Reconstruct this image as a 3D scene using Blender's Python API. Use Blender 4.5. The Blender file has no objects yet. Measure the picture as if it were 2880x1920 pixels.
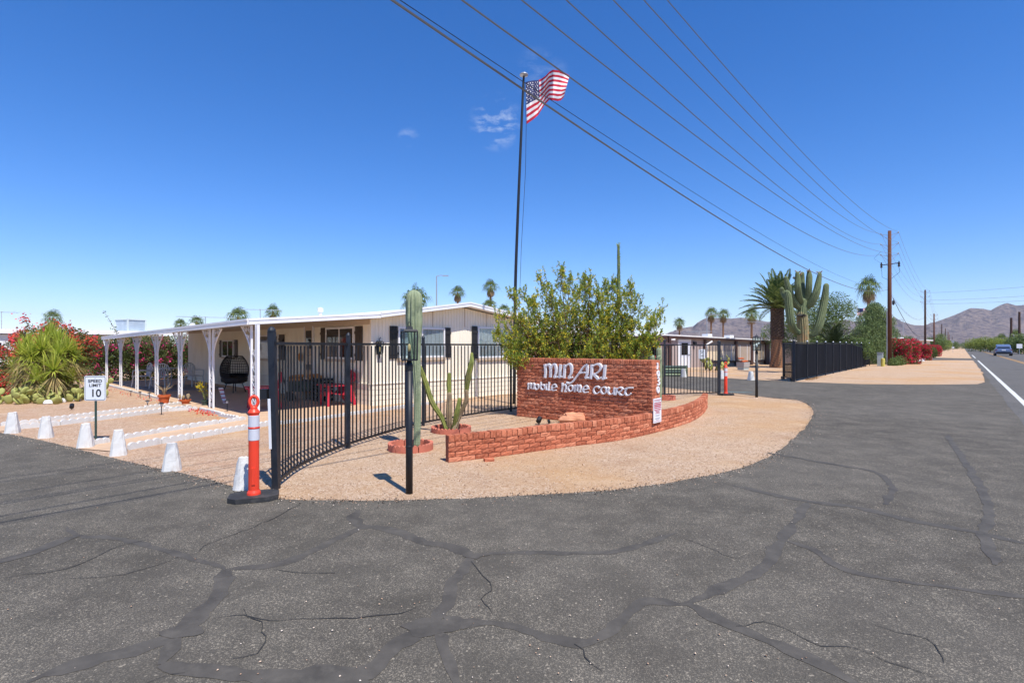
import bpy, math, random
import numpy as np
from mathutils import Vector, Matrix, Quaternion, noise as mnoise
from mathutils.geometry import tessellate_polygon
random.seed(7); RNG = np.random.default_rng(7)
sc = bpy.context.scene
C = bpy.data.collections.new('place'); sc.collection.children.link(C)
# ------------------------------------------------------------------ camera, sky, sun, exposure
F, CX, HY, EYE = 1530.0, 1440.0, 972.0, 1.55          # photograph: 2880x1920, focal length in px, horizon row
cam = bpy.data.objects.new('camera', bpy.data.cameras.new('camera')); C.objects.link(cam)
cam.location = (0, 0, EYE); cam.rotation_euler = (math.radians(90), 0, 0)
cam.data.sensor_width = 36; cam.data.lens = 36*F/2880; cam.data.shift_y = (HY-960)/2880
cam.data.clip_start = 0.05; cam.data.clip_end = 30000
sc.camera = cam
SUN_EL, SUN_AZ = math.radians(60.5), math.atan2(0.52, -0.85)   # azimuth clockwise from +Y
sdir = Vector((math.sin(SUN_AZ)*math.cos(SUN_EL), math.cos(SUN_AZ)*math.cos(SUN_EL), math.sin(SUN_EL)))
sun = bpy.data.objects.new('sun', bpy.data.lights.new('sun', 'SUN')); C.objects.link(sun)
sun.rotation_euler = (-sdir).to_track_quat('-Z', 'Y').to_euler()
sun.data.energy = 4.6; sun.data.angle = math.radians(0.53); sun.data.color = (1.0, 0.95, 0.87)
world = bpy.data.worlds.new('World'); sc.world = world; world.use_nodes = True
wn, wl = world.node_tree.nodes, world.node_tree.links
wn.clear()
w_out = wn.new('ShaderNodeOutputWorld'); w_bg = wn.new('ShaderNodeBackground')
w_sky = wn.new('ShaderNodeTexSky'); w_sky.sky_type = 'NISHITA'; w_sky.sun_disc = False
w_sky.sun_elevation = SUN_EL; w_sky.sun_rotation = SUN_AZ
w_sky.altitude = 600; w_sky.air_density = 1.0; w_sky.dust_density = 0.0; w_sky.ozone_density = 4.0
w_bg.inputs['Strength'].default_value = 0.128
w_hsv = wn.new('ShaderNodeHueSaturation'); w_hsv.inputs['Saturation'].default_value = 1.24
w_tint = wn.new('ShaderNodeMix'); w_tint.data_type = 'RGBA'; w_tint.blend_type = 'MULTIPLY'; w_tint.inputs[0].default_value = 1
w_tint.inputs[7].default_value = (0.92, 0.93, 1.11, 1)
wl.new(w_sky.outputs[0], w_tint.inputs[6]); wl.new(w_tint.outputs[2], w_hsv.inputs['Color'])
# thin cloud wisps near the flag: a patch of sky about that direction
w_geo = wn.new('ShaderNodeTexCoord')
def wmath(op, a, b=None, c=None):
    n = wn.new('ShaderNodeMath'); n.operation = op
    for i, x in enumerate((a, b, c)):
        if x is None: continue
        if isinstance(x, (int, float)): n.inputs[i].default_value = x
        else: wl.new(x, n.inputs[i])
    return n.outputs[0]
def wcloud(u, v, rad, amt):
    d = Vector(((u-CX)/F, 1, -(v-HY)/F)).normalized()
    dp = wn.new('ShaderNodeVectorMath'); dp.operation = 'DOT_PRODUCT'
    wl.new(w_geo.outputs['Generated'], dp.inputs[0]); dp.inputs[1].default_value = d
    mr = wn.new('ShaderNodeMapRange'); wl.new(dp.outputs['Value'], mr.inputs[0])
    mr.inputs[1].default_value = math.cos(rad); mr.inputs[2].default_value = math.cos(rad*0.25)
    mr.inputs[3].default_value = 0; mr.inputs[4].default_value = amt; mr.interpolation_type = 'SMOOTHSTEP'
    return mr.outputs[0]
w_n = wn.new('ShaderNodeTexNoise'); w_n.inputs['Scale'].default_value = 17; w_n.inputs['Detail'].default_value = 9
w_n.inputs['Roughness'].default_value = 0.62; w_n.inputs['Distortion'].default_value = 0.25
w_map = wn.new('ShaderNodeMapping'); w_map.inputs['Scale'].default_value = (1.0, 1.0, 2.2)
w_map.inputs['Rotation'].default_value = (0, 0.35, 0); w_map.inputs['Location'].default_value = (0.31, 0.1, 0.52)
wl.new(w_geo.outputs['Generated'], w_map.inputs['Vector']); wl.new(w_map.outputs[0], w_n.inputs['Vector'])
w_r = wn.new('ShaderNodeMapRange'); wl.new(w_n.outputs['Fac'], w_r.inputs[0])
w_r.inputs[1].default_value = 0.47; w_r.inputs[2].default_value = 0.78
w_m = wmath('ADD', wmath('ADD', wcloud(1395, 345, 0.05, .8), wcloud(1150, 392, 0.022, 0.35)), wcloud(1520, 215, 0.05, 0.2))
w_f = wmath('MINIMUM', wmath('MULTIPLY', w_m, w_r.outputs[0]), 0.55)
w_mix = wn.new('ShaderNodeMix'); w_mix.data_type = 'RGBA'
wl.new(w_f, w_mix.inputs[0]); wl.new(w_hsv.outputs[0], w_mix.inputs[6]); w_mix.inputs[7].default_value = (6.0, 6.5, 7.2, 1)
wl.new(w_mix.outputs[2], w_bg.inputs['Color']); wl.new(w_bg.outputs[0], w_out.inputs['Surface'])
vs = sc.view_settings; vs.view_transform = 'Standard'; vs.look = 'None'; vs.gamma = 1; vs.use_curve_mapping = False
vs.exposure = 0.38
sc.cycles.use_denoising = True; sc.cycles.max_bounces = 8; sc.cycles.transparent_max_bounces = 24
# ------------------------------------------------------------------ pixels to places (full-size photo pixels)
def G(u, v, z=0.0):
    Y = (EYE-z)*F/(v-HY); return Vector(((u-CX)/F*Y, Y, z))
def P(u, v, Y): return Vector(((u-CX)/F*Y, Y, EYE-(v-HY)*Y/F))
def DG(x, y): return G(x*1.2245, y*1.2245)
def ray(u, v): return Vector(((u-CX)/F, 1, -(v-HY)/F))
SA = math.radians(39.6)
SS = Vector((math.sin(SA), math.cos(SA), 0)); SN = Vector((math.cos(SA), -math.sin(SA), 0))   # along / right of the street
def ST(s, n, z=0): return SS*s + SN*n + Vector((0, 0, z))
# ------------------------------------------------------------------ mesh helpers
class B:
    def __init__(s): s.v = []; s.f = []; s.m = []
    def add(s, vs_, fs_, mi=0):
        o = len(s.v); s.v += [tuple(p) for p in vs_]
        for f in fs_: s.f.append(tuple(i+o for i in f)); s.m.append(mi)
        return s
    def box(s, c, d, rz=0.0, mi=0, rot=None, taper=1.0):
        R = rot if rot is not None else Matrix.Rotation(rz, 3, 'Z'); c = Vector(c)
        vs_ = []
        for z in (-.5, .5):
            t = taper if z > 0 else 1.0
            for x, y in ((-.5, -.5), (.5, -.5), (.5, .5), (-.5, .5)):
                vs_.append(c + R @ Vector((x*d[0]*t, y*d[1]*t, z*d[2])))
        return s.add(vs_, [(3, 2, 1, 0), (4, 5, 6, 7), (0, 1, 5, 4), (1, 2, 6, 5), (2, 3, 7, 6), (3, 0, 4, 7)], mi)
    def bar(s, p, q, w, h=None, mi=0):
        p, q = Vector(p), Vector(q); h = h or w; d = q-p; L = d.length
        if L < 1e-6: return s
        z = d/L; up = Vector((0, 0, 1)) if abs(z.z) < .95 else Vector((0, 1, 0))
        x = up.cross(z).normalized(); y = z.cross(x)
        R = Matrix((x, y, z)).transposed()
        return s.box((p+q)/2, (w, h, L), rot=R, mi=mi)
    def tube(s, pts, r, n=8, cap=True, mi=0, prof=None, closed=False):
        pts = [Vector(p) for p in pts]; k = len(pts)
        rs = r if isinstance(r, (list, tuple)) else [r]*k
        t0 = (pts[1]-pts[0]).normalized()
        a = Vector((0, 0, 1)) if abs(t0.z) < .9 else Vector((1, 0, 0))
        x = (a - t0*a.dot(t0)).normalized(); rings = []; vs_ = []
        for i in range(k):
            if closed: t = (pts[(i+1) % k]-pts[i-1]).normalized()
            else: t = ((pts[min(i+1, k-1)]-pts[max(i-1, 0)])).normalized()
            x = x - t*x.dot(t)
            x = x.normalized() if x.length > 1e-6 else t.orthogonal().normalized()
            y = t.cross(x)
            for j in range(n):
                an = 2*math.pi*j/n; q = rs[i]*(prof[j] if prof else 1)
                vs_.append(pts[i] + x*math.cos(an)*q + y*math.sin(an)*q)
        fs_ = []
        for i in range(k if closed else k-1):
            i2 = (i+1) % k
            for j in range(n):
                fs_.append((i*n+j, i*n+(j+1) % n, i2*n+(j+1) % n, i2*n+j))
        if cap and not closed:
            fs_.append(tuple(range(n-1, -1, -1))); fs_.append(tuple((k-1)*n+j for j in range(n)))
        return s.add(vs_, fs_, mi)
    def lathe(s, prof, n=16, c=(0, 0, 0), mi=0, sx=1, sy=1):
        vs_ = []; k = len(prof)
        for r, z in prof:
            for j in range(n):
                a = 2*math.pi*j/n; vs_.append((c[0]+r*math.cos(a)*sx, c[1]+r*math.sin(a)*sy, c[2]+z))
        fs_ = [(i*n+j, i*n+(j+1) % n, (i+1)*n+(j+1) % n, (i+1)*n+j) for i in range(k-1) for j in range(n)]
        fs_.append(tuple(range(n-1, -1, -1))); fs_.append(tuple((k-1)*n+j for j in range(n)))
        return s.add(vs_, fs_, mi)
    def prism(s, poly, z0, z1, mi=0, fn=None):
        n = len(poly); fn = fn or (lambda x, y, z: (x, y, z))
        vs_ = [fn(p[0], p[1], z0) for p in poly]+[fn(p[0], p[1], z1) for p in poly]
        tri = tessellate_polygon([[Vector((p[0], p[1], 0)) for p in poly]])
        fs_ = [tuple(t) for t in tri]+[tuple(i+n for i in reversed(t)) for t in tri]
        fs_ += [(i, (i+1) % n, n+(i+1) % n, n+i) for i in range(n)]
        return s.add(vs_, fs_, mi)
    def sheet(s, poly, z, mi=0):
        tri = tessellate_polygon([[Vector((p[0], p[1], 0)) for p in poly]])
        vs_ = [(p[0], p[1], z) for p in poly]; fs_ = []
        for t in tri:
            a, b, c = [Vector(vs_[i]) for i in t]
            fs_.append(tuple(t) if (b-a).cross(c-a).z > 0 else tuple(reversed(t)))
        return s.add(vs_, fs_, mi)
    def mesh(s, name, mats, smooth=False, recalc=True):
        me = bpy.data.meshes.new(name); me.from_pydata(s.v, [], s.f)
        for m in (mats if isinstance(mats, (list, tuple)) else [mats]):
            if m is not None: me.materials.append(m)
        me.polygons.foreach_set('material_index', s.m)
        if smooth: me.polygons.foreach_set('use_smooth', [True]*len(s.f))
        if recalc:
            import bmesh
            bm = bmesh.new(); bm.from_mesh(me); bmesh.ops.recalc_face_normals(bm, faces=bm.faces); bm.to_mesh(me); bm.free()
        me.update(); return me
    def build(s, name, mats, parent=None, smooth=False, loc=(0, 0, 0), rz=0.0, recalc=True):
        return obj(name, s.mesh(name, mats, smooth, recalc), parent, loc, rz)
def obj(name, me, parent=None, loc=(0, 0, 0), rz=0.0, scale=None, rot=None):
    o = bpy.data.objects.new(name, me); C.objects.link(o)
    o.location = loc; o.rotation_euler = rot if rot is not None else (0, 0, rz)
    if scale is not None: o.scale = scale
    if parent is not None: o.parent = parent
    return o
def thing(name, label, cat, loc=(0, 0, 0), rz=0.0, group=None):
    o = bpy.data.objects.new(name, None); C.objects.link(o); o.location = loc; o.rotation_euler = (0, 0, rz)
    o.empty_display_size = 0.1
    return tag(o, label, cat, group)
def tag(o, label, cat, group=None):
    o['label'] = label; o['category'] = cat
    if group: o['group'] = group
    return o
def kind(o, k, label=None):
    o['kind'] = k
    if label: o['label'] = label
    return o
def copy_tree(o, parent=None):
    c = o.copy(); C.objects.link(c); c.parent = parent
    for ch in list(o.children): copy_tree(ch, c)
    return c
def npmesh(name, V, Fc, mat, smooth=False):
    me = bpy.data.meshes.new(name); V = np.asarray(V, dtype=np.float32); Fc = np.asarray(Fc, dtype=np.int32)
    k = Fc.shape[1]
    me.vertices.add(len(V)); me.vertices.foreach_set('co', V.ravel())
    me.loops.add(Fc.size); me.loops.foreach_set('vertex_index', Fc.ravel())
    me.polygons.add(len(Fc)); me.polygons.foreach_set('loop_start', np.arange(0, Fc.size, k, dtype=np.int32))
    me.polygons.foreach_set('loop_total', np.full(len(Fc), k, dtype=np.int32))
    if smooth: me.polygons.foreach_set('use_smooth', np.ones(len(Fc), dtype=bool))
    me.materials.append(mat); me.update(calc_edges=True); me.validate(); return me
def catmull(pts, sub=8):
    pts = [Vector(p) for p in pts]; out = []
    q = [pts[0]*2-pts[1]]+pts+[pts[-1]*2-pts[-2]]
    for i in range(1, len(q)-2):
        a, b, c, d = q[i-1:i+3]
        for k in range(sub):
            t = k/sub
            out.append(.5*((2*b)+(c-a)*t+(2*a-5*b+4*c-d)*t*t+(3*b-a-3*c+d)*t**3))
    out.append(pts[-1]); return out
class Path:
    def __init__(s, pts):
        s.p = [Vector(p) for p in pts]; s.l = [0]
        for a, b in zip(s.p, s.p[1:]): s.l.append(s.l[-1]+(b-a).length)
        s.L = s.l[-1]
    def at(s, d):
        d = min(max(d, 0), s.L)
        for i in range(len(s.p)-1):
            if d <= s.l[i+1] or i == len(s.p)-2:
                t = (d-s.l[i])/max(1e-9, s.l[i+1]-s.l[i]); return s.p[i].lerp(s.p[i+1], t)
    def tan(s, d):
        t = s.at(d+.03)-s.at(d-.03); t.z = 0; return t.normalized()
    def nearest_u(s, u):                          # arc length where the path crosses photo column u
        best = min(range(401), key=lambda i: abs(CX+F*s.at(s.L*i/400).x/s.at(s.L*i/400).y-u)); return s.L*best/400
# ------------------------------------------------------------------ materials
def nodes(name):
    m = bpy.data.materials.new(name); m.use_nodes = True; nt = m.node_tree
    return m, nt.nodes, nt.links, nt.nodes['Principled BSDF']
def srgb(r, g, b): return tuple((c/255/12.92 if c/255 <= .04045 else ((c/255+.055)/1.055)**2.4) for c in (r, g, b))
def mix(N, L, fac, a, b, mode='MIX'):
    n = N.new('ShaderNodeMix'); n.data_type = 'RGBA'; n.blend_type = mode
    for i, x in ((0, fac), (6, a), (7, b)):
        if isinstance(x, (int, float)): n.inputs[i].default_value = x
        elif isinstance(x, tuple): n.inputs[i].default_value = (*x[:3], 1)
        else: L.new(x, n.inputs[i])
    return n.outputs[2]
def tex(N, L, kind_, vec, **kw):
    n = N.new(kind_); L.new(vec, n.inputs['Vector'])
    for k, v in kw.items(): n.inputs[k].default_value = v
    return n
def rng_(N, L, x, a, b, c=0.0, d=1.0):
    n = N.new('ShaderNodeMapRange'); L.new(x, n.inputs[0])
    for i, v in enumerate((a, b, c, d)): n.inputs[i+1].default_value = v
    return n.outputs[0]
def bump(N, L, bs, h, st, dist=.01):
    n = N.new('ShaderNodeBump'); L.new(h, n.inputs['Height']); n.inputs['Strength'].default_value = st; n.inputs['Distance'].default_value = dist
    L.new(n.outputs[0], bs.inputs['Normal'])
def mat(name, col, rough=.6, var=.12, scale=6.0, metal=0.0, spec=.4, bmp=0.0, bscale=60.0, dirt=None, dscale=2.0, damt=.5, stretch=None):
    m, N, L, bs = nodes(name)
    tc = N.new('ShaderNodeTexCoord'); vec = tc.outputs['Object']
    if stretch:
        mp = N.new('ShaderNodeMapping'); mp.inputs['Scale'].default_value = stretch; L.new(vec, mp.inputs['Vector']); vec = mp.outputs[0]
    nz = tex(N, L, 'ShaderNodeTexNoise', vec, Scale=scale, Detail=5, Roughness=.6)
    c = mix(N, L, rng_(N, L, nz.outputs['Fac'], .3, .7), tuple(x*(1-var) for x in col), tuple(min(1, x*(1+var)) for x in col))
    if dirt:
        dn = tex(N, L, 'ShaderNodeTexNoise', vec, Scale=dscale, Detail=8, Roughness=.7)
        c = mix(N, L, rng_(N, L, dn.outputs['Fac'], .52, .75, 0, damt), c, dirt)
    L.new(c, bs.inputs['Base Color']); bs.inputs['Roughness'].default_value = rough
    bs.inputs['Metallic'].default_value = metal; bs.inputs['Specular IOR Level'].default_value = spec
    if bmp:
        bn = tex(N, L, 'ShaderNodeTexNoise', vec, Scale=bscale, Detail=4); bump(N, L, bs, bn.outputs['Fac'], bmp, .01)
    return m
def leafmat(name, cols, trans=.35, rough=.55):
    m, N, L, bs = nodes(name)
    g = N.new('ShaderNodeNewGeometry'); cr = N.new('ShaderNodeValToRGB'); L.new(g.outputs['Random Per Island'], cr.inputs[0])
    el = cr.color_ramp.elements
    el[0].color = (*cols[0], 1); el[1].color = (*cols[-1], 1)
    for i, c in enumerate(cols[1:-1]):
        e = el.new((i+1)/(len(cols)-1)); e.color = (*c, 1)
    L.new(cr.outputs[0], bs.inputs['Base Color']); bs.inputs['Roughness'].default_value = rough; bs.inputs['Specular IOR Level'].default_value = .25
    tr = N.new('ShaderNodeBsdfTranslucent'); L.new(cr.outputs[0], tr.inputs[0])
    ms = N.new('ShaderNodeMixShader'); ms.inputs[0].default_value = trans
    L.new(bs.outputs[0], ms.inputs[1]); L.new(tr.outputs[0], ms.inputs[2]); L.new(ms.outputs[0], N['Material Output'].inputs[0])
    return m
def ground_mat():
    m, N, L, bs = nodes('desert_gravel')
    vec = N.new('ShaderNodeTexCoord').outputs['Object']
    big = tex(N, L, 'ShaderNodeTexNoise', vec, Scale=.22, Detail=6, Roughness=.6)
    mid = tex(N, L, 'ShaderNodeTexNoise', vec, Scale=2.6, Detail=8, Roughness=.65)
    vor = tex(N, L, 'ShaderNodeTexVoronoi', vec, Scale=62); vor2 = tex(N, L, 'ShaderNodeTexVoronoi', vec, Scale=24)
    fine = tex(N, L, 'ShaderNodeTexNoise', vec, Scale=170, Detail=3)
    sand = mix(N, L, rng_(N, L, mid.outputs['Fac'], .35, .68), srgb(190, 158, 126), srgb(204, 178, 150))
    pink = mix(N, L, rng_(N, L, mid.outputs['Fac'], .35, .68), srgb(184, 146, 120), srgb(200, 168, 142))
    # pinker gravel in the yards left of the street and beyond the drive
    sx = N.new('ShaderNodeSeparateXYZ'); L.new(vec, sx.inputs[0])
    a1 = N.new('ShaderNodeMath'); a1.operation = 'MULTIPLY_ADD'; L.new(sx.outputs[1], a1.inputs[0]); a1.inputs[1].default_value = -.25; L.new(sx.outputs[0], a1.inputs[2])
    yard = rng_(N, L, a1.outputs[0], -4.2, -5.2)
    y2 = N.new('ShaderNodeMath'); y2.operation = 'MULTIPLY_ADD'; y2.inputs[1].default_value = .5; L.new(rng_(N, L, big.outputs['Fac'], .45, .62, -.3, .5), y2.inputs[0]); L.new(yard, y2.inputs[2]); y2.use_clamp = True
    base = mix(N, L, y2.outputs[0], sand, pink)
    sep = N.new('ShaderNodeSeparateColor'); L.new(vor.outputs['Color'], sep.inputs[0])
    st = N.new('ShaderNodeValToRGB'); L.new(sep.outputs[0], st.inputs[0])
    e = st.color_ramp.elements; e[0].color = (*srgb(112, 82, 60), 1); e[1].color = (*srgb(226, 204, 178), 1)
    for p_, c_ in ((.12, srgb(164, 128, 98)), (.5, srgb(198, 168, 140)), (.85, srgb(208, 186, 162))):
        k = e.new(p_); k.color = (*c_, 1)
    dens = rng_(N, L, mid.outputs['Fac'], .34, .58, .25, .80)
    c = mix(N, L, dens, base, st.outputs[0])
    c = mix(N, L, rng_(N, L, vor2.outputs['Distance'], .12, .05, 0, .22), c, srgb(128, 94, 72))
    c = mix(N, L, rng_(N, L, big.outputs['Fac'], .48, .62, 0, .55), c, srgb(196, 152, 100))
    blot = tex(N, L, 'ShaderNodeTexNoise', vec, Scale=.9, Detail=7, Roughness=.65)
    c = mix(N, L, rng_(N, L, blot.outputs['Fac'], .55, .72, 0, .45), c, srgb(222, 196, 164)); c = mix(N, L, rng_(N, L, blot.outputs['Fac'], .44, .30, 0, .45), c, srgb(164, 126, 94))
    L.new(c, bs.inputs['Base Color']); bs.inputs['Roughness'].default_value = .95; bs.inputs['Specular IOR Level'].default_value = .1
    ad = N.new('ShaderNodeMath'); ad.operation = 'MULTIPLY_ADD'; L.new(vor.outputs['Distance'], ad.inputs[0]); ad.inputs[1].default_value = -.8; L.new(fine.outputs['Fac'], ad.inputs[2])
    bump(N, L, bs, ad.outputs[0], .8, .016)
    return m
def asphalt_mat(name, dark, light, speck, grain=150, blue=1.05):
    m, N, L, bs = nodes(name)
    vec = N.new('ShaderNodeTexCoord').outputs['Object']
    big = tex(N, L, 'ShaderNodeTexNoise', vec, Scale=.35, Detail=6, Roughness=.6)
    mid = tex(N, L, 'ShaderNodeTexNoise', vec, Scale=2.2, Detail=9, Roughness=.7)
    mp = N.new('ShaderNodeMapping'); mp.inputs['Rotation'].default_value = (0, 0, SA); mp.inputs['Scale'].default_value = (3.5, .25, 1); L.new(vec, mp.inputs[0])
    streak = tex(N, L, 'ShaderNodeTexNoise', mp.outputs[0], Scale=1.2, Detail=6, Roughness=.6)
    vor = tex(N, L, 'ShaderNodeTexVoronoi', vec, Scale=grain)
    v2 = tex(N, L, 'ShaderNodeTexVoronoi', vec, Scale=grain*.4)
    base = mix(N, L, rng_(N, L, big.outputs['Fac'], .38, .65), dark, light)
    base = mix(N, L, rng_(N, L, mid.outputs['Fac'], .42, .7, 0, .5), base, tuple(x*1.35 for x in light))
    base = mix(N, L, rng_(N, L, streak.outputs['Fac'], .5, .7, 0, .35), base, dark)
    sep = N.new('ShaderNodeSeparateColor'); L.new(vor.outputs['Color'], sep.inputs[0])
    base = mix(N, L, rng_(N, L, sep.outputs[0], .0, 1, .0, .45), base, tuple(x*.5 for x in dark))
    sp_ = N.new('ShaderNodeMath'); sp_.operation = 'MULTIPLY'; L.new(rng_(N, L, sep.outputs[1], .66, .97, 0, .75), sp_.inputs[0]); L.new(rng_(N, L, mid.outputs['Fac'], .36, .66, .15, 1.0), sp_.inputs[1])
    base = mix(N, L, sp_.outputs[0], base, speck)
    s2 = N.new('ShaderNodeSeparateColor'); L.new(v2.outputs['Color'], s2.inputs[0])
    base = mix(N, L, rng_(N, L, s2.outputs[2], .975, .99, 0, .3), base, tuple(min(1, x*1.7) for x in speck))
    L.new(base, bs.inputs['Base Color']); bs.inputs['Roughness'].default_value = .85; bs.inputs['Specular IOR Level'].default_value = .25
    bump(N, L, bs, vor.outputs['Distance'], .5, .006)
    return m
def glass_mat(name, tint=(.9, .95, .95), alpha=.75):
    m, N, L, bs = nodes(name)
    t = N.new('ShaderNodeBsdfTransparent'); t.inputs[0].default_value = (*tint, 1)
    g = N.new('ShaderNodeBsdfGlossy'); g.inputs['Roughness'].default_value = .03
    fr = N.new('ShaderNodeFresnel'); fr.inputs[0].default_value = 1.5
    ad = N.new('ShaderNodeMath'); ad.operation = 'MULTIPLY_ADD'; L.new(fr.outputs[0], ad.inputs[0]); ad.inputs[1].default_value = .25; ad.inputs[2].default_value = 0; ad.use_clamp = True
    ms = N.new('ShaderNodeMixShader'); L.new(ad.outputs[0], ms.inputs[0]); L.new(t.outputs[0], ms.inputs[1]); L.new(g.outputs[0], ms.inputs[2])
    L.new(ms.outputs[0], N['Material Output'].inputs[0]); return m
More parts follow.
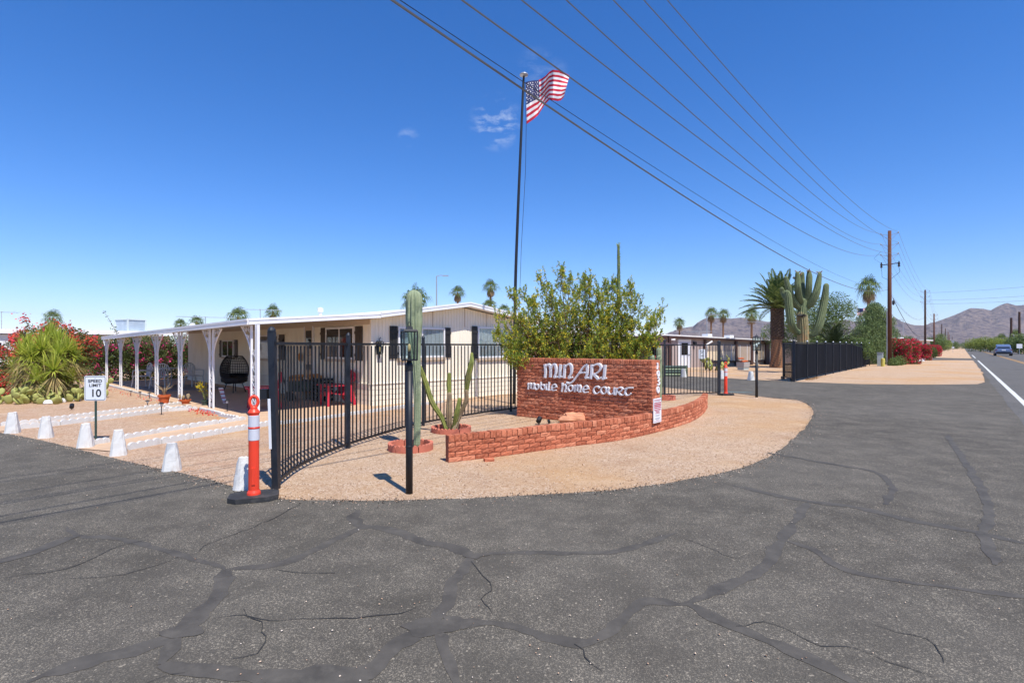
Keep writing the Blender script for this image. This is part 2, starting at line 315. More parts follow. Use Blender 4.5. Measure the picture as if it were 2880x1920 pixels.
M = dict(
    ground=ground_mat(),
    apron=asphalt_mat('drive_asphalt', (.081, .072, .057), (.121, .109, .089), (.40, .345, .26), 190),
    street=asphalt_mat('street_asphalt', (.104, .098, .088), (.142, .133, .12), (.25, .23, .20), 90),
    seal=mat('crack_sealant', (.078, .0695, .057), .8, .3, 5, bmp=.15, bscale=120, dirt=(.125, .111, .09), dscale=9, damt=.8),
    crack=mat('crack_gap', (.042, .039, .034), .95, .3, 30),
    white_line=mat('road_paint_white', (.62, .62, .58), .8, .12, 12, dirt=(.22, .21, .2), dscale=5, damt=.55),
    yellow_line=mat('road_paint_yellow', (.50, .27, .06), .8, .2, 10),
    teal_paint=mat('teal_spray', (.10, .24, .27), .8, .3, 9),
    concrete=mat('tan_concrete', srgb(196, 166, 136), .9, .08, 3, bmp=.2, bscale=90, dirt=srgb(190, 152, 118), dscale=1.3, damt=.5),
    black=mat('black_metal', (.009, .010, .013), .5, .25, 8, spec=.5, bmp=.05, bscale=40),
    blackdust=mat('dusty_black_metal', (.012, .016, .024), .5, .3, 5, spec=.45, dirt=(.06, .065, .075), dscale=6, damt=.35),
    white=mat('white_paint', (.80, .80, .80), .55, .04, 5, dirt=(.55, .53, .50), dscale=5, damt=.3),
    whitewash=mat('white_masonry_paint', (.64, .63, .60), .85, .05, 6, bmp=.35, bscale=70, dirt=(.42, .34, .26), dscale=7, damt=.6),
    siding=mat('cream_siding', srgb(240, 232, 212), .6, .04, 2, dirt=srgb(205, 188, 158), dscale=1.6, damt=.35, stretch=(1, 1, .35)),
    sidingtan=mat('tan_siding', srgb(196, 178, 156), .65, .06, 3),
    fascia=mat('white_fascia', (.82, .82, .82), .4, .02, 4, dirt=(.6, .58, .55), dscale=3, damt=.25),
    roofwhite=mat('white_roof_coat', (.80, .79, .77), .8, .06, 2, dirt=(.55, .50, .44), dscale=1.5, damt=.4),
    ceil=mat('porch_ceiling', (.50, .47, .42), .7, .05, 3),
    shutter=mat('black_shutter', (.022, .021, .021), .5, .2, 6),
    shutterbrown=mat('brown_shutter', (.05, .035, .025), .5, .2, 6),
    darkglass=mat('dark_window', (.022, .020, .020), .04, .3, 2, spec=.7),
    glass=glass_mat('clear_glass'),
    blind=mat('window_blind', (.42, .41, .43), .7, .1, 4),
    door=mat('white_door', (.66, .69, .76), .5, .03, 4),
    brick=None, mortar=mat('brick_mortar', srgb(140, 84, 64), .95, .15, 30, bmp=.3, bscale=80),
    stone_letter=mat('white_stone_letter', (.72, .72, .74), .75, .12, 14, bmp=.5, bscale=45, dirt=(.45, .45, .47), dscale=12, damt=.5),
    terracotta=mat('terracotta', srgb(196, 98, 52), .8, .1, 9, bmp=.2),
    ringbrick=mat('pink_concrete_edging', srgb(190, 112, 90), .9, .1, 12, bmp=.3, bscale=80, dirt=srgb(150, 90, 74), dscale=6),
    orange=mat('orange_plastic', (.80, .055, .022), .42, .06, 5, spec=.45),
    reflective=mat('reflective_band', (.62, .62, .66), .35, .06, 9),
    rubber=mat('black_rubber', (.032, .032, .033), .75, .25, 9, bmp=.2, dirt=(.14, .12, .10), dscale=5, damt=.6),
    red=mat('red_plastic', (.50, .022, .045), .45, .08, 4),
    whiteplastic=mat('white_resin', (.62, .62, .60), .5, .05, 4),
    wicker=mat('black_wicker', (.020, .018, .017), .7, .3, 30),
    greencloth=mat('green_canvas', (.085, .115, .080), .9, .12, 14),
    firewood=mat('split_firewood', srgb(196, 140, 84), .9, .2, 12),
    signwhite=mat('sign_white', (.78, .80, .82), .4, .03, 5),
    signblack=mat('sign_black', (.02, .02, .022), .5, .1, 8),
    signred=mat('sign_red', (.45, .02, .05), .5, .1, 8),
    signgrey=mat('sign_grey_print', (.42, .41, .43), .6, .1, 8),
    greenpost=mat('green_steel_post', (.035, .07, .055), .5, .3, 9, dirt=(.15, .13, .10), dscale=12, damt=.5),
    galv=mat('galvanised_steel', (.42, .44, .46), .45, .1, 8, metal=.6),
    greybox=mat('grey_meter_box', (.40, .46, .46), .55, .1, 6),
    yellowpipe=mat('yellow_bollard_paint', (.55, .48, .10), .6, .15, 8),
    wood=mat('creosoted_pole', srgb(98, 60, 40), .85, .3, 5, stretch=(5, 5, .4), bmp=.5, bscale=30, dirt=srgb(60, 38, 26), dscale=3, damt=.6),
    wooddark=mat('dark_pole', srgb(66, 46, 38), .85, .3, 5, stretch=(5, 5, .4)),
    wire=mat('aluminium_wire', (.16, .16, .16), .5, .1, 2, metal=.3),
    wiredark=mat('insulated_wire', (.02, .022, .03), .6, .1, 2),
    porcelain=mat('grey_insulator', (.35, .36, .38), .3, .1, 8),
    flag_red=mat('flag_red', (.50, .012, .035), .75, .08, 8), flag_white=mat('flag_white', (.74, .74, .76), .75, .05, 8), flag_blue=mat('flag_blue', (.022, .030, .115), .75, .1, 8),
    screen=mat('black_screen_mesh', (.005, .0065, .010), .9, .35, 1.5, spec=.1, dirt=(.016, .018, .024), dscale=1.2, damt=.6, stretch=(1, 1, .3)),
    taupe=mat('taupe_siding', srgb(172, 156, 150), .7, .06, 3), taupelight=mat('mauve_siding', srgb(196, 178, 176), .7, .06, 3),
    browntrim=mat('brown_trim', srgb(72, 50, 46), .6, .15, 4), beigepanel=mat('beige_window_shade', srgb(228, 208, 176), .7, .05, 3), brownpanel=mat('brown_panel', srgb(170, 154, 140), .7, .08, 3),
    rock=mat('boulder', srgb(206, 146, 112), .9, .15, 4, bmp=.6, bscale=16), whiterock=mat('white_rock', (.70, .68, .65), .9, .1, 9, bmp=.4),
    rugblack=mat('rug_black', (.03, .03, .03), .95, .2, 20), rugwhite=mat('rug_cream', (.55, .52, .48), .95, .1, 20),
    bark=mat('brown_bark', srgb(110, 84, 62), .95, .25, 12, bmp=.5, bscale=40), palmbark=mat('palm_bark', srgb(128, 98, 72), .95, .25, 9, stretch=(1, 1, 4), bmp=.4),
    dateboot=mat('date_palm_boots', srgb(92, 76, 64), .95, .3, 8, bmp=.5, bscale=30), datetrunk=mat('date_palm_trunk', srgb(154, 112, 80), .95, .25, 10, bmp=.6, bscale=30),
    carpaint=mat('car_blue_grey', (.16, .22, .36), .22, .05, 3, metal=.4, spec=.6), carwhite=mat('car_silver', (.55, .56, .58), .25, .04, 3, spec=.6),
    carglass=mat('car_glass', (.015, .018, .022), .05, .1, 3, spec=.8), tyre=mat('tyre', (.02, .02, .02), .85, .2, 8), tail=mat('tail_lamp', (.25, .02, .02), .25, .1, 8), steel=mat('wheel_rim', (.4, .4, .42), .35, .05, 8, metal=.8),
    cementwall=mat('grey_block_wall', srgb(170, 166, 164), .9, .08, 3),
    cooler=mat('cooler_panel', (.42, .50, .56), .45, .12, 3, dirt=(.62, .66, .68), dscale=3, damt=.6), coolertrim=mat('cooler_trim', (.62, .70, .68), .5, .05, 5),
    bulb=mat('amber_bulb', (.75, .50, .20), .2, .1, 9),
    redhand=mat('red_handrail', (.22, .03, .02), .5, .1, 8),
    yellowbloom=mat('yellow_bloom', (.65, .45, .04), .7, .2, 20),
)
def brick_mat():
    m, N, L, bs = nodes('split_face_brick')
    oi = N.new('ShaderNodeObjectInfo'); vec = N.new('ShaderNodeTexCoord').outputs['Object']
    off = N.new('ShaderNodeVectorMath'); off.operation = 'ADD'; L.new(vec, off.inputs[0]); L.new(oi.outputs['Location'], off.inputs[1])
    cr = N.new('ShaderNodeValToRGB'); L.new(oi.outputs['Random'], cr.inputs[0]); e = cr.color_ramp.elements
    e[0].color = (*srgb(150, 80, 56), 1); e[1].color = (*srgb(208, 138, 106), 1); k = e.new(.5); k.color = (*srgb(188, 108, 78), 1)
    n = tex(N, L, 'ShaderNodeTexNoise', off.outputs[0], Scale=26, Detail=6, Roughness=.65)
    c = mix(N, L, rng_(N, L, n.outputs['Fac'], .35, .7, 0, .45), cr.outputs[0], srgb(216, 146, 114))
    n2 = tex(N, L, 'ShaderNodeTexNoise', off.outputs[0], Scale=9, Detail=6)
    c = mix(N, L, rng_(N, L, n2.outputs['Fac'], .5, .75, 0, .45), c, srgb(140, 72, 50))
    L.new(c, bs.inputs['Base Color']); bs.inputs['Roughness'].default_value = .92; bs.inputs['Specular IOR Level'].default_value = .15
    bn = tex(N, L, 'ShaderNodeTexNoise', off.outputs[0], Scale=60, Detail=5, Roughness=.7); bump(N, L, bs, bn.outputs['Fac'], .7, .012)
    return m
M['brick'] = brick_mat()
LM = dict(
    bush=leafmat('cassia_leaf', [(.11, .18, .035), (.20, .31, .05), (.31, .42, .06), (.44, .50, .08), (.55, .55, .10)], .45),
    bushflower=leafmat('cassia_flower', [(.62, .50, .03), (.78, .62, .06)], .3),
    boug=leafmat('bougainvillea_leaf', [(.05, .075, .022), (.11, .15, .04), (.18, .22, .065)]),
    bougpink=leafmat('magenta_bract', [(.68, .02, .20), (.85, .05, .30), (.78, .10, .18)], .4),
    bougred=leafmat('red_bract', [(.70, .04, .05), (.85, .09, .07), (.85, .20, .08), (.78, .04, .14)], .4),
    bougcrimson=leafmat('crimson_bract', [(.55, .01, .05), (.80, .02, .10), (.72, .03, .08)], .4),
    yucca=leafmat('yucca_leaf', [(.30, .38, .04), (.46, .52, .07), (.58, .58, .12), (.36, .45, .06)], .35),
    yuccadead=leafmat('yucca_dry_leaf', [(.36, .26, .10), (.56, .44, .20), (.28, .20, .09)], .2),
    fan=leafmat('fan_palm_leaf', [(.06, .10, .03), (.13, .19, .045), (.22, .27, .08)], .3),
    fandry=leafmat('dry_palm_leaf', [(.26, .18, .09), (.42, .31, .17), (.16, .11, .06)], .25),
    date=leafmat('date_palm_leaf', [(.05, .085, .03), (.11, .16, .045), (.21, .24, .07)], .3),
    mesquite=leafmat('mesquite_leaf', [(.06, .10, .03), (.14, .20, .055), (.22, .29, .09)], .35),
    pepper=leafmat('pepper_tree_leaf', [(.10, .15, .06), (.20, .27, .10), (.29, .37, .15)], .35),
    paloverde=leafmat('palo_verde_leaf', [(.15, .20, .035), (.26, .32, .06), (.36, .40, .09)], .35),
    shrub=leafmat('clipped_shrub_leaf', [(.06, .10, .02), (.12, .17, .035)], .3),
    cycad=leafmat('dark_cycad_leaf', [(.018, .032, .012), (.045, .07, .022)], .2),
    dryweed=leafmat('dry_weed', [(.40, .26, .12), (.30, .16, .08)], .2),
    pear=leafmat('prickly_pear_pad', [(.26, .28, .07), (.38, .39, .12), (.32, .31, .08)], .05, .6),
)
def cactus_mat(name, a, b, rib=None):
    m, N, L, bs = nodes(name); vec = N.new('ShaderNodeTexCoord').outputs['Object']
    n = tex(N, L, 'ShaderNodeTexNoise', vec, Scale=9, Detail=6, Roughness=.65)
    c = mix(N, L, rng_(N, L, n.outputs['Fac'], .32, .7), a, b)
    if rib:
        n2 = tex(N, L, 'ShaderNodeTexNoise', vec, Scale=2.5, Detail=5); c = mix(N, L, rng_(N, L, n2.outputs['Fac'], .55, .7, 0, .8), c, rib)
    L.new(c, bs.inputs['Base Color']); bs.inputs['Roughness'].default_value = .7; bs.inputs['Specular IOR Level'].default_value = .25
    return m
M['cactus'] = cactus_mat('grey_green_cactus', (.20, .25, .15), (.34, .39, .24))
M['cactusyellow'] = cactus_mat('yellow_green_cactus', (.13, .16, .04), (.26, .27, .06), (.22, .17, .09))
M['cactuscork'] = cactus_mat('corky_cactus', (.22, .16, .09), (.34, .26, .16), (.15, .16, .06))
M['saguaro'] = cactus_mat('saguaro_skin', (.12, .155, .075), (.21, .25, .125))
M['saguarotan'] = cactus_mat('weathered_saguaro_skin', (.22, .22, .11), (.40, .31, .16), (.42, .20, .08))
M['spine'] = mat('spines', (.46, .44, .36), .8, .2, 20)
# ================================================================== ground, drives, street
def rough_edge(pts, step=.12, amp=.018, closed=True):
    out = []; k = len(pts)
    for i in range(k if closed else k-1):
        a, b = Vector(pts[i]), Vector(pts[(i+1) % k]); L = (b-a).length
        n = max(1, min(200, int(L/step))) if L < 30 else 1
        t = (b-a).normalized() if L > 0 else Vector((1, 0, 0)); nn = Vector((-t.y, t.x, 0))
        for j in range(n):
            p = a.lerp(b, j/n); w = amp*(mnoise.noise(p*2.3)*1.6+mnoise.noise(p*9)*1.0+random.uniform(-.5, .5))
            out.append(p+nn*w)
    if not closed: out.append(Vector(pts[-1]))
    return out
b = B(); b.add([(-4500, -1500, 0), (6500, -1500, 0), (6500, 5500, 0), (-4500, 5500, 0)], [(0, 1, 2, 3)])
kind(b.build('ground', M['ground']), 'structure', 'pinkish tan desert gravel ground')
isl = [DG(*p) for p in [(0, 994), (65, 1005), (130, 1019), (200, 1036), (270, 1055), (335, 1070), (395, 1083), (465, 1098), (530, 1116), (585, 1136), (640, 1146), (740, 1149), (850, 1151), (1000, 1148), (1150, 1141), (1300, 1133), (1400, 1126), (1500, 1114), (1600, 1098), (1680, 1082), (1740, 1061), (1790, 1035), (1825, 1005), (1850, 980), (1866, 955), (1867, 942), (1855, 929), (1830, 919), (1780, 914.5), (1733, 909), (1683, 903), (1620, 898), (1519, 889)]]
isl = catmull(isl, 4)
upp = [DG(*p) for p in [(1519, 860.8), (1600, 865), (1717, 871), (1822, 876.5), (1980, 882), (2100, 883), (2180, 883), (2245, 882)]]
far = Vector((-.62, .785, 0))
poly = [Vector((-42, 40, 0)), Vector((-21, 18.6, 0)), Vector((-12.2, 11.7, 0))]+isl+[isl[-1]+far*22, upp[0]+far*22]+upp
corner = [ST(29.6, .60), ST(30.6, .74), ST(34, .82), ST(40, .86)]
poly += corner + [ST(40, 2.2), ST(-30, 2.2), ST(-30, -14), Vector((-14.5, 2.0, 0)), Vector((-46, 32, 0))]
poly = rough_edge(poly, .10, .016)
apron = B().sheet(poly, .006).build('driveway_asphalt', M['apron'], recalc=False)
kind(apron, 'structure', 'dark patched asphalt of the curving entrance drives')
# second side drive further up the street
d2 = rough_edge([ST(76, 1.5), ST(75.5, -.5), ST(72.5, -3), ST(72, -26), ST(90, -26), ST(90, -3), ST(87, -.5), ST(86.5, 1.5)], .5, .05)
kind(B().sheet(d2, .006).build('side_drive', M['apron'], recalc=False), 'structure', 'dark asphalt side drive crossing the verge beyond the utility pole')
pe = [ST(s_, .92+.10*mnoise.noise(Vector((s_*.35, 0, 0)))+(.05*mnoise.noise(Vector((s_*1.7, 3, 0))))) for s_ in np.arange(-30, 300, 1.0)]
street = B().sheet(pe+[ST(400, 1.0), ST(2500, 1.0), ST(2500, 9.2), ST(-30, 9.2)], .010).build('street', M['street'], recalc=False)
kind(street, 'structure', 'straight grey asphalt street running to the mountains')
def ribbon(pts, w, z, jit=.0, taper=False):
    p = Path(pts); n = max(2, int(p.L/.06) if p.L < 30 else int(p.L/2)); L_, R_ = [], []
    for i in range(n+1):
        d = p.L*i/n; q = p.at(d); t = (p.at(d+.05)-p.at(d-.05)); t.z = 0; t.normalize(); nn = Vector((-t.y, t.x, 0))
        ww = w*(min(1, .35+min(i, n-i)/4) if taper else 1)
        L_.append(q+nn*(ww/2+jit*(mnoise.noise(q*5)+.6*mnoise.noise(q*19)+random.uniform(-.25, .25)))); R_.append(q-nn*(ww/2+jit*(mnoise.noise(q*5+Vector((9, 9, 0)))+.6*mnoise.noise(q*19+Vector((5, 0, 0))))))
    vs_ = [(v.x, v.y, z) for v in L_]+[(v.x, v.y, z) for v in R_]; k = n+1
    return B().add(vs_, [(i, i+1, k+i+1, k+i)[::-1] for i in range(n)])
for s0, s1 in ((-20, 75), (89, 118)):
    ribbon([ST(s0, 1.28), ST((s0+s1)/2, 1.28), ST(s1, 1.28)], .125, .014, .012).build('edge_line', M['white_line'], street, recalc=False)
for n_ in (4.12, 4.36):
    ribbon([ST(-20, n_), ST(60, n_), ST(600, n_)], .11, .014, .01).build('centre_line', M['yellow_line'], street, recalc=False)
seals = [[(150, 1213), (185, 1232), (280, 1240), (400, 1272), (470, 1291), (520, 1308)], [(520, 1308), (640, 1296), (740, 1257), (830, 1210)],
  [(820, 1172), (815, 1194), (830, 1210), (880, 1214), (960, 1240), (1050, 1262), (1090, 1276)], [(1090, 1276), (1200, 1269), (1310, 1273), (1400, 1268), (1480, 1250), (1552, 1224)],
  [(1090, 1276), (1052, 1320), (1030, 1370), (1012, 1410), (985, 1440)], [(520, 1308), (502, 1370), (455, 1410), (420, 1450), (330, 1490), (180, 1527), (60, 1568)],
  [(985, 1440), (1120, 1430), (1200, 1446), (1300, 1476), (1340, 1480), (1390, 1460), (1440, 1411), (1480, 1384), (1580, 1390)], [(1580, 1390), (1640, 1360), (1740, 1315), (1782, 1260), (1830, 1190), (1857, 1153)],
  [(1680, 1115), (1760, 1133), (1857, 1153), (1960, 1165), (2100, 1198), (2200, 1215), (2360, 1250)], [(1790, 1240), (1870, 1264), (1930, 1305), (2030, 1330), (2180, 1350), (2400, 1380)],
  [(1580, 1390), (1660, 1430), (1780, 1480), (1900, 1537), (1980, 1585)], [(985, 1440), (900, 1490), (835, 1547), (640, 1556), (480, 1545), (370, 1528)], [(995, 1440), (1022, 1490), (1052, 1590)], [(420, 1450), (385, 1500), (370, 1528)],
  [(-60, 1305), (60, 1275), (150, 1240), (185, 1232)], [(2030, 1160), (2050, 1120), (2010, 1085), (1930, 1070), (1760, 1040)], [(2290, 1300), (2260, 1230), (2270, 1160), (2215, 1060), (2175, 1000)]]
for i, sl in enumerate(seals):
    ribbon(catmull([DG(*p) for p in sl], 6), .068+.022*(i % 3), .0074+.0001*i, .034, True).build('crack_seal', M['seal'], apron, recalc=False)
for i, (x, y, r) in enumerate([(990, 1443, .12), (1040, 1432, .09), (1090, 1278, .07), (420, 1452, .09), (700, 1558, .12), (760, 1560, .12)]):
    p = DG(x, y); b = B().sheet([(p.x+r*1.3*math.cos(a)*(1+.9*mnoise.noise(Vector((math.cos(a), math.sin(a), i)))), p.y+r*.8*math.sin(a)*(1+.9*mnoise.noise(Vector((math.cos(a), math.sin(a), i+9))))) for a in np.linspace(0, 6.28, 22)[:-1]], .0094+.0001*i)
    b.build('crack_seal', M['seal'], apron, recalc=False)
cracks = [[(455, 1270), (500, 1245), (560, 1222), (620, 1195), (690, 1160)], [(480, 1425), (540, 1418), (600, 1426), (680, 1424), (750, 1426), (850, 1415), (960, 1395)], [(0, 1330), (160, 1305), (260, 1262), (340, 1240)], [(150, 1330), (260, 1325), (330, 1310), (410, 1280)],
  [(620, 1310), (680, 1316), (770, 1318)], [(1090, 1290), (1120, 1340), (1095, 1380), (1130, 1410)], [(1690, 1440), (1750, 1430), (1800, 1440), (1880, 1480), (2000, 1500), (2150, 1560)], [(2000, 1440), (2080, 1460), (2130, 1470), (2170, 1520), (2190, 1545)], [(1570, 1240), (1650, 1265), (1700, 1285)], [(420, 1540), (380, 1555), (300, 1590)], [(530, 1520), (600, 1500), (615, 1450), (560, 1400)], [(1340, 1482), (1350, 1510), (1385, 1545)]]
for i, sl in enumerate(cracks):
    pts = [DG(*p) for p in sl]; pts = rough_edge(catmull(pts, 3), .09, .03, False)
    ribbon(pts, .006, .0105+.0001*i, .003, True).build('crack', M['crack'], apron, recalc=False)
p = G(2080, 1103); B().sheet([p+Vector((-.6, .03, 0)), p+Vector((.35, -.13, 0)), p+Vector((.42, -.05, 0)), p+Vector((-.5, .13, 0))], .011).build('spray_mark', M['teal_paint'], apron, recalc=False)
# loose gravel on the drive and along the island's ragged edge
def pebbles(name, pts, smin, smax, mat_, label):
    base = np.array([(1, 0, 0), (-.9, .1, 0), (.1, 1, 0), (0, -1, .1), (0, .1, .8), (.1, 0, -.6)]); fc = np.array([(0, 2, 4), (2, 1, 4), (1, 3, 4), (3, 0, 4), (2, 0, 5), (1, 2, 5), (3, 1, 5), (0, 3, 5)])
    V, Fc = [], []
    for i, p in enumerate(pts):
        s_ = random.uniform(smin, smax); a = random.uniform(0, 6.28); c_, n_ = math.cos(a), math.sin(a)
        q = base*np.array([s_*random.uniform(.7, 1.4), s_*random.uniform(.6, 1), s_*.6]); q = np.c_[q[:, 0]*c_-q[:, 1]*n_, q[:, 0]*n_+q[:, 1]*c_, q[:, 2]]
        V.append(q+np.array([p[0], p[1], p[2]+s_*.25])); Fc.append(fc+6*i)
    o = obj(name, npmesh(name, np.concatenate(V), np.concatenate(Fc), mat_)); kind(o, 'stuff', label); return o
M['pebble'] = leafmat('pebble_stone', [srgb(120, 96, 80), srgb(196, 160, 130), srgb(226, 200, 172), srgb(236, 222, 204)], 0.0, .9)
M['grit'] = leafmat('dark_grit', [srgb(30, 29, 28), srgb(70, 62, 54)], 0.0, .9)
pp = []
while len(pp) < 260:
    u, v = random.uniform(-60, 2900), random.uniform(1180, 1960); q = G(u, v)
    if mnoise.noise(q*.5) > random.uniform(-.6, .7): pp.append((q.x, q.y, .012))
pebbles('asphalt_pebbles', pp, .003, .008, M['pebble'], 'pale pebbles and grit scattered over the asphalt drive')
pp = []
for i in range(2600):
    k = random.randrange(len(isl)-1); q = isl[k].lerp(isl[k+1], random.random()); r = abs(random.gauss(0, .16)); a = random.uniform(0, 6.28); pp.append((q.x+r*math.cos(a), q.y+r*math.sin(a), .008))
pebbles('edge_gravel', pp, .004, .010, M['pebble'], 'loose gravel along the ragged edge of the asphalt')
pp = []
for i in range(1400):
    k = random.randrange(18, len(isl)-12); q = isl[k].lerp(isl[k+1], random.random()); r = abs(random.gauss(0, .09)); a = random.uniform(0, 6.28); pp.append((q.x+r*math.cos(a), q.y+r*math.sin(a), .008))
pebbles('asphalt_crumbs', pp, .004, .011, M['grit'], 'broken dark asphalt crumbs along the drive edge')
pp = []
for i in range(9000):
    u, v = random.uniform(700, 2290), random.uniform(1120, 1400); q = G(u, v); pp.append((q.x, q.y, .0))
import bisect
from mathutils.geometry import intersect_point_quad_2d
def inside(p, pl):
    c = False; j = len(pl)-1
    for i in range(len(pl)):
        if (pl[i].y > p[1]) != (pl[j].y > p[1]) and p[0] < (pl[j].x-pl[i].x)*(p[1]-pl[i].y)/(pl[j].y-pl[i].y)+pl[i].x: c = not c
        j = i
    return c
islp = [Vector(p) for p in isl]
pp = [p for p in pp if inside(p, islp)]
pebbles('gravel_stones', pp, .004, .009, M['pebble'], 'loose small stones lying on the sandy corner')
# ================================================================== mountains
ridge = [(1700, 968), (1800, 960), (1860, 944), (1885, 936), (1918, 922), (1949, 917), (1963, 905), (1983, 894), (2016, 893), (2058, 895), (2087, 892), (2129, 898), (2157, 904), (2220, 915), (2300, 912), (2381, 897), (2401, 903), (2450, 905), (2516, 891), (2538, 904), (2571, 914), (2599, 915), (2633, 904), (2669, 891), (2694, 880), (2730, 865), (2764, 867), (2786, 871), (2810, 858), (2832, 850), (2859, 858), (2880, 856), (2960, 862), (3050, 880), (3160, 900), (3300, 925), (3500, 968)]
ru = [r[0] for r in ridge]; rv = [r[1] for r in ridge]
nu, nd = 420, 70; V = []
for i in range(nu):
    u = 1700+(3500-1700)*i/(nu-1); near = 1 if u < 2420 else 0
    for j in range(nd):
        t = j/(nd-1); Y = 2300+1900*t; X = (u-CX)/F*Y
        hmax = EYE+(HY-np.interp(u, ru, rv))*3500/F
        tt = (Y-2300)/1200
        prof = (tt**1.35 if tt < 1 else max(0, 1-(tt-1)*1.2))
        if tt < 1: prof = prof*.72+.28*(1/(1+math.exp(-(tt-.80)*22))/(1/(1+math.exp(-.2*22))))
        q = Vector((X*.004, Y*.004, 0)); ns = mnoise.fractal(q, .9, 2.1, 6)
        rid = 1-abs(mnoise.fractal(q*1.7+Vector((3, 1, 0)), 1.0, 2.0, 5))
        amp = min(1, tt*1.5)*(1 if tt < .97 else .25)
        z = hmax*prof + amp*(ns*16+(rid-.75)*34)*min(1, hmax/90)*(1-.75*max(0, min(1, (tt-.9)*10)))
        V.append((X, Y, max(-3, z)))
Fc = [(i*nd+j, (i+1)*nd+j, (i+1)*nd+j+1, i*nd+j+1) for i in range(nu-1) for j in range(nd-1)]
def mountain_mat():
    m, N, L, bs = nodes('desert_mountain'); vec = N.new('ShaderNodeTexCoord').outputs['Object']
    a = tex(N, L, 'ShaderNodeTexNoise', vec, Scale=.006, Detail=9, Roughness=.62); c2 = tex(N, L, 'ShaderNodeTexNoise', vec, Scale=.035, Detail=8, Roughness=.7)
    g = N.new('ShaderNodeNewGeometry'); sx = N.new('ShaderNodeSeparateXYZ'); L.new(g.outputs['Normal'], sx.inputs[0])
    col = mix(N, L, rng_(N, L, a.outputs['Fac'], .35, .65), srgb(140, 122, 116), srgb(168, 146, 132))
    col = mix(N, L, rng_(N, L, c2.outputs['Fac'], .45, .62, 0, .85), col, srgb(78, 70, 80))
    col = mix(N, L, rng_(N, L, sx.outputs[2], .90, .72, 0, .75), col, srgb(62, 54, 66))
    L.new(col, bs.inputs['Base Color']); bs.inputs['Roughness'].default_value = 1; bs.inputs['Specular IOR Level'].default_value = 0
    bump(N, L, bs, c2.outputs['Fac'], 1.0, 45); return m
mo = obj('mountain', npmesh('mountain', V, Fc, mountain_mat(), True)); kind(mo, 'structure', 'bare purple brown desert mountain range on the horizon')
# ================================================================== brick walls
def brick_mesh(w, d, h, seed, amp=.008, name='brick', rough_sides=(1, 1)):
    r = random.Random(seed); b = B(); nx, nz = 6, 4; vs_ = []
    # front and back faces are split rough, the rest sawn
    for side in (-1, 1):
        for k in range(nz):
            for i in range(nx):
                x, z = (i/(nx-1)-.5)*w, (k/(nz-1)-.5)*h; e = (i in (0, nx-1)) or (k in (0, nz-1))
                y = side*(d/2 + (r.uniform(-.3, .5) if e else r.uniform(-.1, 1.5))*amp)
                vs_.append((x+(0 if not e else r.uniform(-.002, .002)), y, z+(r.uniform(-.002, .002) if e else r.uniform(-.006, .006))))
    fs_ = []
    o = nx*nz
    for k in range(nz-1):
        for i in range(nx-1):
            a = k*nx+i; fs_.append((a, a+1, a+nx+1, a+nx)); fs_.append((o+a+1, o+a, o+a+nx, o+a+nx+1))
    for i in range(nx-1):
        fs_.append((i, o+i, o+i+1, i+1)); t = (nz-1)*nx+i; fs_.append((t, t+1, o+t+1, o+t))
    for k in range(nz-1):
        a = k*nx; fs_.append((a, a+nx, o+a+nx, o+a)); a = k*nx+nx-1; fs_.append((a, o+a, o+a+nx, a+nx))
    b.add(vs_, fs_); return b.mesh(name, M['brick'])
random.seed(11)
STR = [brick_mesh(.187, .095, .0605, i) for i in range(8)]; ROW = [brick_mesh(.080, .112, .088, 50+i, .006) for i in range(6)]
lw_pts = catmull([G(1257, 1299), G(1350, 1288), G(1437, 1277), G(1594, 1255), G(1730, 1238), G(1839, 1215), G(1934, 1187), G(1972, 1163), G(1984, 1146)], 8)
lw = Path(lw_pts); lwt = thing('curved_brick_wall', 'low curved red brick garden wall sweeping past the sign', 'wall', lw.at(0))
o0 = lw.at(0); b = B()
pts = [lw.at(lw.L*i/80) for i in range(81)]
for sgn in (0,):
    vs_ = []
    for i, q in enumerate(pts):
        t = lw.tan(lw.L*i/80); nn = Vector((-t.y, t.x, 0))*.040
        for z in (-.02, .345):
            vs_ += [q-nn-o0+Vector((0, 0, z)), q+nn-o0+Vector((0, 0, z))]
    fs_ = []
    for i in range(80):
        a, c_ = 4*i, 4*i+4
        fs_ += [(a, c_, c_+2, a+2), (a+1, a+3, c_+3, c_+1), (a+2, c_+2, c_+3, a+3)]
    fs_ += [(0, 2, 3, 1), (320, 321, 323, 322)]
    b.add(vs_, fs_)
b.build('mortar', M['mortar'], lwt)
CH = .068; nst = int(lw.L/.196); step = lw.L/nst
for c_ in range(4):
    for i in range(nst):
        d = (i+.5+(.5 if c_ % 2 else 0))*step
        if d > lw.L: d = lw.L-.04; sc_ = .45
        else: sc_ = 1
        if i == 0 and c_ % 2: 
            t = lw.tan(.03); obj('brick', random.choice(STR), lwt, lw.at(.045)-o0+Vector((0, 0, .033+c_*CH)), math.atan2(t.y, t.x), (.46, 1, 1))
        t = lw.tan(d); obj('brick', random.choice(STR), lwt, lw.at(d)-o0+Vector((0, 0, .033+c_*CH+random.uniform(-.002, .002))), math.atan2(t.y, t.x)+random.uniform(-.012, .012), (sc_, random.uniform(.94, 1.06), 1))
nr = int(lw.L/.089)
for i in range(nr):
    d = (i+.5)*lw.L/nr; t = lw.tan(d)
    obj('cap_brick', random.choice(ROW), lwt, lw.at(d)-o0+Vector((0, 0, .318+random.uniform(-.004, .004))), math.atan2(t.y, t.x)+random.uniform(-.02, .02), (1, random.uniform(.95, 1.06), random.uniform(.96, 1.05)))
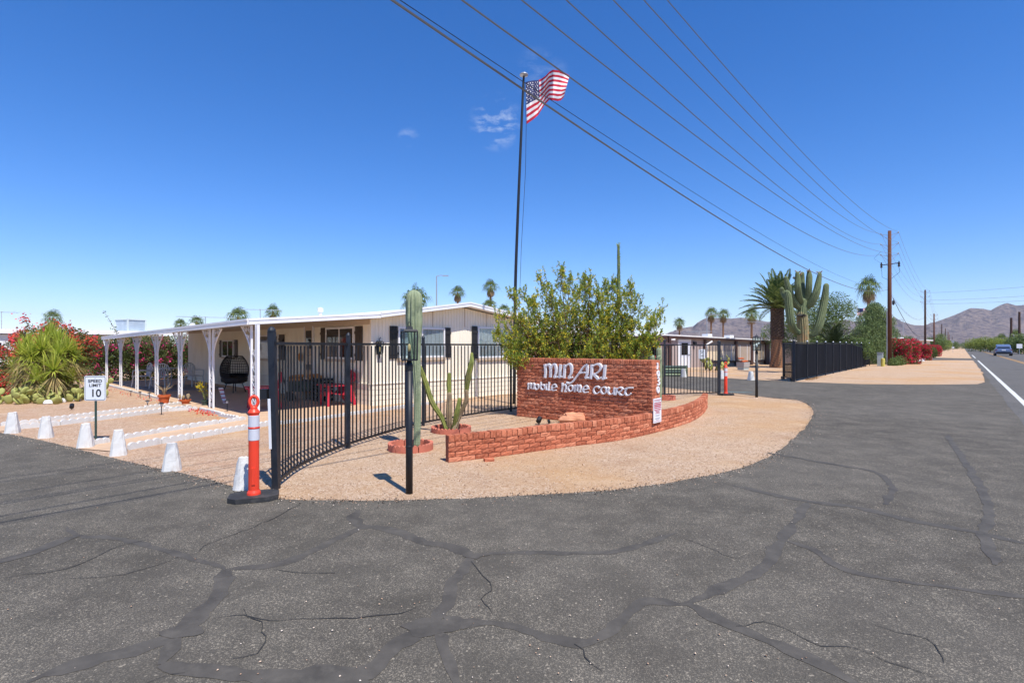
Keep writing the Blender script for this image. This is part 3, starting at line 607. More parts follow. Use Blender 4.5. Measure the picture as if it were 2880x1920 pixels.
# monument sign
SD = Vector((.7805, -.6252, 0)); SE = Vector((.6252, .7805, 0))          # along the face, and back along the end
S1 = Vector((2.58, 10.0, 0)); SL = 3.17; S0 = S1-SD*SL; THK = .34; SH = 1.285; srz = math.atan2(SD.y, SD.x)
sgn_ = thing('monument_sign', 'red brick entrance sign wall with white stone lettering', 'sign', S0, srz)   # local x along face, y to the back
B().box((SL/2, THK/2+.001, SH/2-.03), (SL-.03, THK-.055, SH-.05)).build('mortar', M['mortar'], sgn_)
NC = 17; ch = (SH-.098)/NC; npc = 16; stp = SL/npc
for c_ in range(NC):
    for i in range(npc+(c_ % 2)):
        if c_ % 2: x, w_ = ((stp/4, .48) if i == 0 else ((SL-stp/4, .48) if i == npc else (i*stp, 1)))
        else: x, w_ = (i+.5)*stp, 1
        obj('brick', random.choice(STR), sgn_, (x, .048+random.uniform(-.004, .004), (c_+.5)*ch), 0, (w_*1.02, 1, 1.05))
    obj('brick', random.choice(STR), sgn_, (SL-.045, THK-.13, (c_+.5)*ch), -math.pi/2, (1.26, .95, 1.05))
ncap = 34
CAP = [brick_mesh(.083, THK+.01, .088, 80+i, .007) for i in range(5)]
for i in range(ncap): obj('cap_brick', random.choice(CAP), sgn_, ((i+.5)*SL/ncap, THK/2, SH-.046+random.uniform(-.003, .003)))
bk = B()
for c_ in range(NC):
    for i in range(npc): bk.box(((i+.5)*stp, THK-.02, (c_+.5)*ch), (.188, .05, .06))
kind(bk.build('back_bricks', M['brick'], sgn_), 'stuff')
# lettering traced on the sign face: strokes of a broad pen, chamfered
def plane_pt(u, v, p0, nrm):
    d = ray(u, v); e = Vector((0, 0, EYE)); k = (p0-e).dot(nrm)/d.dot(nrm); return e+d*k
def to_local(o, p): return Matrix.Rotation(-o.rotation_euler.z, 3, 'Z') @ (Vector(p)-o.location)
def nib_stroke(b, pts, thick, thin, ang, y0, depth, axes, closed=False):
    n = len(pts); L_, R_, l2, r2 = [], [], [], []
    for i in range(n):
        if closed: t = pts[(i+1) % n]-pts[i-1]
        else: t = pts[min(i+1, n-1)]-pts[max(i-1, 0)]
        t = t.normalized() if t.length > 0 else Vector((1, 0)); nn = Vector((-t.y, t.x))
        w = math.sqrt((thick*abs(t.x*math.sin(ang)-t.y*math.cos(ang)))**2+thin**2)*.5
        L_.append(pts[i]+nn*w); R_.append(pts[i]-nn*w); l2.append(pts[i]+nn*w*.62); r2.append(pts[i]-nn*w*.62)
    vs_ = []
    for i in range(n):
        vs_ += [axes(L_[i].x, y0, L_[i].y), axes(L_[i].x, y0-depth*.62, L_[i].y), axes(l2[i].x, y0-depth, l2[i].y), axes(r2[i].x, y0-depth, r2[i].y), axes(R_[i].x, y0-depth*.62, R_[i].y), axes(R_[i].x, y0, R_[i].y)]
    fs_ = []
    for i in range(n if closed else n-1):
        a, c_ = 6*i, 6*((i+1) % n)
        fs_ += [(a+k, a+k+1, c_+k+1, c_+k) for k in range(5)]
    if not closed: fs_ += [tuple(range(6)), tuple(6*(n-1)+k for k in range(5, -1, -1))]
    b.add(vs_, fs_)
def ell(cx, cy, rx, ry, tilt=0): return [(cx+rx*math.cos(a)*math.cos(tilt)-ry*math.sin(a)*math.sin(tilt), cy+rx*math.cos(a)*math.sin(tilt)+ry*math.sin(a)*math.cos(tilt)) for a in np.linspace(0, 2*math.pi, 17)[:-1]]
letters = [('letter_m', 1, [[(538, 258), (548, 330), (550, 400), (541, 482)], [(556, 305), (590, 264), (622, 282), (634, 360), (628, 475)], [(640, 330), (672, 268), (706, 272), (726, 330), (722, 410), (702, 462), (716, 474), (758, 462)]]),
 ('letter_i', 1, [[(800, 262), (792, 350), (786, 440), (770, 484)], [(776, 474), (800, 470), (832, 462)]]),
 ('letter_n', 1, [[(868, 262), (864, 370), (855, 486)], [(872, 315), (918, 264), (958, 264), (982, 320), (974, 410), (940, 470), (958, 484), (1002, 470)]]),
 ('letter_a', 1, [[(1236, 262), (1180, 302), (1112, 398), (1052, 480), (1002, 543), (950, 572), (898, 562)], [(1238, 268), (1242, 370), (1232, 440), (1218, 480), (1270, 484)], [(1104, 408), (1170, 398), (1240, 398)]]),
 ('letter_r', 1, [[(1318, 262), (1314, 380), (1296, 500)], [(1322, 302), (1380, 264), (1440, 264), (1468, 310), (1440, 370), (1385, 412), (1345, 424)], [(1352, 424), (1392, 470), (1428, 500), (1478, 474)]]),
 ('letter_i', 1, [[(1536, 270), (1528, 370), (1516, 470), (1490, 512)], [(1500, 500), (1530, 496), (1562, 484)]]),
 ('letter_m', 0, [[(262, 566), (270, 615), (262, 672)], [(275, 605), (298, 572), (316, 598), (311, 662)], [(324, 605), (348, 572), (368, 598), (362, 640), (346, 664), (376, 658)]]),
 ('letter_o', 0, [ell(408, 634, 30, 42, .1)]), ('letter_b', 0, [[(478, 553), (473, 610), (478, 660)], ell(508, 638, 32, 40, .1)]),
 ('letter_i', 0, [[(566, 582), (560, 640), (566, 678), (592, 676)]]), ('letter_l', 0, [[(610, 552), (604, 630), (600, 684), (640, 684)]]),
 ('letter_e', 0, [[(660, 652), (708, 640), (722, 612), (698, 590), (668, 606), (654, 650), (672, 690), (728, 684)], [(690, 648), (742, 630)]]),
 ('letter_h', 0, [[(828, 562), (832, 640), (818, 712)], [(836, 632), (868, 594), (892, 622), (886, 672), (870, 706), (905, 712)]]), ('letter_o', 0, [ell(965, 656, 38, 50, .1)]),
 ('letter_m', 0, [[(1034, 600), (1040, 660), (1028, 716)], [(1046, 636), (1068, 602), (1084, 630), (1078, 704)], [(1092, 636), (1114, 604), (1134, 640), (1126, 690), (1104, 716), (1144, 712)]]),
 ('letter_e', 0, [[(1176, 682), (1232, 668), (1252, 640), (1224, 614), (1190, 632), (1172, 680), (1196, 724), (1258, 716)], [(1214, 676), (1274, 660)]]),
 ('letter_c', 0, [[(1446, 656), (1412, 626), (1372, 636), (1346, 686), (1364, 734), (1402, 744), (1442, 716)]]), ('letter_o', 0, [ell(1514, 692, 46, 56, .1)]),
 ('letter_u', 0, [[(1578, 642), (1600, 662), (1588, 715), (1612, 754), (1655, 746), (1684, 720)], [(1692, 642), (1686, 700), (1692, 768)]]),
 ('letter_r', 0, [[(1726, 648), (1726, 720), (1710, 768)], [(1732, 668), (1780, 642), (1822, 660), (1800, 702), (1752, 720)], [(1760, 722), (1798, 766), (1842, 764)]]),
 ('letter_t', 0, [[(1852, 674), (1900, 652), (2002, 648)], [(1906, 660), (1874, 696), (1870, 740), (1900, 772), (1948, 760), (1968, 736)]])]
fy = -.006; q0 = 0
for nm, big, strokes in letters:
    b = B()
    for k, st_ in enumerate(strokes):
        closed = len(st_) == 16
        loc = []
        for x, y in st_:
            w_ = plane_pt(1440+x*.17007, 980+y*.17007, S0-SE*.03, SE); l_ = to_local(sgn_, w_); loc.append(Vector((l_.x, l_.z)))
        if not closed: loc = [Vector((v.x, v.y)) for v in catmull([Vector((p.x, p.y, 0)) for p in loc], 5)]
        th, tn = (.068, .031) if big else (.043, .022)
        nib_stroke(b, loc, th, tn, math.radians(25), fy, .030+.0015*k, lambda x, y, z: (x, y, z), closed)
    b.build(nm, M['stone_letter'], sgn_)
EP = S1+SD*.012
digits = [('digit_one', [[(47, 825), (50, 870), (46, 930)]]), ('digit_zero', [ell(60, 1003, 15, 46)]), ('digit_three', [[(46, 1082), (66, 1072), (80, 1095), (62, 1125), (82, 1152), (68, 1186), (46, 1180)]]), ('digit_zero', [ell(57, 1268, 15, 48)])]
for nm, strokes in digits:
    b = B()
    for k, st_ in enumerate(strokes):
        closed = len(st_) == 16; loc = []
        for x, y in st_:
            w_ = plane_pt(1840+x*.17007+1, 880+y*.17007, EP, SD); l_ = to_local(sgn_, w_); loc.append(Vector((l_.y, l_.z)))
        if not closed: loc = [Vector((v.x, v.y)) for v in catmull([Vector((p.x, p.y, 0)) for p in loc], 5)]
        nib_stroke(b, loc, .040, .024, math.radians(10), -.002, .022, lambda x, y, z: (SL-y, x, z), closed)
    b.build(nm, M['signwhite'], sgn_)
# notice board leaning on the corner
n1, n2 = plane_pt(1839, 1115, S1+SD*.10, SD), plane_pt(1859, 1178, S1+SD*.10, SD)
nb = thing('notice_board', 'small white notice with dark red bands on the corner of the sign wall', 'sign', S1+SD*.205, srz)
yA, yB = [to_local(nb, plane_pt(u_, 1140, S1+SD*.205, SD)).y for u_ in (1838.5, 1860)]; zA, zB = .36, .79
def nbox(b, y0_, y1_, z0_, z1_, x0=.0, x1=.003): b.box(((x0+x1)/2, (y0_+y1_)/2, (z0_+z1_)/2-.175), (x1-x0, y1_-y0_, z1_-z0_))
b = B(); nbox(b, yA, yB, zA, zB, -.012, 0); b.build('panel', M['signwhite'], nb)
for z0_, z1_ in ((.755, .765), (.71, .72), (.680, .697), (.648, .668), (.618, .634), (.588, .600), (.384, .388)):
    b = B(); nbox(b, yA+.02, yB-.02, z0_, z1_, .001, .003); b.build('red_band', M['signred'], nb)
for z0_, w_ in ((.566, .9), (.545, .6), (.523, .8)):
    b = B(); nbox(b, (yA+yB)/2-.12*w_, (yA+yB)/2+.12*w_, z0_, z0_+.009, .001, .003); b.build('print_line', M['signred'], nb)
for z0_, w_ in ((.735, .8), (.49, .9), (.475, .6), (.44, .85), (.425, .85), (.41, .5)):
    b = B(); nbox(b, (yA+yB)/2-.12*w_, (yA+yB)/2+.12*w_, z0_, z0_+.006, .001, .003); b.build('print_line', M['signgrey'], nb)
for z_ in (.20, .30): 
    b = B(); b.box((-.022, (yA+yB)/2, z_), (.02, .03, .03)); b.build('bracket', M['galv'], nb)
# ================================================================== iron fence
fp = catmull([G(777, 1374), G(853, 1317), G(980, 1260), G(1139, 1210), G(1192, 1197), G(1337, 1171), G(1437, 1157), Vector((1.6, 14.3, 0)), Vector((3.1, 15.6, 0)), Vector((4.7, 16.65, 0)), G(2022, 1110)], 8)
fpath = Path(fp); f0 = fpath.at(0)
fence = thing('iron_fence', 'black wrought iron picket fence curving behind the brick sign', 'fence', f0)
FH = 1.575
post_d = [0, fpath.nearest_u(979), fpath.nearest_u(1192), fpath.nearest_u(1437), fpath.nearest_u(1437)+2.6, fpath.nearest_u(1868), fpath.L]
pk = B().box((0, 0, .80), (.017, .017, 1.50)).mesh('picket', M['black'])
npk = int(fpath.L/.112)
for i in range(1, npk):
    d = i*fpath.L/npk
    if min(abs(d-x) for x in post_d) < .045: continue
    t = fpath.tan(d); obj('picket', pk, fence, fpath.at(d)-f0, math.atan2(t.y, t.x))
for z, nm in ((FH, 'top_rail'), (.07, 'bottom_rail')):
    for a, c_ in zip(post_d, post_d[1:]):
        b = B(); n = max(2, int((c_-a)/.3))
        for k in range(n): b.bar(fpath.at(a+(c_-a)*k/n)-f0+Vector((0, 0, z)), fpath.at(a+(c_-a)*(k+1)/n)-f0+Vector((0, 0, z)), .022, .034)
        b.build(nm, M['black'], fence)
for i, d in enumerate(post_d):
    w, h = (.068, 1.70) if i == 0 else ((.080, 1.66) if i == 6 else (.054, 1.69)); t = fpath.tan(d); q = fpath.at(d)-f0
    lean = -.05 if i == 0 else 0
    rot = Matrix.Rotation(math.atan2(t.y, t.x), 3, 'Z')
    b = B(); b.bar(q, q+Vector((lean, 0, h)), w, w)
    b.lathe([(w*.62, 0), (w*.62, .02), (w*.4, .045), (.01, .06)], 12, q+Vector((lean, 0, h)))
    po = b.build('post', M['blackdust'], fence)
    if i == 0:
        B().box(q+Vector((lean*.65-.085, -.02, 1.03)), (.075, .07, .11)).build('latch_box', M['black'], po)
        B().bar(q+Vector((lean*.25-.03, -.047, .44)), q+Vector((lean*.55-.03, -.047, .98)), .028, .004).build('reflector_strip', M['signwhite'], po)
# ================================================================== delineators
def delineator(loc, label, rz):
    t = thing('delineator_post', label, 'traffic post', loc, rz, 'orange traffic posts at the gate ends')
    b = B(); b.prism([(-.23, -.09), (-.15, -.165), (.15, -.165), (.23, -.09), (.23, .09), (.15, .165), (-.15, .165), (-.23, .09)], .009, .055)
    b.box((.15, 0, .057), (.035, .16, .006)); b.build('base', M['rubber'], t)
    b = B(); b.lathe([(.066, .055), (.064, .075), (.052, .10), (.049, .80), (.050, .86), (.056, .872), (.056, .885), (.046, .90), (.034, .915)], 24); b.build('post', M['orange'], t, smooth=False)
    b = B(); b.box((0, -.052, .245), (.030, .014, .17)); b.build('grip_slot', M['orange'], t)
    for z in (.60, .735): B().lathe([(.0515, z), (.0525, z+.005), (.0525, z+.11), (.0515, z+.115)], 24).build('reflective_band', M['reflective'], t)
    B().lathe([(.054, .717), (.056, .722), (.056, .730), (.054, .733)], 24).build('collar', M['orange'], t)
    ring = [(.038*math.cos(a), 0, .985+.055*math.sin(a)) for a in np.linspace(0, 6.283, 21)[:-1]]
    b = B(); b.tube(ring, .0155, 8, closed=True); b.tube([(0, 0, .905), (0, 0, .94)], .034, 12); b.build('handle', M['orange'], t, smooth=True)
    return t
delineator(G(714, 1404), 'orange traffic post with white bands in the foreground by the near fence end', .35)
delineator(G(2041, 1111), 'distant orange traffic post at the far end of the iron fence', 0)
# ================================================================== lamp posts
def lamp(loc, H, label, rz, warm, r=.037, w=.068, h=.31):
    t = thing('lamp_post', label, 'lamp post', loc, rz, 'black lamp posts on the corner')
    zc = H-h-.10
    b = B(); b.tube([(0, 0, 0), (0, 0, zc*.35), (0, 0, zc-.10)], r, 20); b.lathe([(r*1.03, zc*.345), (r*1.06, zc*.347), (r*1.06, zc*.36), (r*1.03, zc*.362)], 20); b.build('pole', M['black'], t, smooth=True)
    B().lathe([(r*1.05, zc-.10), (r*1.08, zc-.04), (.022, zc), (.02, zc+.01)], 20).build('collar', M['black'], t)
    ln = B()
    for sx in (-1, 1):
        for sy in (-1, 1): ln.bar((sx*w, sy*w, zc+.01), (sx*w*1.03, sy*w*1.03, zc+h), .013)
    for z in (zc+.012, zc+h):
        for s1 in (-1, 1): ln.bar((-w, s1*w, z), (w, s1*w, z), .012); ln.bar((s1*w, -w, z), (s1*w, w, z), .012)
    ln.box((0, 0, zc+.006), (2*w, 2*w, .006))
    ln.box((0, 0, zc+h+.012), (2.35*w, 2.35*w, .018), taper=.8); ln.box((0, 0, zc+h+.035), (1.0*w, 1.0*w, .03), taper=.8)
    ring = [(.012*math.cos(a), 0, zc+h+.075+.024*math.sin(a)) for a in np.linspace(0, 6.283, 15)[:-1]]; ln.tube(ring, .004, 6, closed=True)
    lt = ln.build('lantern', M['black'], t)
    pn = B()
    for s1 in (-1, 1):
        for ax in (0, 1):
            c_ = [0, 0, zc+h/2+.005]; c_[ax] = s1*w*.99; d = [2*w-.016, 2*w-.016, h-.02]; d[ax] = .002
            B().box(c_, d).build('pane', M['glass'], lt)
    B().lathe([(.014, zc+.01), (.014, zc+.10)], 12).build('socket', M['black'], lt)
    if warm: B().lathe([(.010, zc+.10), (.016, zc+.125), (.016, zc+.165), (.006, zc+.18)], 12).build('bulb', M['bulb'], lt, smooth=True)
    else: B().lathe([(.012, zc+.10), (.03, zc+.14), (.03, zc+.17), (.01, zc+.19)], 12).build('bulb', M['whiteplastic'], lt, smooth=True)
    return t
lamp(G(1151, 1387), 1.80, 'black lamp post with glass lantern in front of the tall cactus', .4, True)
lamp(G(2128, 1117), 1.90, 'black lamp post with glass lantern at the far end of the sandy corner', .1, False, .04, .078, .40)
# ================================================================== cacti
def ribbed(b, pts, radii, ribs, depth=.16, per=4, mi=0, capr=.3):
    n = ribs*per; prof = [1-depth*(.5-.5*math.cos(2*math.pi*j/per)) for j in range(n)]
    p = catmull(pts, 6); m_ = len(p)-1
    rr = [float(np.interp(i/m_, np.linspace(0, 1, len(radii)), radii)) for i in range(len(p))]
    # rounded tip
    t = (p[-1]-p[-2]).normalized(); R0 = rr[-1]
    for k in (.35, .62, .82, .95, 1.0):
        p.append(p[m_]+t*R0*k*1.1); rr.append(R0*math.sqrt(max(0.02, 1-k*k)))
    b.tube(p, rr, n, prof=prof, mi=mi); return p, rr
def spines(b, p, rr, ribs, step=.045, L_=.022, k=2, seed=3):
    r = random.Random(seed); pth = Path(p)
    rad = lambda d: float(np.interp(d, pth.l, rr))
    d = .05
    while d < pth.L:
        c_ = pth.at(d); t = (pth.at(d+.02)-pth.at(d-.02)).normalized(); x = t.orthogonal().normalized(); y = t.cross(x)
        for j in range(ribs):
            a = 2*math.pi*j/ribs+.05; o = x*math.cos(a)+y*math.sin(a); q = c_+o*rad(d)
            for _ in range(k):
                dv = (o+t*r.uniform(-.8, .8)+t.cross(o)*r.uniform(-.8, .8)).normalized()*L_*r.uniform(.6, 1.2); s_ = t.cross(dv).normalized()*.0012
                b.add([q-s_, q+s_, q+dv], [(0, 1, 2)])
        d += step
def scallop_ring(name, c, R, n, mat_, label, h=.105, group=None, sc_n=5):
    t = thing(name, label, 'edging', c, 0, group)
    for k in range(n):
        a0, a1 = 2*math.pi*k/n+.02, 2*math.pi*(k+1)/n-.02; vs_, m_ = [], 20
        for i in range(m_+1):
            a = a0+(a1-a0)*i/m_; hh = h-.028+.028*abs(math.sin(math.pi*sc_n*i/m_))
            for r_, z in ((R, 0), (R, hh), (R-.045, hh), (R-.045, 0)): vs_.append((r_*math.cos(a), r_*math.sin(a), z))
        fs_ = [(4*i+j, 4*i+j+1, 4*i+j+5, 4*i+j+4) for i in range(m_) for j in range(3)]+[(0, 1, 2, 3), (4*m_+3, 4*m_+2, 4*m_+1, 4*m_)]
        B().add(vs_, fs_).build('edging_block', mat_, t)
    return t
cc = G(1151, 1262); cc += Vector((.09, 0, 0))
cactus = thing('columnar_cactus', 'tall single grey green columnar cactus behind the near lamp post', 'cactus', cc)
topz = EYE-(818-HY)*cc.y/F
b = B(); pts_ = [(.02, 0, 0), (.03, .02, .5), (.02, .02, 1.0), (-.005, .02, 1.5), (-.02, .02, 1.9), (-.02, .02, topz-.12)]
p_, r_ = ribbed(b, pts_, [.052, .054, .060, .085, .128, .124], 11, .40); co = b.build('stem', M['cactus'], cactus, smooth=True)
b = B(); spines(b, p_, r_, 11, .04, .026, 3); kind(b.build('spines', M['spine'], cactus, recalc=False), 'stuff')
scallop_ring('planting_ring', G(1155, 1263), .335, 6, M['ringbrick'], 'pink scalloped ring round the tall columnar cactus', .11)
c2 = G(1269, 1213)
scallop_ring('planting_ring', c2, .36, 6, M['ringbrick'], 'pink scalloped ring round the branching cactus clump', .10)
cl = thing('cactus_clump', 'branching yellow green cactus clump in a scalloped ring before the fence', 'cactus', c2)
def L2(u, v, dy=0): return P(u, v, c2.y+dy)-c2
for (pl, rd, mt, ribs) in [([(1256, 1211), (1243, 1175), (1215, 1130), (1197, 1075), (1182, 1035), (1179, 1028)], [.055, .065, .075, .07, .06, .03], 'cactusyellow', 6),
                         ([(1263, 1211), (1263, 1160), (1264, 1110)], [.075, .085, .07], 'cactuscork', 8), ([(1264, 1112), (1262, 1080), (1263, 1053)], [.055, .07, .05], 'cactusyellow', 7),
                         ([(1274, 1211), (1284, 1165), (1292, 1124)], [.06, .075, .055], 'cactusyellow', 7), ([(1274, 1212), (1292, 1170), (1311, 1125), (1312, 1100)], [.05, .065, .06, .05], 'cactuscork', 7),
                         ([(1311, 1104), (1317, 1060), (1326, 1020), (1327, 995)], [.06, .085, .07, .04], 'cactusyellow', 8), ([(1281, 1212), (1287, 1190)], [.05, .05], 'cactuscork', 7)]:
    b = B(); p_, r_ = ribbed(b, [L2(u, v, random.uniform(-.05, .05)) for u, v in pl], [x*.66 for x in rd], ribs, .42); st_ = b.build('stem', M[mt], cl, smooth=True)
    b = B(); spines(b, p_, r_, ribs, .045, .022, 2); kind(b.build('spines', M['spine'], st_, recalc=False), 'stuff')
scallop_ring('planting_ring', G(1868, 1123), .32, 6, M['ringbrick'], 'pink scalloped ring beside the far end of the sign wall', .12)
# boulder and spotlights by the sign
def blob(c, rad, seed, amp=.25, nu_=14, nv=9):
    vs_ = []
    for j in range(nv+1):
        for i in range(nu_):
            th, ph = math.pi*j/nv, 2*math.pi*i/nu_; d = Vector((math.sin(th)*math.cos(ph), math.sin(th)*math.sin(ph), math.cos(th)))
            k = 1+amp*mnoise.noise(d*1.6+Vector((seed, 0, 0)))+amp*.5*mnoise.noise(d*4+Vector((0, seed, 0))); vs_.append(Vector(c)+Vector((d.x*rad[0], d.y*rad[1], d.z*rad[2]))*k)
    return B().add(vs_, [(j*nu_+i, j*nu_+(i+1) % nu_, (j+1)*nu_+(i+1) % nu_, (j+1)*nu_+i) for j in range(nv) for i in range(nu_)])
bp = G(1625, 1192); tag(blob((0, 0, .09), (.34, .20, .13), 2.2, .35).build('boulder', M['rock'], loc=bp+Vector((0, .25, 0)), rz=.3), 'tan boulder at the foot of the brick sign', 'rock')
def spotlight(loc, rz, label, s=1.0, box=False):
    t = thing('spotlight', label, 'spotlight', loc, rz, 'black ground spotlights before the sign')
    b = B(); b.tube([(0, 0, 0), (0, 0, .07*s)], .012*s, 8); b.build('stake', M['black'], t)
    b = B(); b.tube([(0, -.05*s, .08*s), (0, .06*s, .15*s)], .058*s, 14); hd = b.build('head', M['black'], t)
    b = B(); b.tube([(0, .0605*s, .1505*s), (0, .063*s, .152*s)], .05*s, 14); b.build('lens', M['darkglass'], t)
spotlight(G(1516, 1194), -.4, 'largest black spotlight below the sign lettering', .85)
spotlight(G(1544, 1193), .2, 'small black spotlight between the large one and the boulder', .5)
spotlight(G(1590, 1188), .2, 'small black spotlight touching the boulder', .5)
# broken brick on the sand
tag(obj('brick_fragment', STR[2], None, G(1375, 1296)+Vector((0, 0, .02)), .3, (.7, .9, .7)), 'broken brick piece lying on the sand before the curved wall', 'brick')
# ================================================================== foliage tools
def leaves(name, centers, size, mat_, parent=None, aspect=.45, up=.3, fold=True, dirs=None, droop=0):
    """one leaf-shaped quad (kite) per centre; directions random or given"""
    c = np.asarray(centers, dtype=np.float64); n = len(c)
    if dirs is None:
        d = RNG.normal(size=(n, 3)); d[:, 2] = np.abs(d[:, 2])*up+d[:, 2]*(1-up)-droop
    else: d = np.asarray(dirs, dtype=np.float64)+RNG.normal(size=(n, 3))*.25
    d /= np.linalg.norm(d, axis=1)[:, None]+1e-9
    r = RNG.normal(size=(n, 3)); s_ = np.cross(d, r); s_ /= np.linalg.norm(s_, axis=1)[:, None]+1e-9
    L_ = (size*RNG.uniform(.6, 1.3, n))[:, None]
    V = np.empty((n, 4, 3)); V[:, 0] = c; V[:, 1] = c+d*L_*.5+s_*L_*aspect*.5; V[:, 2] = c+d*L_; V[:, 3] = c+d*L_*.5-s_*L_*aspect*.5
    Fc = np.arange(n*4).reshape(n, 4)
    return obj(name, npmesh(name, V.reshape(-1, 3), Fc, mat_), parent)
def clump_points(blobs, n, shell=.5):
    w = np.array([b_[1]**2 if not isinstance(b_[1], tuple) else b_[1][0]*b_[1][2] for b_ in blobs], dtype=float); k = RNG.choice(len(blobs), n, p=w/w.sum()); out = np.empty((n, 3))
    d = RNG.normal(size=(n, 3)); d /= np.linalg.norm(d, axis=1)[:, None]; rr = RNG.uniform(0, 1, n)**(1/3); rr = shell+(1-shell)*rr if shell < 1 else rr
    rr = np.where(RNG.uniform(0, 1, n) < .7, rr, RNG.uniform(0, 1, n))
    for i, (c, r) in enumerate(blobs):
        m_ = k == i; R = np.array(r if isinstance(r, tuple) else (r, r, r)); out[m_] = np.array(c)+d[m_]*rr[m_, None]*R
    return out
def branches(b, base, tips, r0, r1=.004, wob=.08, n=6, mid=None):
    for t in tips:
        base_, t = Vector(base), Vector(t); pts = []
        for i in range(n+1):
            f = i/n; p = base_.lerp(t, f)
            if 0 < i < n: p += Vector((random.uniform(-wob, wob), random.uniform(-wob, wob), random.uniform(-wob, wob)*.4+wob*math.sin(f*3.1)))
            pts.append(p)
        b.tube(pts, [r0+(r1-r0)*i/n for i in range(n+1)], 6)
# ================================================================== cassia bush behind the sign, and the spire
bb = Vector((1.65, 12.35, 0))
bush = thing('cassia_bush', 'large leafy green bush with yellow flowers rising behind the brick sign', 'bush', bb)
tips_px = [(1400, 885), (1392, 940), (1437, 827), (1463, 820), (1490, 850), (1523, 781), (1545, 830), (1576, 755), (1603, 783), (1625, 815), (1642, 790), (1657, 788), (1678, 799), (1700, 805), (1724, 795), (1755, 815), (1777, 806), (1795, 841), (1809, 880), (1864, 875), (1850, 905), (1845, 950), (1815, 965), (1420, 960), (1450, 900), (1500, 900), (1560, 870), (1610, 870), (1660, 870), (1710, 880), (1770, 900), (1480, 975), (1540, 985), (1600, 980), (1660, 985), (1720, 990), (1780, 965), (1425, 1005), (1570, 1012), (1820, 985), (1490, 935), (1550, 920), (1640, 930), (1690, 945)]
lp, ld, fl = [], [], []; sb = B()
for k, (u, v) in enumerate(tips_px):
    Y = 12.3+random.uniform(-.65, .75) if v < 1003 else 11.75; tip = P(u, v, Y)-bb
    root = Vector((tip.x*.22+random.uniform(-.25, .25), random.uniform(-.25, .3), 0))
    ctr = root.lerp(tip, .5)+Vector((random.uniform(-.12, .12), 0, .1)); pts = catmull([root, ctr, tip], 8)
    sb.tube(pts, [.018*(1-i/len(pts))+.003 for i in range(len(pts))], 5)
    pth = Path(pts); f_lo = .42 if tip.z > 1.9 else .55
    nsh = int(26+15*pth.L)
    for s_ in range(nsh):
        f = random.uniform(f_lo, 1.0)**.8; c_ = pth.at(pth.L*f); spread = .34*(1-f)+.05
        q = c_+Vector((random.gauss(0, 1)*spread, random.gauss(0, 1)*spread, random.gauss(0, .8)*spread))
        dr = Vector((random.gauss(0, .45), random.gauss(0, .45), 1.0)).normalized(); L_ = random.uniform(.14, .30)*(1.15-.4*f)
        sb.tube([c_.lerp(q, .3), q, q+dr*L_*.9], [.004, .003, .0015], 3, cap=False)
        m_ = random.randint(18, 30)
        for j in range(m_):
            g = random.random(); pp_ = q+dr*L_*g; w = .055*(1-.55*g)
            o_ = Vector((random.gauss(0, 1), random.gauss(0, 1), random.gauss(0, .4)+.5)).normalized()
            lp.append(pp_+o_*w*.15); ld.append((o_*.9+dr*.8)[:])
            if random.random() < .085: fl.append(pp_+o_*w*.8)
sb.build('stems', M['bark'], bush)
kind(leaves('foliage', [p[:] for p in lp], .048, LM['bush'], bush, .42, dirs=ld), 'stuff')
ff = []
for p in fl:
    for _ in range(3): ff.append((p.x+random.gauss(0, .018), p.y+random.gauss(0, .018), p.z+random.gauss(0, .018)))
kind(leaves('flowers', ff, .032, LM['bushflower'], bush, .9), 'stuff')
sp = thing('cactus_spire', 'thin knobbly green spire of cactus poking out above the bush', 'cactus', P(1722, 972, 12.7)*1)
sp.location.z = 0; b = B(); o_ = sp.location
pts = [P(1722, 1060, 12.7)-o_, P(1733, 960, 12.7)-o_, P(1738, 880, 12.7)-o_, P(1740, 800, 12.7)-o_, P(1740, 740, 12.7)-o_, P(1739, 690, 12.7)-o_]
pts[0].z = 0
p_, r_ = ribbed(b, pts, [.045, .042, .036, .036, .034, .026], 6, .22); b.build('stem', M['saguaro'], sp, smooth=True)
b = B(); rnd = random.Random(4); pth = Path(p_)
for i in range(420):
    d = rnd.uniform(.7, pth.L); q = pth.at(d); a = rnd.uniform(0, 6.28); o_ = Vector((math.cos(a), math.sin(a), .9)).normalized(); r0 = .030
    b.add([q+o_*r0*.8, q+o_*(r0+.022)+Vector((.010, 0, 0)), q+o_*(r0+.034), q+o_*(r0+.022)-Vector((.010, 0, 0))], [(0, 1, 2, 3)])
kind(b.build('knobs', LM['bush'], sp, recalc=False), 'stuff')
# ================================================================== flag and pole
FY = 14.5
fpb = P(1446, 972, FY); fpb.z = 0
pole = thing('flagpole', 'tall thin black flagpole rising behind the bush', 'flagpole', fpb)
pp_ = [P(1446, 1100, FY), P(1449, 832, FY), P(1455, 640, FY), P(1464, 420, FY), P(1471, 255, FY), P(1473.5, 212, FY)]
pp_ = [p-fpb for p in pp_]; pp_[0].z = 0
b = B(); b.tube(catmull(pp_, 5), [.045-.018*i/25 for i in range(26)], 12); b.build('pole', M['black'], pole, smooth=True)
tp = pp_[-1]
B().lathe([(.02, -.03), (.11, -.01), (.115, .02), (.10, .035), (.02, .04), (.015, .07)], 18, tp).build('truck', M['galv'], pole, smooth=True)
b = B(); b.tube([P(1474.5, 235, FY)-fpb, P(1480, 345, FY)-fpb, P(1478, 480, FY)-fpb, P(1466, 700, FY)-fpb, Vector((.09, -.03, 1.1))], .006, 5); b.build('halyard', M['wiredark'], pole)
def flagpx(x, y): return 1400+x*.1531, 160+y*.1531
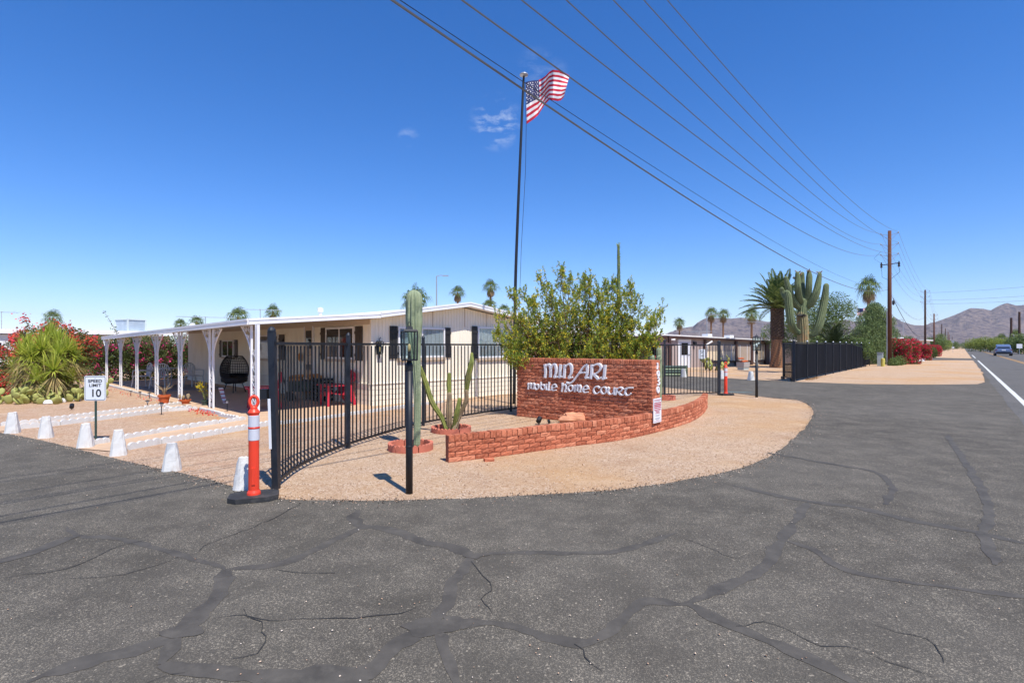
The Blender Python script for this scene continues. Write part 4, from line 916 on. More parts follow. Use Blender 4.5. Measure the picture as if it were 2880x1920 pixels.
tops = [(508, 470), (560, 452), (640, 437), (715, 437), (800, 405), (880, 350), (950, 275), (1010, 240), (1120, 250), (1220, 285), (1320, 345)]
bots = [(530, 1238), (590, 1195), (665, 1140), (740, 1075), (800, 975), (870, 870), (950, 790), (1020, 800), (1100, 815), (1160, 800), (1215, 740)]
deps = [0, .05, .16, .30, .33, .22, .05, -.06, -.02, .10, .20]
nC, nR = 40, 26; V = []
flag = thing('us_flag', 'wind-blown American flag flying at the top of the tall flagpole', 'flag', P(1474, 290, FY))
for i in range(nC+1):
    t = i/nC*10; k = min(9, int(t)); f = t-k; f = f*f*(3-2*f)
    t_ = [a+(b_-a)*f for a, b_ in zip(tops[k], tops[k+1])]; b_ = [a+(c_-a)*f for a, c_ in zip(bots[k], bots[k+1])]; dp = deps[k]+(deps[k+1]-deps[k])*f
    for j in range(nR+1):
        g = j/nR; bow = math.sin(g*math.pi)*(8*math.sin(i*.45+.5)); u, v = flagpx(t_[0]+(b_[0]-t_[0])*g+bow, t_[1]+(b_[1]-t_[1])*g)
        V.append(P(u, v, FY+dp+.05*math.sin(i*.55+g*3)+.04*math.sin(g*6+i*.2))-flag.location)
b = B(); cC = 14
for i in range(nC):
    for j in range(nR):
        st_ = j//2; mi = 2 if (i < cC and st_ < 7) else (0 if st_ % 2 == 0 else 1)
        b.add([V[i*(nR+1)+j], V[(i+1)*(nR+1)+j], V[(i+1)*(nR+1)+j+1], V[i*(nR+1)+j+1]], [(0, 1, 2, 3)], mi)
me = b.mesh('cloth', [M['flag_red'], M['flag_white'], M['flag_blue']], True, False)
import bmesh
bm = bmesh.new(); bm.from_mesh(me); bmesh.ops.remove_doubles(bm, verts=bm.verts, dist=1e-5); bm.to_mesh(me); bm.free()
obj('cloth', me, flag)
b = B()
for r_ in range(9):
    for c_ in range(6 if r_ % 2 == 0 else 5):
        i = (c_*2+1+(r_ % 2))*cC/12; j = (r_+1)*14/10; i0, j0 = int(i), int(j); p0 = V[min(i0, nC)*(nR+1)+j0]; px_ = V[min(i0+1, nC)*(nR+1)+j0]; py_ = V[i0*(nR+1)+j0+1]
        q = p0+(px_-p0)*(i-i0)+(py_-p0)*(j-j0); ax = (px_-p0).normalized(); ay = (py_-p0).normalized(); nn = ax.cross(ay).normalized()
        for sg in (-1, 1):
            st = [q+nn*sg*.004+ax*math.cos(a)*rr_+ay*math.sin(a)*rr_ for a, rr_ in [(2*math.pi*k/10-1.57, .026 if k % 2 == 0 else .011) for k in range(10)]]
            b.add(st+[q+nn*sg*.004], [(k, (k+1) % 10, 10) for k in range(10)])
b.build('stars', M['flag_white'], flag, recalc=False)
# ================================================================== utility poles and wires
pole_px = [(2502, 1026, 649), (2602, None, 815), (2627, None, 882), (2648.6, None, 911), (2659, None, 923), (2666.5, None, 933), (2670, None, 941), (2678, None, 947)]
poles = []
for i, (u, vb, vt) in enumerate(pole_px):
    if i == 0: q = G(u, vb)
    else:
        q_ = (u-CX)/F; n_ = -4.6; Y = n_/(q_*SN.x+SN.y); q = Vector((q_*Y, Y, 0))
        if Y < 0 or Y > 600: q = ST(53+56*i, -4.6)
    poles.append(q)
lab = ['tall brown wooden utility pole beside the drooping pepper tree', 'dark utility pole second in the row, rising from the far bougainvillea', 'third wooden utility pole in the row along the street', 'fourth utility pole in the row along the street', 'fifth utility pole in the row along the street', 'sixth utility pole in the row along the street', 'seventh utility pole in the row along the street', 'last and smallest utility pole in the row along the street']
ins_all = []
for i, q in enumerate(poles):
    vt = pole_px[i][2]; H = EYE-(vt-HY)*q.y/F
    if i: H = min(H, 11.5)
    t = thing('utility_pole', lab[i], 'utility pole', q, -SA, 'utility poles along the street')   # local x = right of the street, y = along it
    b = B(); b.tube([(0, 0, 0), (0, 0, H*.5), (0, 0, H)], [.165, .145, .12], 14 if i < 2 else 8); po = b.build('pole', M['wood'] if i in (0, 2, 5, 6) else M['wooddark'], t, smooth=True)
    ins = []
    for k in range(3):
        z = H-.35-k*1.03*.82
        for sx in (-1, 1):
            b = B(); b.bar((sx*.12, 0, z), (sx*.55, 0, z+.12), .03); b.bar((sx*.12, 0, z-.35), (sx*.55, 0, z+.10), .022); b.build('bracket', M['galv'], t)
            b = B(); b.lathe([(.02, 0), (.055, .02), (.03, .05), (.055, .08), (.03, .12), (.02, .15)], 10, (sx*.58, 0, z+.08)); b.build('insulator', M['porcelain'], t, smooth=True)
            ins.append((sx*.58, z+.2))
    if i == 0:
        zc = EYE-(743-HY)*q.y/F; B().bar((-.55, 0, zc-.03), (.62, 0, zc+.05), .06).build('crossarm', M['wooddark'], t)
        for x_ in (-.55, .62): B().lathe([(.05, -.25), (.09, -.2), (.06, -.1), (.09, 0), (.05, .12), (.03, .2)], 10, (x_, 0, zc)).build('cutout', M['black'], t)
        b = B(); b.tube([(-.55, 0, zc-.2), (-.5, 0, zc-1.0), (-.12, 0, zc-1.25)], .012, 5); b.tube([(.62, 0, zc-.2), (.65, 0, zc-.7), (.14, 0, zc-1.15)], .014, 5); b.tube([(-.58, 0, H-1.6), (-1.1, .3, zc+.6), (-.55, 0, zc+.1)], .009, 5); b.build('jumper', M['wiredark'], t)
        b = B(); b.tube([(-.17, -.12, 0), (-.17, -.12, EYE-(875-HY)*q.y/F)], .035, 8); b.build('conduit', M['galv'], t)
    ins.append((-.16, H-4.6*.99)); ins.append((-.16, EYE-(814-HY)*q.y/F if i == 0 else H*.57))
    ins_all.append([ST(q.x*SS.x+q.y*SS.y, q.x*SN.x+q.y*SN.y+x_, z_) for x_, z_ in ins])
# overhead wires: each leaves the photo's top edge at column u; heights near the camera from its shadow on the drive
near = [(1102, -3.94, 7, 'thickest grey overhead cable, crossing just below the flagpole top', .0125, 'wire'), (1124, -3.9, 6, 'thin dark overhead wire running beside the thick cable at the flagpole', .0045, 'wiredark'), (1298, -4.03, 4, 'overhead wire third from the left, grazing the flag corner', .010, 'wire'), (1466, -4.1, 5, 'overhead wire fourth from the left at the top edge', .009, 'wire'), (1592, -4.1, 2, 'overhead wire fifth from the left at the top edge', .009, 'wire'), (1724, -4.15, 0, 'overhead wire sixth from the left at the top edge', .009, 'wire'), (1810, -4.2, 3, 'overhead wire second from the right at the top edge', .009, 'wire'), (1876, -4.2, 1, 'rightmost overhead wire at the top edge', .009, 'wire')]
for u, n_, k, lb, r_, mt in near:
    dx = (u-CX)/F; t = n_/(dx*SN.x+SN.y); w0 = Vector((dx*t, t, EYE+HY/F*t)); A = ins_all[0][k]
    s_a, s_b = w0.x*SS.x+w0.y*SS.y, A.x*SS.x+A.y*SS.y; nA = A.x*SN.x+A.y*SN.y; pts = []
    sag = .0016 if mt == 'wire' else .0012
    for s_ in list(np.linspace(-34, -2, 9))+list(np.linspace(0, s_b, 34)):
        f = (s_-s_a)/(s_b-s_a); pts.append(ST(s_, n_+(nA-n_)*f, w0.z+(A.z-w0.z)*f+sag*(s_-s_a)*(s_-s_b)))
    for i in range(1, len(poles)):
        a, c_ = ins_all[i-1][k], ins_all[i][k]
        for j in range(1, 9):
            f = j/8; p = a.lerp(c_, f); p.z -= 1.1*4*f*(1-f)*min(1, (c_-a).length/56); pts.append(p)
    b = B(); b.tube([p-pts[0] for p in pts], r_, 5); tag(b.build('overhead_wire', M[mt], loc=pts[0]), lb, 'wire', 'overhead wires along the street')
for i, (z_, lb) in enumerate(((10.1, 'highest wire crossing the street at right'), (8.9, 'middle wire crossing the street at right'), (8.3, 'lowest wire crossing the street at right'))):
    a = poles[1]+Vector((0, 0, z_)); c_ = ST(75, 26, z_-.3); b = B(); b.tube([a.lerp(c_, f)-a-Vector((0, 0, .8*4*f*(1-f))) for f in np.linspace(0, 1, 16)], .014, 5); tag(b.build('overhead_wire', M['wire'], loc=a), lb, 'wire', 'wires crossing the street')
b = B(); a = poles[0]+Vector((.2, -.1, EYE-(838-HY)*poles[0].y/F)); c_ = poles[1]+Vector((0, 0, 3.2)); b.tube([a.lerp(c_, f)-a-Vector((0, 0, 1.6*4*f*(1-f)*.8)) for f in np.linspace(0, 1, 20)], .022, 6); b.lathe([(.04, -.2), (.09, -.1), (.09, .1), (.04, .2)], 10, (.25, .3, -.35)); tag(b.build('service_cable', M['wiredark'], loc=a), 'thick black sagging cable between the two nearest utility poles', 'cable')
# ================================================================== the cream mobile home (local x = along its gable end, y = along its length)
HC = 11.6; HO = Vector((-.477*HC, HC, 0)); HR = math.radians(45.8)
E2 = Vector((math.cos(HR), math.sin(HR), 0)); E1 = Vector((-math.sin(HR), math.cos(HR), 0))
def HW(x, y, z=0): return HO+E2*x+E1*y+Vector((0, 0, z))
def hx(u, y):
    q = (u-CX)/F; p = HO+E1*y; return (q*p.y-p.x)/(E2.x-q*E2.y)
def hy(u, x):
    q = (u-CX)/F; p = HO+E2*x; return (q*p.y-p.x)/(E1.x-q*E1.y)
def hz(v, x, y): return EYE-(v-HY)*HW(x, y).y/F
home = thing('mobile_home', 'cream mobile home with black shutters and a white scrollwork porch', 'house', HO, HR)
GA = .24                                          # gable wall plane y
WB = hx(1045, GA)                                # patio-side wall plane x
bk_, ba_ = hx(1064, 0), hx(1315, 0); zk, za, z0r = hz(880, bk_, 0), hz(851, ba_, 0), hz(896, -.12, -.1)
WR = 2*ba_-WB; HL = hy(530, WB)
roof_top = lambda x, y=0: float(np.interp(x, [-.15, bk_, ba_, WR+.3], [z0r-.012*max(0, y), zk, za, zk-.01])) 
def ribwall(pts_fn, n, L, pitch=.105, dep=.010):
    """vertical grooved siding; pts_fn(s, off) -> (x, y), n: (z0, z1fn)"""
    b = B(); ss = []; s = 0
    while s < L:
        for ds, o in ((0, 0), (pitch*.78, 0), (pitch*.84, -dep), (pitch*.94, -dep)):
            if s+ds < L: ss.append((s+ds, o))
        s += pitch
    ss.append((L, 0)); vs_ = []
    for s, o in ss:
        x, y = pts_fn(s, o); vs_ += [(x, y, n[0]), (x, y, n[1](s))]
    return b.add(vs_, [(2*i, 2*i+2, 2*i+3, 2*i+1) for i in range(len(ss)-1)])
SK = .56                                          # skirting height
ribwall(lambda s, o: (WB+s, GA-.012-o), (SK, lambda s: roof_top(WB+s)-.13), WR-WB).build('gable_wall', M['siding'], home, recalc=False)
ribwall(lambda s, o: (WB-.012-o, HL-s), (SK, lambda s: roof_top(WB)-.12), HL-GA).build('patio_wall', M['siding'], home, recalc=False)
b = B(); b.add([(WB, GA, 0), (WR, GA, 0), (WR, HL, 0), (WB, HL, 0), (WB, GA, zk-.16), (WR, GA, zk-.16), (WR, HL, zk-.16), (WB, HL, zk-.16), (ba_, GA, za-.16), (ba_, HL, za-.16)], [(0, 1, 5, 8, 4), (1, 2, 6, 5), (2, 3, 7, 9, 6), (3, 0, 4, 7)]); b.build('shell', M['siding'], home)
for k in range(4):
    z_ = .075+k*.135
    B().box(((WB+WR)/2, GA-.025, z_), (WR-WB+.06, .025, .125)).build('skirting_board', M['siding'], home)
    B().box((WB-.025, (GA+HL)/2+.02, z_), (.025, HL-GA-.04, .125)).build('skirting_board', M['siding'], home)
B().box(((WB+WR)/2, GA-.035, SK+.004), (WR-WB+.08, .045, .022)).build('skirting_trim', M['siding'], home)
B().box((WB-.035, (GA+HL)/2+.02, SK+.004), (.045, HL-GA-.04, .022)).build('skirting_trim', M['siding'], home)
B().box((WB-.014, GA-.014, (SK+zk-.14)/2), (.06, .06, zk-.14-SK)).build('corner_trim', M['siding'], home)
for u in (1216, 1306, 1368):
    x_ = hx(u, GA); zt = roof_top(x_)-.14; B().box((x_, GA-.016, (zt+hz(919, x_, GA))/2), (.02, .012, zt-hz(919, x_, GA))).build('panel_seam', M['sidingtan'], home)
# roof: porch slab, two gable slopes, stepped white fascia
rf = None
def roofquad(x0, x1, y0, y1, name, th=.05, m_=None):
    b = B(); zz = [(x0, y0), (x1, y0), (x1, y1), (x0, y1)]
    vs_ = [(x, y, roof_top(x, y)-.045) for x, y in zz]+[(x, y, roof_top(x, y)-.045-th) for x, y in zz]
    return b.add(vs_, [(0, 1, 2, 3), (7, 6, 5, 4), (0, 4, 5, 1), (1, 5, 6, 2), (2, 6, 7, 3), (3, 7, 4, 0)]).build(name, m_ or M['roofwhite'], home)
Y1 = HL+.2
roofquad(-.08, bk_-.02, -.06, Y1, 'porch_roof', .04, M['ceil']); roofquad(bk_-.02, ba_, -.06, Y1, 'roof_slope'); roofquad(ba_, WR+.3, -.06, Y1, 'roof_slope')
def fascia(pts):
    b = B()
    for a, c_ in zip(pts, pts[1:]):
        a, c_ = Vector(a), Vector(c_); b.bar(a+Vector((0, 0, -.02)), c_+Vector((0, 0, -.02)), .07, .045); b.bar(a+Vector((0, 0, -.066)), c_+Vector((0, 0, -.066)), .045, .04); b.bar(a+Vector((0, 0, -.108)), c_+Vector((0, 0, -.108)), .06, .038)
    return b
fascia([(-.12, -.1, roof_top(-.15, 0)), (-.12, Y1, roof_top(-.15, Y1))]).build('gutter', M['fascia'], home)
fascia([(-.12, -.1, roof_top(-.12)), (bk_, -.1, roof_top(bk_))]).build('fascia', M['fascia'], home)
fascia([(bk_, -.115, roof_top(bk_)+.012), (ba_, -.115, za+.012)]).build('fascia', M['fascia'], home)
fascia([(ba_, -.115, za+.012), (WR+.3, -.115, roof_top(WR+.3)+.012)]).build('fascia', M['fascia'], home)
# ceiling valance on the patio wall
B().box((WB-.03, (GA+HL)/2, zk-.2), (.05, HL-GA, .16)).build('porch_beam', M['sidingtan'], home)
# windows
def window(parent, axis, c0, c1, z0, z1, off, panes=2, blind=True, frame=.04, dark=False, sill=False, fm=None):
    """axis 'g': on the gable wall (runs in x), 'p': on the patio wall (runs in y)"""
    def bx(b, s0, s1, a, c_, d0, d1):
        if axis == 'g': b.box(((s0+s1)/2, off-(d0+d1)/2, (a+c_)/2), (abs(s1-s0), abs(d1-d0), abs(c_-a)))
        else: b.box((off-(d0+d1)/2, (s0+s1)/2, (a+c_)/2), (abs(d1-d0), abs(s1-s0), abs(c_-a)))
    fm = fm or M['white']; lo, hi = min(c0, c1), max(c0, c1); b = B()
    bx(b, lo, hi, z1-frame, z1, 0, .05); bx(b, lo, hi, z0, z0+frame, 0, .05); bx(b, lo, lo+frame, z0+frame, z1-frame, 0, .048); bx(b, hi-frame, hi, z0+frame, z1-frame, 0, .048)
    for k in range(1, panes): m_ = lo+(hi-lo)*k/panes; bx(b, m_-frame*.4, m_+frame*.4, z0+frame, z1-frame, 0, .045)
    w = b.build('window', fm, parent)
    b = B(); bx(b, lo+.01, hi-.01, z0+.01, z1-.01, .002, .006); b.build('interior', M['darkglass'], w)
    if blind:
        b = B(); k = int((hi-lo)/.075)
        for i in range(k):
            a = lo+frame+(hi-lo-2*frame)*i/k; bx(b, a, a+(hi-lo)/k*.86, z0+frame, z1-frame, .008+.006*(i % 2), .014+.006*(i % 2))
        kind(b.build('blinds', M['blind'], w), 'stuff')
    for k in range(panes):
        a, c_ = lo+(hi-lo)*k/panes+frame*.5, lo+(hi-lo)*(k+1)/panes-frame*.5; b = B(); bx(b, a, c_, z0+frame*.8, z1-frame*.8, .026, .030); b.build('pane', M['glass'] if not dark else M['darkglass'], w)
    if sill:
        b = B(); bx(b, lo-.02, hi+.02, z0-.075, z0-.004, 0, .065); b.build('sill', M['sidingtan'], w)
    return w
def shutter(axis, c0, c1, z0, z1, off, m_):
    lo, hi = min(c0, c1), max(c0, c1); w = hi-lo; b = B()
    def bx(s0, s1, a, c_, d0, d1):
        if axis == 'g': b.box(((s0+s1)/2, off-(d0+d1)/2, (a+c_)/2), (s1-s0, d1-d0, c_-a))
        else: b.box((off-(d0+d1)/2, (s0+s1)/2, (a+c_)/2), (d1-d0, s1-s0, c_-a))
    for k in range(3): bx(lo+w*k/3+.004, lo+w*(k+1)/3-.004, z0, z1, .01, .030)
    for f in (.12, .78): bx(lo-.004, hi+.004, z0+(z1-z0)*f, z0+(z1-z0)*(f+.08), .0305, .046)
    b.build('shutter', m_, home)
g = GA-.014
for ua, ub, sh in ((1118, 1249, [(1095, 1117), (1250, 1266)]), (1342, 1450, [(1326, 1341), (1452, 1468)])):
    xa, xb = hx(ua, g), hx(ub, g); z1_, z0_ = hz(921, (xa+xb)/2, g)-.0, hz(1005, (xa+xb)/2, g); z1_ = min(z1_, zk-.2)
    window(home, 'g', xa, xb, z0_, z1_, g, 2, True, .045, sill=True)
    for s0, s1 in sh: shutter('g', hx(s0, g), hx(s1, g), z0_-.02, z1_+.02, g, M['shutter'])
wx = WB-.014
for ua, ub, sh, va, vb in ((919, 998, [(904, 918), (1001, 1021)], 920, 1009), (724, 785, [(787, 801)], 942, 1008), (627, 659, [(619, 626), (661, 669)], 956, 1003)):
    ya, yb = hy(ua, wx), hy(ub, wx); ym = (ya+yb)/2; z1_, z0_ = hz(va, wx, ym), hz(vb, wx, ym); z1_ = min(z1_, zk-.31)
    window(home, 'p', ya, yb, z0_, z1_, wx, 2 if ua != 724 else 1, False, .05, True, True)
    for s0, s1 in sh: shutter('p', hy(s0, wx), hy(s1, wx), z0_-.03, z1_, wx, M['shutterbrown'])
ya, yb = hy(860, wx), hy(884, wx); zt = hz(920, wx, ya)
b = B(); b.box((wx-.02, (ya+yb)/2, (SK*.4+zt)/2), (.04, abs(ya-yb), zt-SK*.4)); dr = b.build('door', M['sidingtan'], home)
b = B(); b.box((wx-.043, (ya+yb)/2, hz(965, wx, ya)), (.008, abs(ya-yb)-.2, .75)); b.build('pane', M['darkglass'], dr)
b = B(); b.box((wx-.043, (ya+yb)/2, hz(1045, wx, ya)), (.008, abs(ya-yb)-.2, .45)); b.build('pane', M['darkglass'], dr)
for yy in (ya, yb): B().box((wx-.03, yy, (SK*.4+zt)/2), (.05, .05, zt-SK*.4+.04)).build('door_frame', M['white'], dr)
B().box((wx-.2, (ya+yb)/2, .11), (.36, abs(ya-yb)+.2, .2)).build('door_step', M['concrete'], home)
# porch posts: pairs of white tubes with scrollwork
def scroll(b, x, y, z, r, turn=1, flip=1):
    b.tube([(x, y+flip*r*(1-k/26)*math.cos(k*.42*turn), z+r*(1-k/26)*math.sin(k*.42)) for k in range(22)], .006, 4, cap=False)
def porch_post(y, brl, brr, z1):
    b = B()
    for s in (-1, 1): b.box((0, y+s*.13, z1/2+.006), (.042, .042, z1-.012))
    po = b.build('porch_post', M['white'], home)
    b = B(); b.tube([(0, y+.085*math.sin(k*.42), .06+k*(z1-.7)/60) for k in range(61)], .0065, 4, cap=False)
    for k in range(5): scroll(b, 0, y, .3+k*(z1-.9)/4, .075)
    for k in range(3): b.box((0, y, .12+k*(z1-.75)/2), (.01, .22, .014))
    b.build('scrollwork', M['white'], po)
    for s, on in ((-1, brl), (1, brr)):
        if not on: continue
        b = B(); arc = [(0, y+s*(.15+.58*(k/12)**2.0), z1-.72+.70*(k/12)) for k in range(13)]
        for p_, q_ in zip(arc, arc[1:]): b.bar(p_, q_, .028, .012)
        b.bar((0, y+s*.15, z1-.016), (0, y+s*.73, z1-.016), .028, .012)
        for (dy, dz, r_) in ((.25, -.11, .085), (.45, -.10, .07), (.24, -.28, .07), (.36, -.24, .05), (.22, -.42, .05), (.20, -.54, .035), (.60, -.05, .04)): scroll(b, 0, y+s*dy, z1+dz, r_, 1, s)
        b.build('bracket', M['white'], po)
py = [hy(u, 0) for u in (714, 595, 507, 440.5, 385, 339.6, 300)]
for k, y in enumerate(py):
    porch_post(y, k != 0, True, roof_top(0, y)-.135)
B().box((0, py[0]-.22, (roof_top(0)-.135)/2), (.055, .06, roof_top(0)-.14)).build('corner_pipe', M['white'], home)
# porch details on the wall: wreath, chimes, wall lantern
wy = hy(849, wx); wz = hz(1004, wx, wy)
wr = B(); wr.tube([(0, .085*math.cos(a), .11*math.sin(a)) for a in np.linspace(0, 6.283, 25)[:-1]], .03, 8, closed=True); tag(wr.build('wreath', M['firewood'], loc=HW(wx-.05, wy, wz), rz=HR, smooth=True), 'small tan wreath hanging on the cream wall beside the door', 'wreath')
ch_ = thing('wind_chime', 'dark wind chime hanging under the porch near the door', 'wind chime', HW(wx-.5, wy+.3, hz(955, wx-.5, wy)-.02), HR)
b = B(); b.bar((0, -.13, 0), (0, .1, .03), .05); b.build('bar', M['black'], ch_)
for k in range(4): B().tube([(0, -.11+k*.05, 0), (0, -.11+k*.05, -.26)], .010, 6).build('chime_rod', M['black'], ch_)
wl_ = thing('wall_lantern', 'black wall lantern on the gable end beside the corner', 'lantern', HW(hx(1064, g), g-.07, hz(978, hx(1064, g), g)), HR)
b = B()
for sx in (-1, 1):
    for sy in (-1, 1): b.bar((sx*.06, sy*.05, -.14), (sx*.075, sy*.06, .15), .014)
b.box((0, 0, .165), (.17, .14, .03), taper=.6); b.box((0, 0, -.15), (.12, .10, .02)); b.tube([(0, 0, -.16), (0, .02, -.26), (0, .06, -.3)], .016, 6); b.tube([(0, 0, .17), (-.02, 0, .23), (.03, 0, .27)], .01, 6); b.bar((0, .06, -.02), (0, .075, -.02), .12, .3); b.build('frame', M['black'], wl_)
for s in (-1, 1): B().box((0, s*.05, 0), (.12, .003, .26)).build('pane', M['glass'], wl_)
b = B(); b.lathe([(.012, -.1), (.018, -.02), (.01, .03)], 8); b.build('bulb', M['bulb'], wl_)
# roof vents and antennas
def antenna(base, H, w, label, rz):
    t = thing('tv_antenna', label, 'antenna', base, rz)
    B().tube([(0, 0, 0), (0, 0, H)], .015, 6).build('mast', M['galv'], t)
    B().bar((-w/2, 0, H-.03), (w/2, 0, H-.03), .025).build('boom', M['galv'], t)
    for k in range(7): x = -w/2+w*k/6; l = .2+.35*k/6; B().tube([(x, -l, H-.02), (x, l, H-.02)], .007, 4).build('element', M['galv'], t)
pv = P(901, 888, HW(4.2, 8).y); tag(B().lathe([(.06, 0), (.06, .2), (.10, .21), (.10, .33), (.02, .36)], 12).build('roof_vent', M['white'], loc=HW(hx(901, 6), 6, roof_top(hx(901, 6))-.06)), 'small white vent cap on the mobile home roof', 'vent')
for u, v, lb, w, rz in ((732, 869, 'white antenna on a mast above the porch roof corner', 1.5, .3), (578, 890, 'thin antenna above the middle of the porch roof', 2.2, .5)):
    Yd = 24.0; q = P(u, v, Yd); antenna(Vector((q.x, q.y, 1.2)), q.z-1.2, w, lb, rz)
# ================================================================== concrete: patio slab, two walks
def pl(*pts): return [G(u, v) for u, v in pts]
walkA_u, walkA_l = pl((-160, 1222), (0, 1199), (115, 1188), (268, 1169), (415, 1151), (509, 1138)), pl((538, 1148), (452, 1159), (268, 1183), (150, 1197), (54, 1206), (-160, 1238))
kind(B().sheet(walkA_u+walkA_l, .010).build('garden_walk', M['concrete'], recalc=False), 'structure', 'tan concrete walk between white scalloped edgings, farther one')
lowE = [(330, 1272), (359, 1265), (485, 1242), (691, 1208), (759, 1196), (892, 1181), (977, 1168), (1061, 1157), (1142, 1146), (1250, 1131), (1400, 1112)]
uppE = [(216, 1262), (307, 1245), (349, 1236), (485, 1212), (590, 1196), (691, 1181)]
slab = pl(*lowE)+[HW(WR, -.9), HW(WR, GA), HW(WB, GA), HW(WB, HL), HW(-.25, HL), HW(-.25, .3), HW(-.25, -.15)]+pl(*uppE[::-1])
kind(B().sheet(slab, .012).build('patio_slab', M['concrete'], recalc=False), 'structure', 'tan concrete patio and walk beside the mobile home')
# white scalloped edging in short blocks
def edging_mesh(L_=.56, h=.10, n=4):
    b = B(); prof = [(-L_/2, -.02)]
    for k in range(n*6+1):
        f = k/(n*6); prof.append((-L_/2+L_*f, h-.034+.034*math.sqrt(max(0, 1-(2*((f*n) % 1 if k < n*6 else 1)-1)**2))))
    prof.append((L_/2, -.02)); b.prism([(x, z) for x, z in prof], -.024, .024, fn=lambda x, z, y: (x, y, z)); return b.mesh('edging_block', M['whitewash'])
EDG = edging_mesh(); EDG2 = edging_mesh(.56, .075, 6)
def edging(path, label, me=EDG, gap=.575, group='white scalloped garden edgings'):
    p = Path([Vector((q.x, q.y, 0)) for q in path]); t = thing('scalloped_edging', label, 'edging', p.at(0), 0, group); n = max(1, round(p.L/gap))
    for k in range(n):
        d = (k+.5)*p.L/n; tt = p.tan(d); obj('edging_block', me, t, p.at(d)-p.at(0)+Vector((0, 0, random.uniform(-.006, .004))), math.atan2(tt.y, tt.x)+random.uniform(-.015, .015), (p.L/n/gap*1.0, 1, random.uniform(.93, 1.05)))
edging(catmull(walkA_u[1:], 4), 'farthest white scalloped edging, far side of the upper walk')
edging(catmull(walkA_l[::-1][1:], 4), 'white scalloped edging on the near side of the upper walk')
edging(pl((232, 1257), (307, 1245)), 'short white scalloped edging between two white bollards')
edging(catmull(pl(*uppE[2:]), 4), 'white scalloped edging on the far side of the nearer walk')
edging(catmull(pl(*lowE[1:5]), 4), 'long white scalloped edging on the near side of the nearer walk')
edging(catmull(pl(*lowE[4:10]), 4), 'white edging running behind the iron fence along the patio slab', EDG2)
edging([HW(-.28, .9), HW(-.28, py[1]-.1)], 'low white ribbed edging between the two nearest porch posts', EDG2)
edging([HW(-.28, py[2]), HW(-.28, py[6])], 'white block edging at the foot of the farther porch posts', EDG2)
edging(catmull([HW(-.28, .9), HW(-.30, .45), HW(-.05, .25)], 4), 'short curved white edging at the patio corner', EDG2)
edging(catmull([HW(-.36, py[1]+.3), HW(-.62, py[1]+.1), HW(-.75, py[1]+.55), HW(-.75, py[1]+1.0)], 4), 'white block edging bowed round the yellow flowering pot', EDG2)
# ================================================================== white bollards
def bollard_mesh(h, w0, w1, seed, n=6, rnd_=.15):
    b = B(); vs_ = []; r = random.Random(seed); N_ = 16
    for k in range(n+1):
        f = k/n; w = w0+(w1-w0)*f
        for j in range(N_):
            a = 2*math.pi*(j+.5)/N_; c_, s_ = math.cos(a), math.sin(a); sq = 1/max(abs(c_), abs(s_)); m_ = (1-rnd_)*sq*.92+rnd_*1.02
            q = w/2*m_*(1-.05*(f > .97))+r.uniform(-.004, .004); vs_.append((c_*q, s_*q, h*f+(r.uniform(-.006, .006) if k == n else 0)))
    fs_ = [(k*N_+j, k*N_+(j+1) % N_, (k+1)*N_+(j+1) % N_, (k+1)*N_+j) for k in range(n) for j in range(N_)]+[tuple(range(n*N_, n*N_+N_))]
    return b.add(vs_, fs_)
bols = [((35, 1217), .385, 'leftmost white concrete bollard at the picture edge', .12), ((129, 1230), .375, 'white concrete bollard second from the left', .4), ((241, 1258), .385, 'white concrete bollard third from the left, beside the speed sign', .15), ((333, 1279), .375, 'white concrete bollard fourth from the left, at the end of the nearer walk', .05), ((483, 1322), .36, 'chipped white concrete bollard fifth from the left', .2), ((686, 1374), .36, 'rounded white bollard partly behind the near orange post', .85)]
for k, (px, h, lb, rn) in enumerate(bols):
    tag(bollard_mesh(h*.95, .225, .115, k, 6, rn).build('concrete_bollard', M['whitewash'], loc=G(*px), rz=.5+.2*math.sin(k*3), smooth=False), lb, 'bollard', 'white concrete bollards')
for k, (px, h, lb) in enumerate([((1873, 1057), .42, 'distant white bollard left of the striped green roll'), ((1922, 1060), .42, 'distant white bollard right of the striped green roll'), ((2029, 1065), .40, 'distant white bollard beside the far orange post'), ((2112, 1069), .40, 'distant white bollard near the far lamp post')]):
    tag(bollard_mesh(h, .30, .16, 20+k, 4).build('concrete_bollard', M['whitewash'], loc=G(*px), rz=.5), lb, 'bollard', 'white concrete bollards')
# ================================================================== speed limit sign
def text_obj(txt, size, mat_, parent, loc, sx=1.0, ext=.0015):
    cu = bpy.data.curves.new('lettering', 'FONT'); cu.body = txt; cu.size = size; cu.align_x = 'CENTER'; cu.align_y = 'CENTER'; cu.extrude = ext; cu.offset = size*.012
    tmp = bpy.data.objects.new('lettering_curve', cu); C.objects.link(tmp); bpy.context.view_layer.update(); me = bpy.data.meshes.new_from_object(tmp); bpy.data.objects.remove(tmp); me.materials.clear()
    o = bpy.data.objects.new('lettering', me); C.objects.link(o); o.data.materials.append(mat_); o.parent = parent; o.location = loc; o.rotation_euler = (math.radians(90), 0, 0); o.scale = (sx, 1, 1); return o
def rrect(w, h, r, n=5):
    pts = []
    for cx_, cy_, a0 in ((w/2-r, h/2-r, 0), (-w/2+r, h/2-r, 90), (-w/2+r, -h/2+r, 180), (w/2-r, -h/2+r, 270)):
        for k in range(n+1): a = math.radians(a0+90*k/n); pts.append((cx_+r*math.cos(a), cy_+r*math.sin(a)))
    return pts
